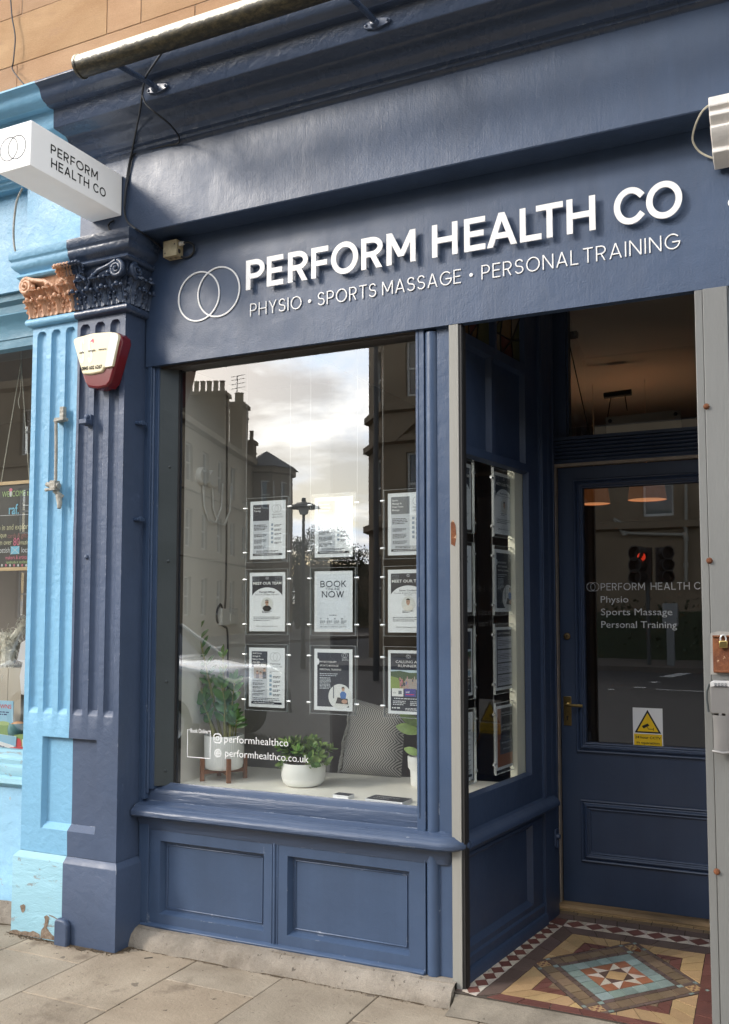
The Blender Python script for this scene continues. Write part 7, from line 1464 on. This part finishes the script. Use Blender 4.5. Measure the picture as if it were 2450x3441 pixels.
wx0, wx1 = behind(2132, 1700, 28, 1.30).x, behind(2238, 1700, 28, 1.30).x
for s in (wx0-P3.x, wx0-P3.x-3.1, wx0-P3.x+3.2, wx0-P3.x+6.4, wx0-P3.x+9.6, wx0-P3.x+13, wx0-P3.x+17, wx0-P3.x+21):
    if s > .2: mainw += [(s, s+wx1-wx0, 4.95, 7.2), (s, s+wx1-wx0, 9.1, 11.1)]
seg(P3, P4, mainw, 'main_wall', (0, 2, 4, 6)); 
bp = [(P0.x, P0.y), (P1.x, P1.y), (P2.x, P2.y), (P3.x, P3.y), (P4.x, P4.y)]
for z, h, o_ in ((12.1, .5, .4), (8.55, .3, .18), (7.45, .28, .22), (4.45, .3, .22)): course(TRB, bp, z, h, o_, M['tend'], side=-1)
mb = MB(); ux = (P2-P1).normalized(); cxp = 1.75
for sgn in (-1, 1): mb.obox(P1+ux*(cxp+sgn*.62)+EZ*8.08+EY*.12, ux*sgn+EZ*-.78*1, EZ*1+ux*sgn*.78, EY, .84, .09, .14)
mb.build('pediment', M['tend'], TRB, smooth=0)
MB().box(P0.x, P4.x, P0.y-9, P0.y-.4, 12.3, 12.6).build('roof', M['slate'], TRB); MB().poly([(P0.x, P0.y, -.2), (P0.x-1.2, P0.y-9, -.2), (P0.x-1.2, P0.y-9, 12.4), (P0.x, P0.y, 12.4)]).build('gable_wall', M['tend'], TRB)
# drain pipes on its ground floor
g2 = 1.30; dpq = lambda px, py: behind(px, py, 2*g2-(P3.y+.12), g2)
kd = 1/2.0733
pp_ = lambda cx, cy: dpq(1850+cx*kd, 1500+cy*kd)
mb = MB()
for line in ([(440, 505), (520, 545), (940, 552)], [(440, 505), (500, 600), (940, 612)], [(942, 250), (942, 950)]): mb.tube([pp_(*q) for q in line], .06, 7)
for q in ((540, 547), (515, 602), (935, 552), (935, 612), (942, 640), (942, 830)): c = pp_(*q); mb.lathe([(.09, -.08), (.09, .08)], c, 8)
mb.build('drain_pipes', M['iron'], TRB)
# --- pavement and road marks across the street
YK = 2*g2-23.0
structure(MB().box(-14.0, 60, -60, YK, -.3, .02).build('far_pavement', M['farpave'])); structure(MB().box(-90, A.x+2.6, -60, -24.0, -.3, .02).build('far_pavement_corner', M['farpave']))
marks = MB()
def mark(a, b, w):
    p, q = [Vector((v.x, 2*g2-v.y, -.120)) for v in (at(*a, Z=-.12), at(*b, Z=-.12))]; d = (q-p).normalized(); s_ = Vector((-d.y, d.x, 0))*w/2; marks.poly([p-s_, q-s_, q+s_, p+s_])
for a, b, w in (((2205, 2317), (2290, 2321), .12), ((2294, 2321), (2372, 2324), .12), ((2130, 2311), (2170, 2311), .2), ((2183, 2293), (2214, 2292), .25), ((2236, 2275), (2318, 2259), .35), ((2042, 2318), (2064, 2318), .2)): mark(a, b, w)
structure(marks.build('road_marking', plain('road_paint', (.55, .55, .53), .7), None, smooth=0))
# --- hedge, trees, street furniture
lf_h = plain('hedge_leaf', (.022, .040, .016), .6, var=.4, vscale=5); lf_t = plain('tree_leaf', (.035, .050, .020), .55, var=.4, vscale=3); bark = plain('bark', (.07, .055, .04), .9, var=.3)
def leafy(mb, c, rx, ry, rz_, n, s, rr):
    for i in range(n):
        while True:
            v = Vector((rr.uniform(-1, 1), rr.uniform(-1, 1), rr.uniform(-1, 1)))
            if .35 < v.length < 1: break
        p = Vector(c)+Vector((v.x*rx, v.y*ry, v.z*rz_)); d = Vector((rr.gauss(0, 1), rr.gauss(0, 1), rr.gauss(0, .7))).normalized(); a = d.orthogonal().normalized(); L = s*rr.uniform(.6, 1.3); b = d.cross(a)*L*.35
        mb.add([p, p+a*L*.5+b, p+a*L, p+a*L*.5-b], [(0, 1, 2, 3)])
rh = random.Random(6); mb = MB()
for i in range(44): leafy(mb, (-12+i*.62, P3.y+2.3+rh.uniform(-.1, .1), 1.0+rh.uniform(-.05, .12)), .55, .55, 1.0, 90, .15, rh)
mb.box(-12.2, 15.4, P3.y+1.95, P3.y+2.6, 0, 1.55, 0); tag(mb.build('hedge', lf_h, None, smooth=0, fix=False), 'dark clipped hedge along the front of the bay windowed tenement', 'hedge')
for i, (px, pyt, Yv, lb) in enumerate(((1000, 1800, 62, 'tree at the end of the side road, left of the street lamp reflection'), (1075, 1768, 66, 'tallest tree at the end of the side road behind the street lamp'), (1120, 1775, 60, 'tree at the end of the side road just right of the street lamp'), (1165, 1830, 58, 'low tree at the end of the side road near the bay windowed tenement'), (930, 1880, 64, 'low tree at the end of the side road beside the corner tenement'))):
    b = behind(px, 2043, Yv); ht = behind(px, pyt, Yv).z; t = empty('street_tree', lb, 'tree', 'trees at the end of the side road'); mb = MB(); mb.tube([(b.x, b.y, -.1), (b.x+.1, b.y, ht*.4), (b.x, b.y, ht*.8)], [.18, .13, .04], 7)
    for q in range(5): a = q*1.3; mb.tube([(b.x+.08, b.y, ht*(.35+.06*q)), (b.x+math.cos(a)*1.3, b.y+math.sin(a)*1.3, ht*(.6+.05*q))], [.07, .02], 5)
    mb.build('trunk', bark, t); mb = MB(); rq = random.Random(50+i)
    for q in range(46): a = rq.uniform(0, 6.28); zf = rq.uniform(.05, .94); r_ = rq.uniform(0, 2.6)*(1.1-zf*.75); leafy(mb, (b.x+math.cos(a)*r_, b.y+math.sin(a)*r_, ht*zf), .8, .8, .6, 130, .17, rq)
    mb.build('crown', lf_t, t, smooth=0, fix=False)
tag(MB().box(-46, -12, -74, -72, -.2, 5.8).build('bush_backdrop', M['tend']), 'added dark block standing for bushes at the end of the side road', 'wall')  # solid block added to keep bright sky out of the reflection
sl_ = empty('street_lamp', 'slim black street lamp with a shallow disc hood reflected between the posters', 'street lamp'); Yl = 20.0; c = behind(1022, 1700, Yl); k5 = (Yl+3.85)/.9/F_PX
zb_ = behind(1022, 1729, Yl).z; zt_ = behind(1022, 1700, Yl).z
mb = MB(); mb.tube([(c.x, c.y, -.1), (c.x, c.y, 1.2), (c.x, c.y, zb_)], [.09, .06, .045], 9); mb.build('lamp_post', M['dark'], sl_)
MB().lathe([(.05, zb_), (.12, zb_+.02), (.17, zt_-.06), (.16, zt_-.04)], (c.x, c.y, 0), 12).build('lantern_glass', plain('frosted_lantern', (.45, .47, .47), .3), sl_); MB().lathe([(.50, zt_-.06), (.46, zt_-.01), (.2, zt_+.10), (.07, zt_+.13), (.06, zt_+.25), (.001, zt_+.26)], (c.x, c.y, 0), 20).build('lantern_hood', M['dark'], sl_)
c = behind(1264, 1600, 17.0); tag(MB().tube([(c.x, c.y, -.1), (c.x, c.y, 8.4)], [.085, .06], 10).build('lamp_column', plain('grey_column_paint', (.06, .063, .065), .5)), 'tall plain grey column standing in front of the bay windowed tenement', 'lamp column')
# traffic signal and cabinet post, seen in the door glass
Yt = 24.0; tq = lambda px, py, d=0: behind(px, py, Yt-d, g2)
tl_ = empty('traffic_light', 'black traffic signal with two heads showing red, reflected in the door glass', 'traffic light'); b = tq(2183, 2235); mb = MB(); mb.tube([(b.x, b.y, -.1), (b.x, b.y, tq(2183, 1840).z)], .06, 9); mb.build('signal_post', M['steelg'], tl_)
def head(px0, px1, pyt, pyb, yaw):
    a, b_ = tq(px0, pyb), tq(px1, pyt); mb = MB(); w = b_.x-a.x; cx_ = (a.x+b_.x)/2; mb.box(a.x, b_.x, a.y-.15, a.y+.12, a.z, b_.z)
    for i in range(3):
        z = b_.z-(b_.z-a.z)*(i+.5)/3; n = Vector((math.sin(yaw), math.cos(yaw), 0)); mb.lathe([(w*.40, 0), (w*.42, .30), (w*.46, .34), (w*.38, .34), (w*.36, .02)], Vector((cx_, a.y+.12, z)), 14, 0, ax=n)
    mb.build('signal_head', M['dark'], tl_, smooth=0); return cx_, a.y+.13, b_.z-(b_.z-a.z)/6, w
hx_ = head(2130, 2188, 1838, 1962, -.5); head(2206, 2256, 1838, 1962, .6)
cxl = tq(2162, 1873); MB().lathe([(.001, .01), (hx_[3]*.26, .0)], (cxl.x, hx_[1]+.22, cxl.z), 14, 0, ax=(-.3, 1, 0)).build('red_lamp', plain('lit_red_lens', (.6, .02, .01), .4, emit=((1, .06, .02), 1.2)), tl_)
cbn = empty('control_box', 'grey cabinet on a stout post beside the traffic signal', 'control box'); a, b = tq(2229, 2105), tq(2277, 2030); MB().box(a.x, b.x, a.y-.12, a.y+.12, a.z, b.z).build('cabinet', plain('cabinet_grey', (.26, .27, .27), .5), cbn, bevel=.02); a, b = tq(2244, 2236), tq(2266, 2106); MB().box(a.x, b.x, a.y-.09, a.y+.09, -.1, b.z).build('cabinet_post', plain('post_grey', (.20, .21, .21), .5), cbn, bevel=.02)
# --- silver car standing in the road: body, glasshouse, wheels, lights
car = empty('silver_car', 'silver estate car at the kerb whose bonnet reflects in the lower left of the window', 'car'); X0, YC_, LC = -11.3, -6.7, 4.35
carp = plain('silver_car_paint', (.38, .39, .40), .2, metal=.6, coat=1.0); cg = plain('car_glass', (.015, .017, .018), .05); tyre = plain('tyre_rubber', (.02, .02, .02), .8)
top_ = [(0, .55), (.02, .95), (.10, 1.02), (.12, 1.48), (.22, 1.56), (.45, 1.55), (.56, 1.45), (.70, 1.02), (.80, .97), (.93, .86), (.985, .72), (1.0, .55)]
def tp(t, T):
    for (a, za), (b, zb) in zip(T, T[1:]):
        if a <= t <= b: u = (t-a)/(b-a) if b > a else 0; return za+(zb-za)*u
belt = [(0, .55), (.02, .90), (.10, .98), (.70, 1.0), (.80, .95), (.93, .85), (.985, .72), (1.0, .55)]
def bodyfn(u, v):
    t = .5-.5*math.cos(math.pi*u); zt = tp(t, belt); hw = .88*(1-.22*max(0, abs(t-.5)*2-.75)/.25*1.0)
    a = -1+2*v; side = max(-1, min(1, a*1.9)); s = math.copysign(abs(side)**.8, side); hgt = min(1, max(0, (1-abs(a))/.47))
    z = .22+(zt-.22)*(hgt**.75 if hgt < 1 else 1)+(.05*(1-(a/.53)**2) if abs(a) < .53 else 0); y = s*hw*(1-.06*(hgt)) if abs(a) >= .53 else a/.53*hw*.93
    return (X0+t*LC, YC_+y, z)
MB().grid(44, 33, bodyfn).build('body', carp, car, smooth=50)
def cabfn(u, v):
    t = .10+.60*u; zt = tp(t, top_)-.02; a = -1+2*v; zb0 = tp(t, belt)-.02; hgt = min(1, (1-abs(a))/.40); y = (.80-.18*hgt)*math.copysign(1, a) if abs(a) >= .6 else a/.6*.62
    return (X0+t*LC, YC_+y, zb0+(zt-zb0)*hgt+(.03*(1-(a/.6)**2) if abs(a) < .6 else 0))
MB().grid(30, 25, cabfn).build('windows', cg, car, smooth=60)
MB().grid(16, 9, lambda u, v: (X0+(.125+.40*u)*LC, YC_+(-1+2*v)*.60, tp(.125+.40*u, top_)+.022*(1-(2*v-1)**2)+.006)).build('roof', carp, car, smooth=60)
mb = MB()
for s in (-1, 1):
    for (t0, t1) in ((.56, .705), (.115, .10)): mb.tube([(X0+t0*LC, YC_+s*.62, tp(t0, top_)), (X0+t1*LC, YC_+s*.80, tp(t1, belt))], .035, 7)
mb.build('roof_pillars', carp, car)
for s in (-1, 1):
    for t in (.19, .80): c = (X0+t*LC, YC_+s*.80, .20); w_ = MB().lathe([(.001, -.1), (.31, -.1), (.33, -.06), (.33, .08), (.30, .1), (.22, .1)], c, 22, 0, ax=(0, s, 0)).build('wheel', tyre, car); MB().lathe([(.22, .095), (.19, .08), (.06, .09), (.001, .10)], c, 16, 0, ax=(0, s, 0)).build('rim', M['steel'], w_)
    MB().lathe([(.001, .03), (.10, .02), (.14, -.04)], (X0+LC*.945, YC_+s*.62, .72), 14, 0, ax=(1, s*.5, .25)).build('headlight', plain('headlight_lens', (.7, .72, .74), .08), car); MB().obox((X0+LC*.655, YC_+s*.98, 1.05), EX, EY, EZ, .06, .10, .07).build('door_mirror', carp, car, bevel=.03)
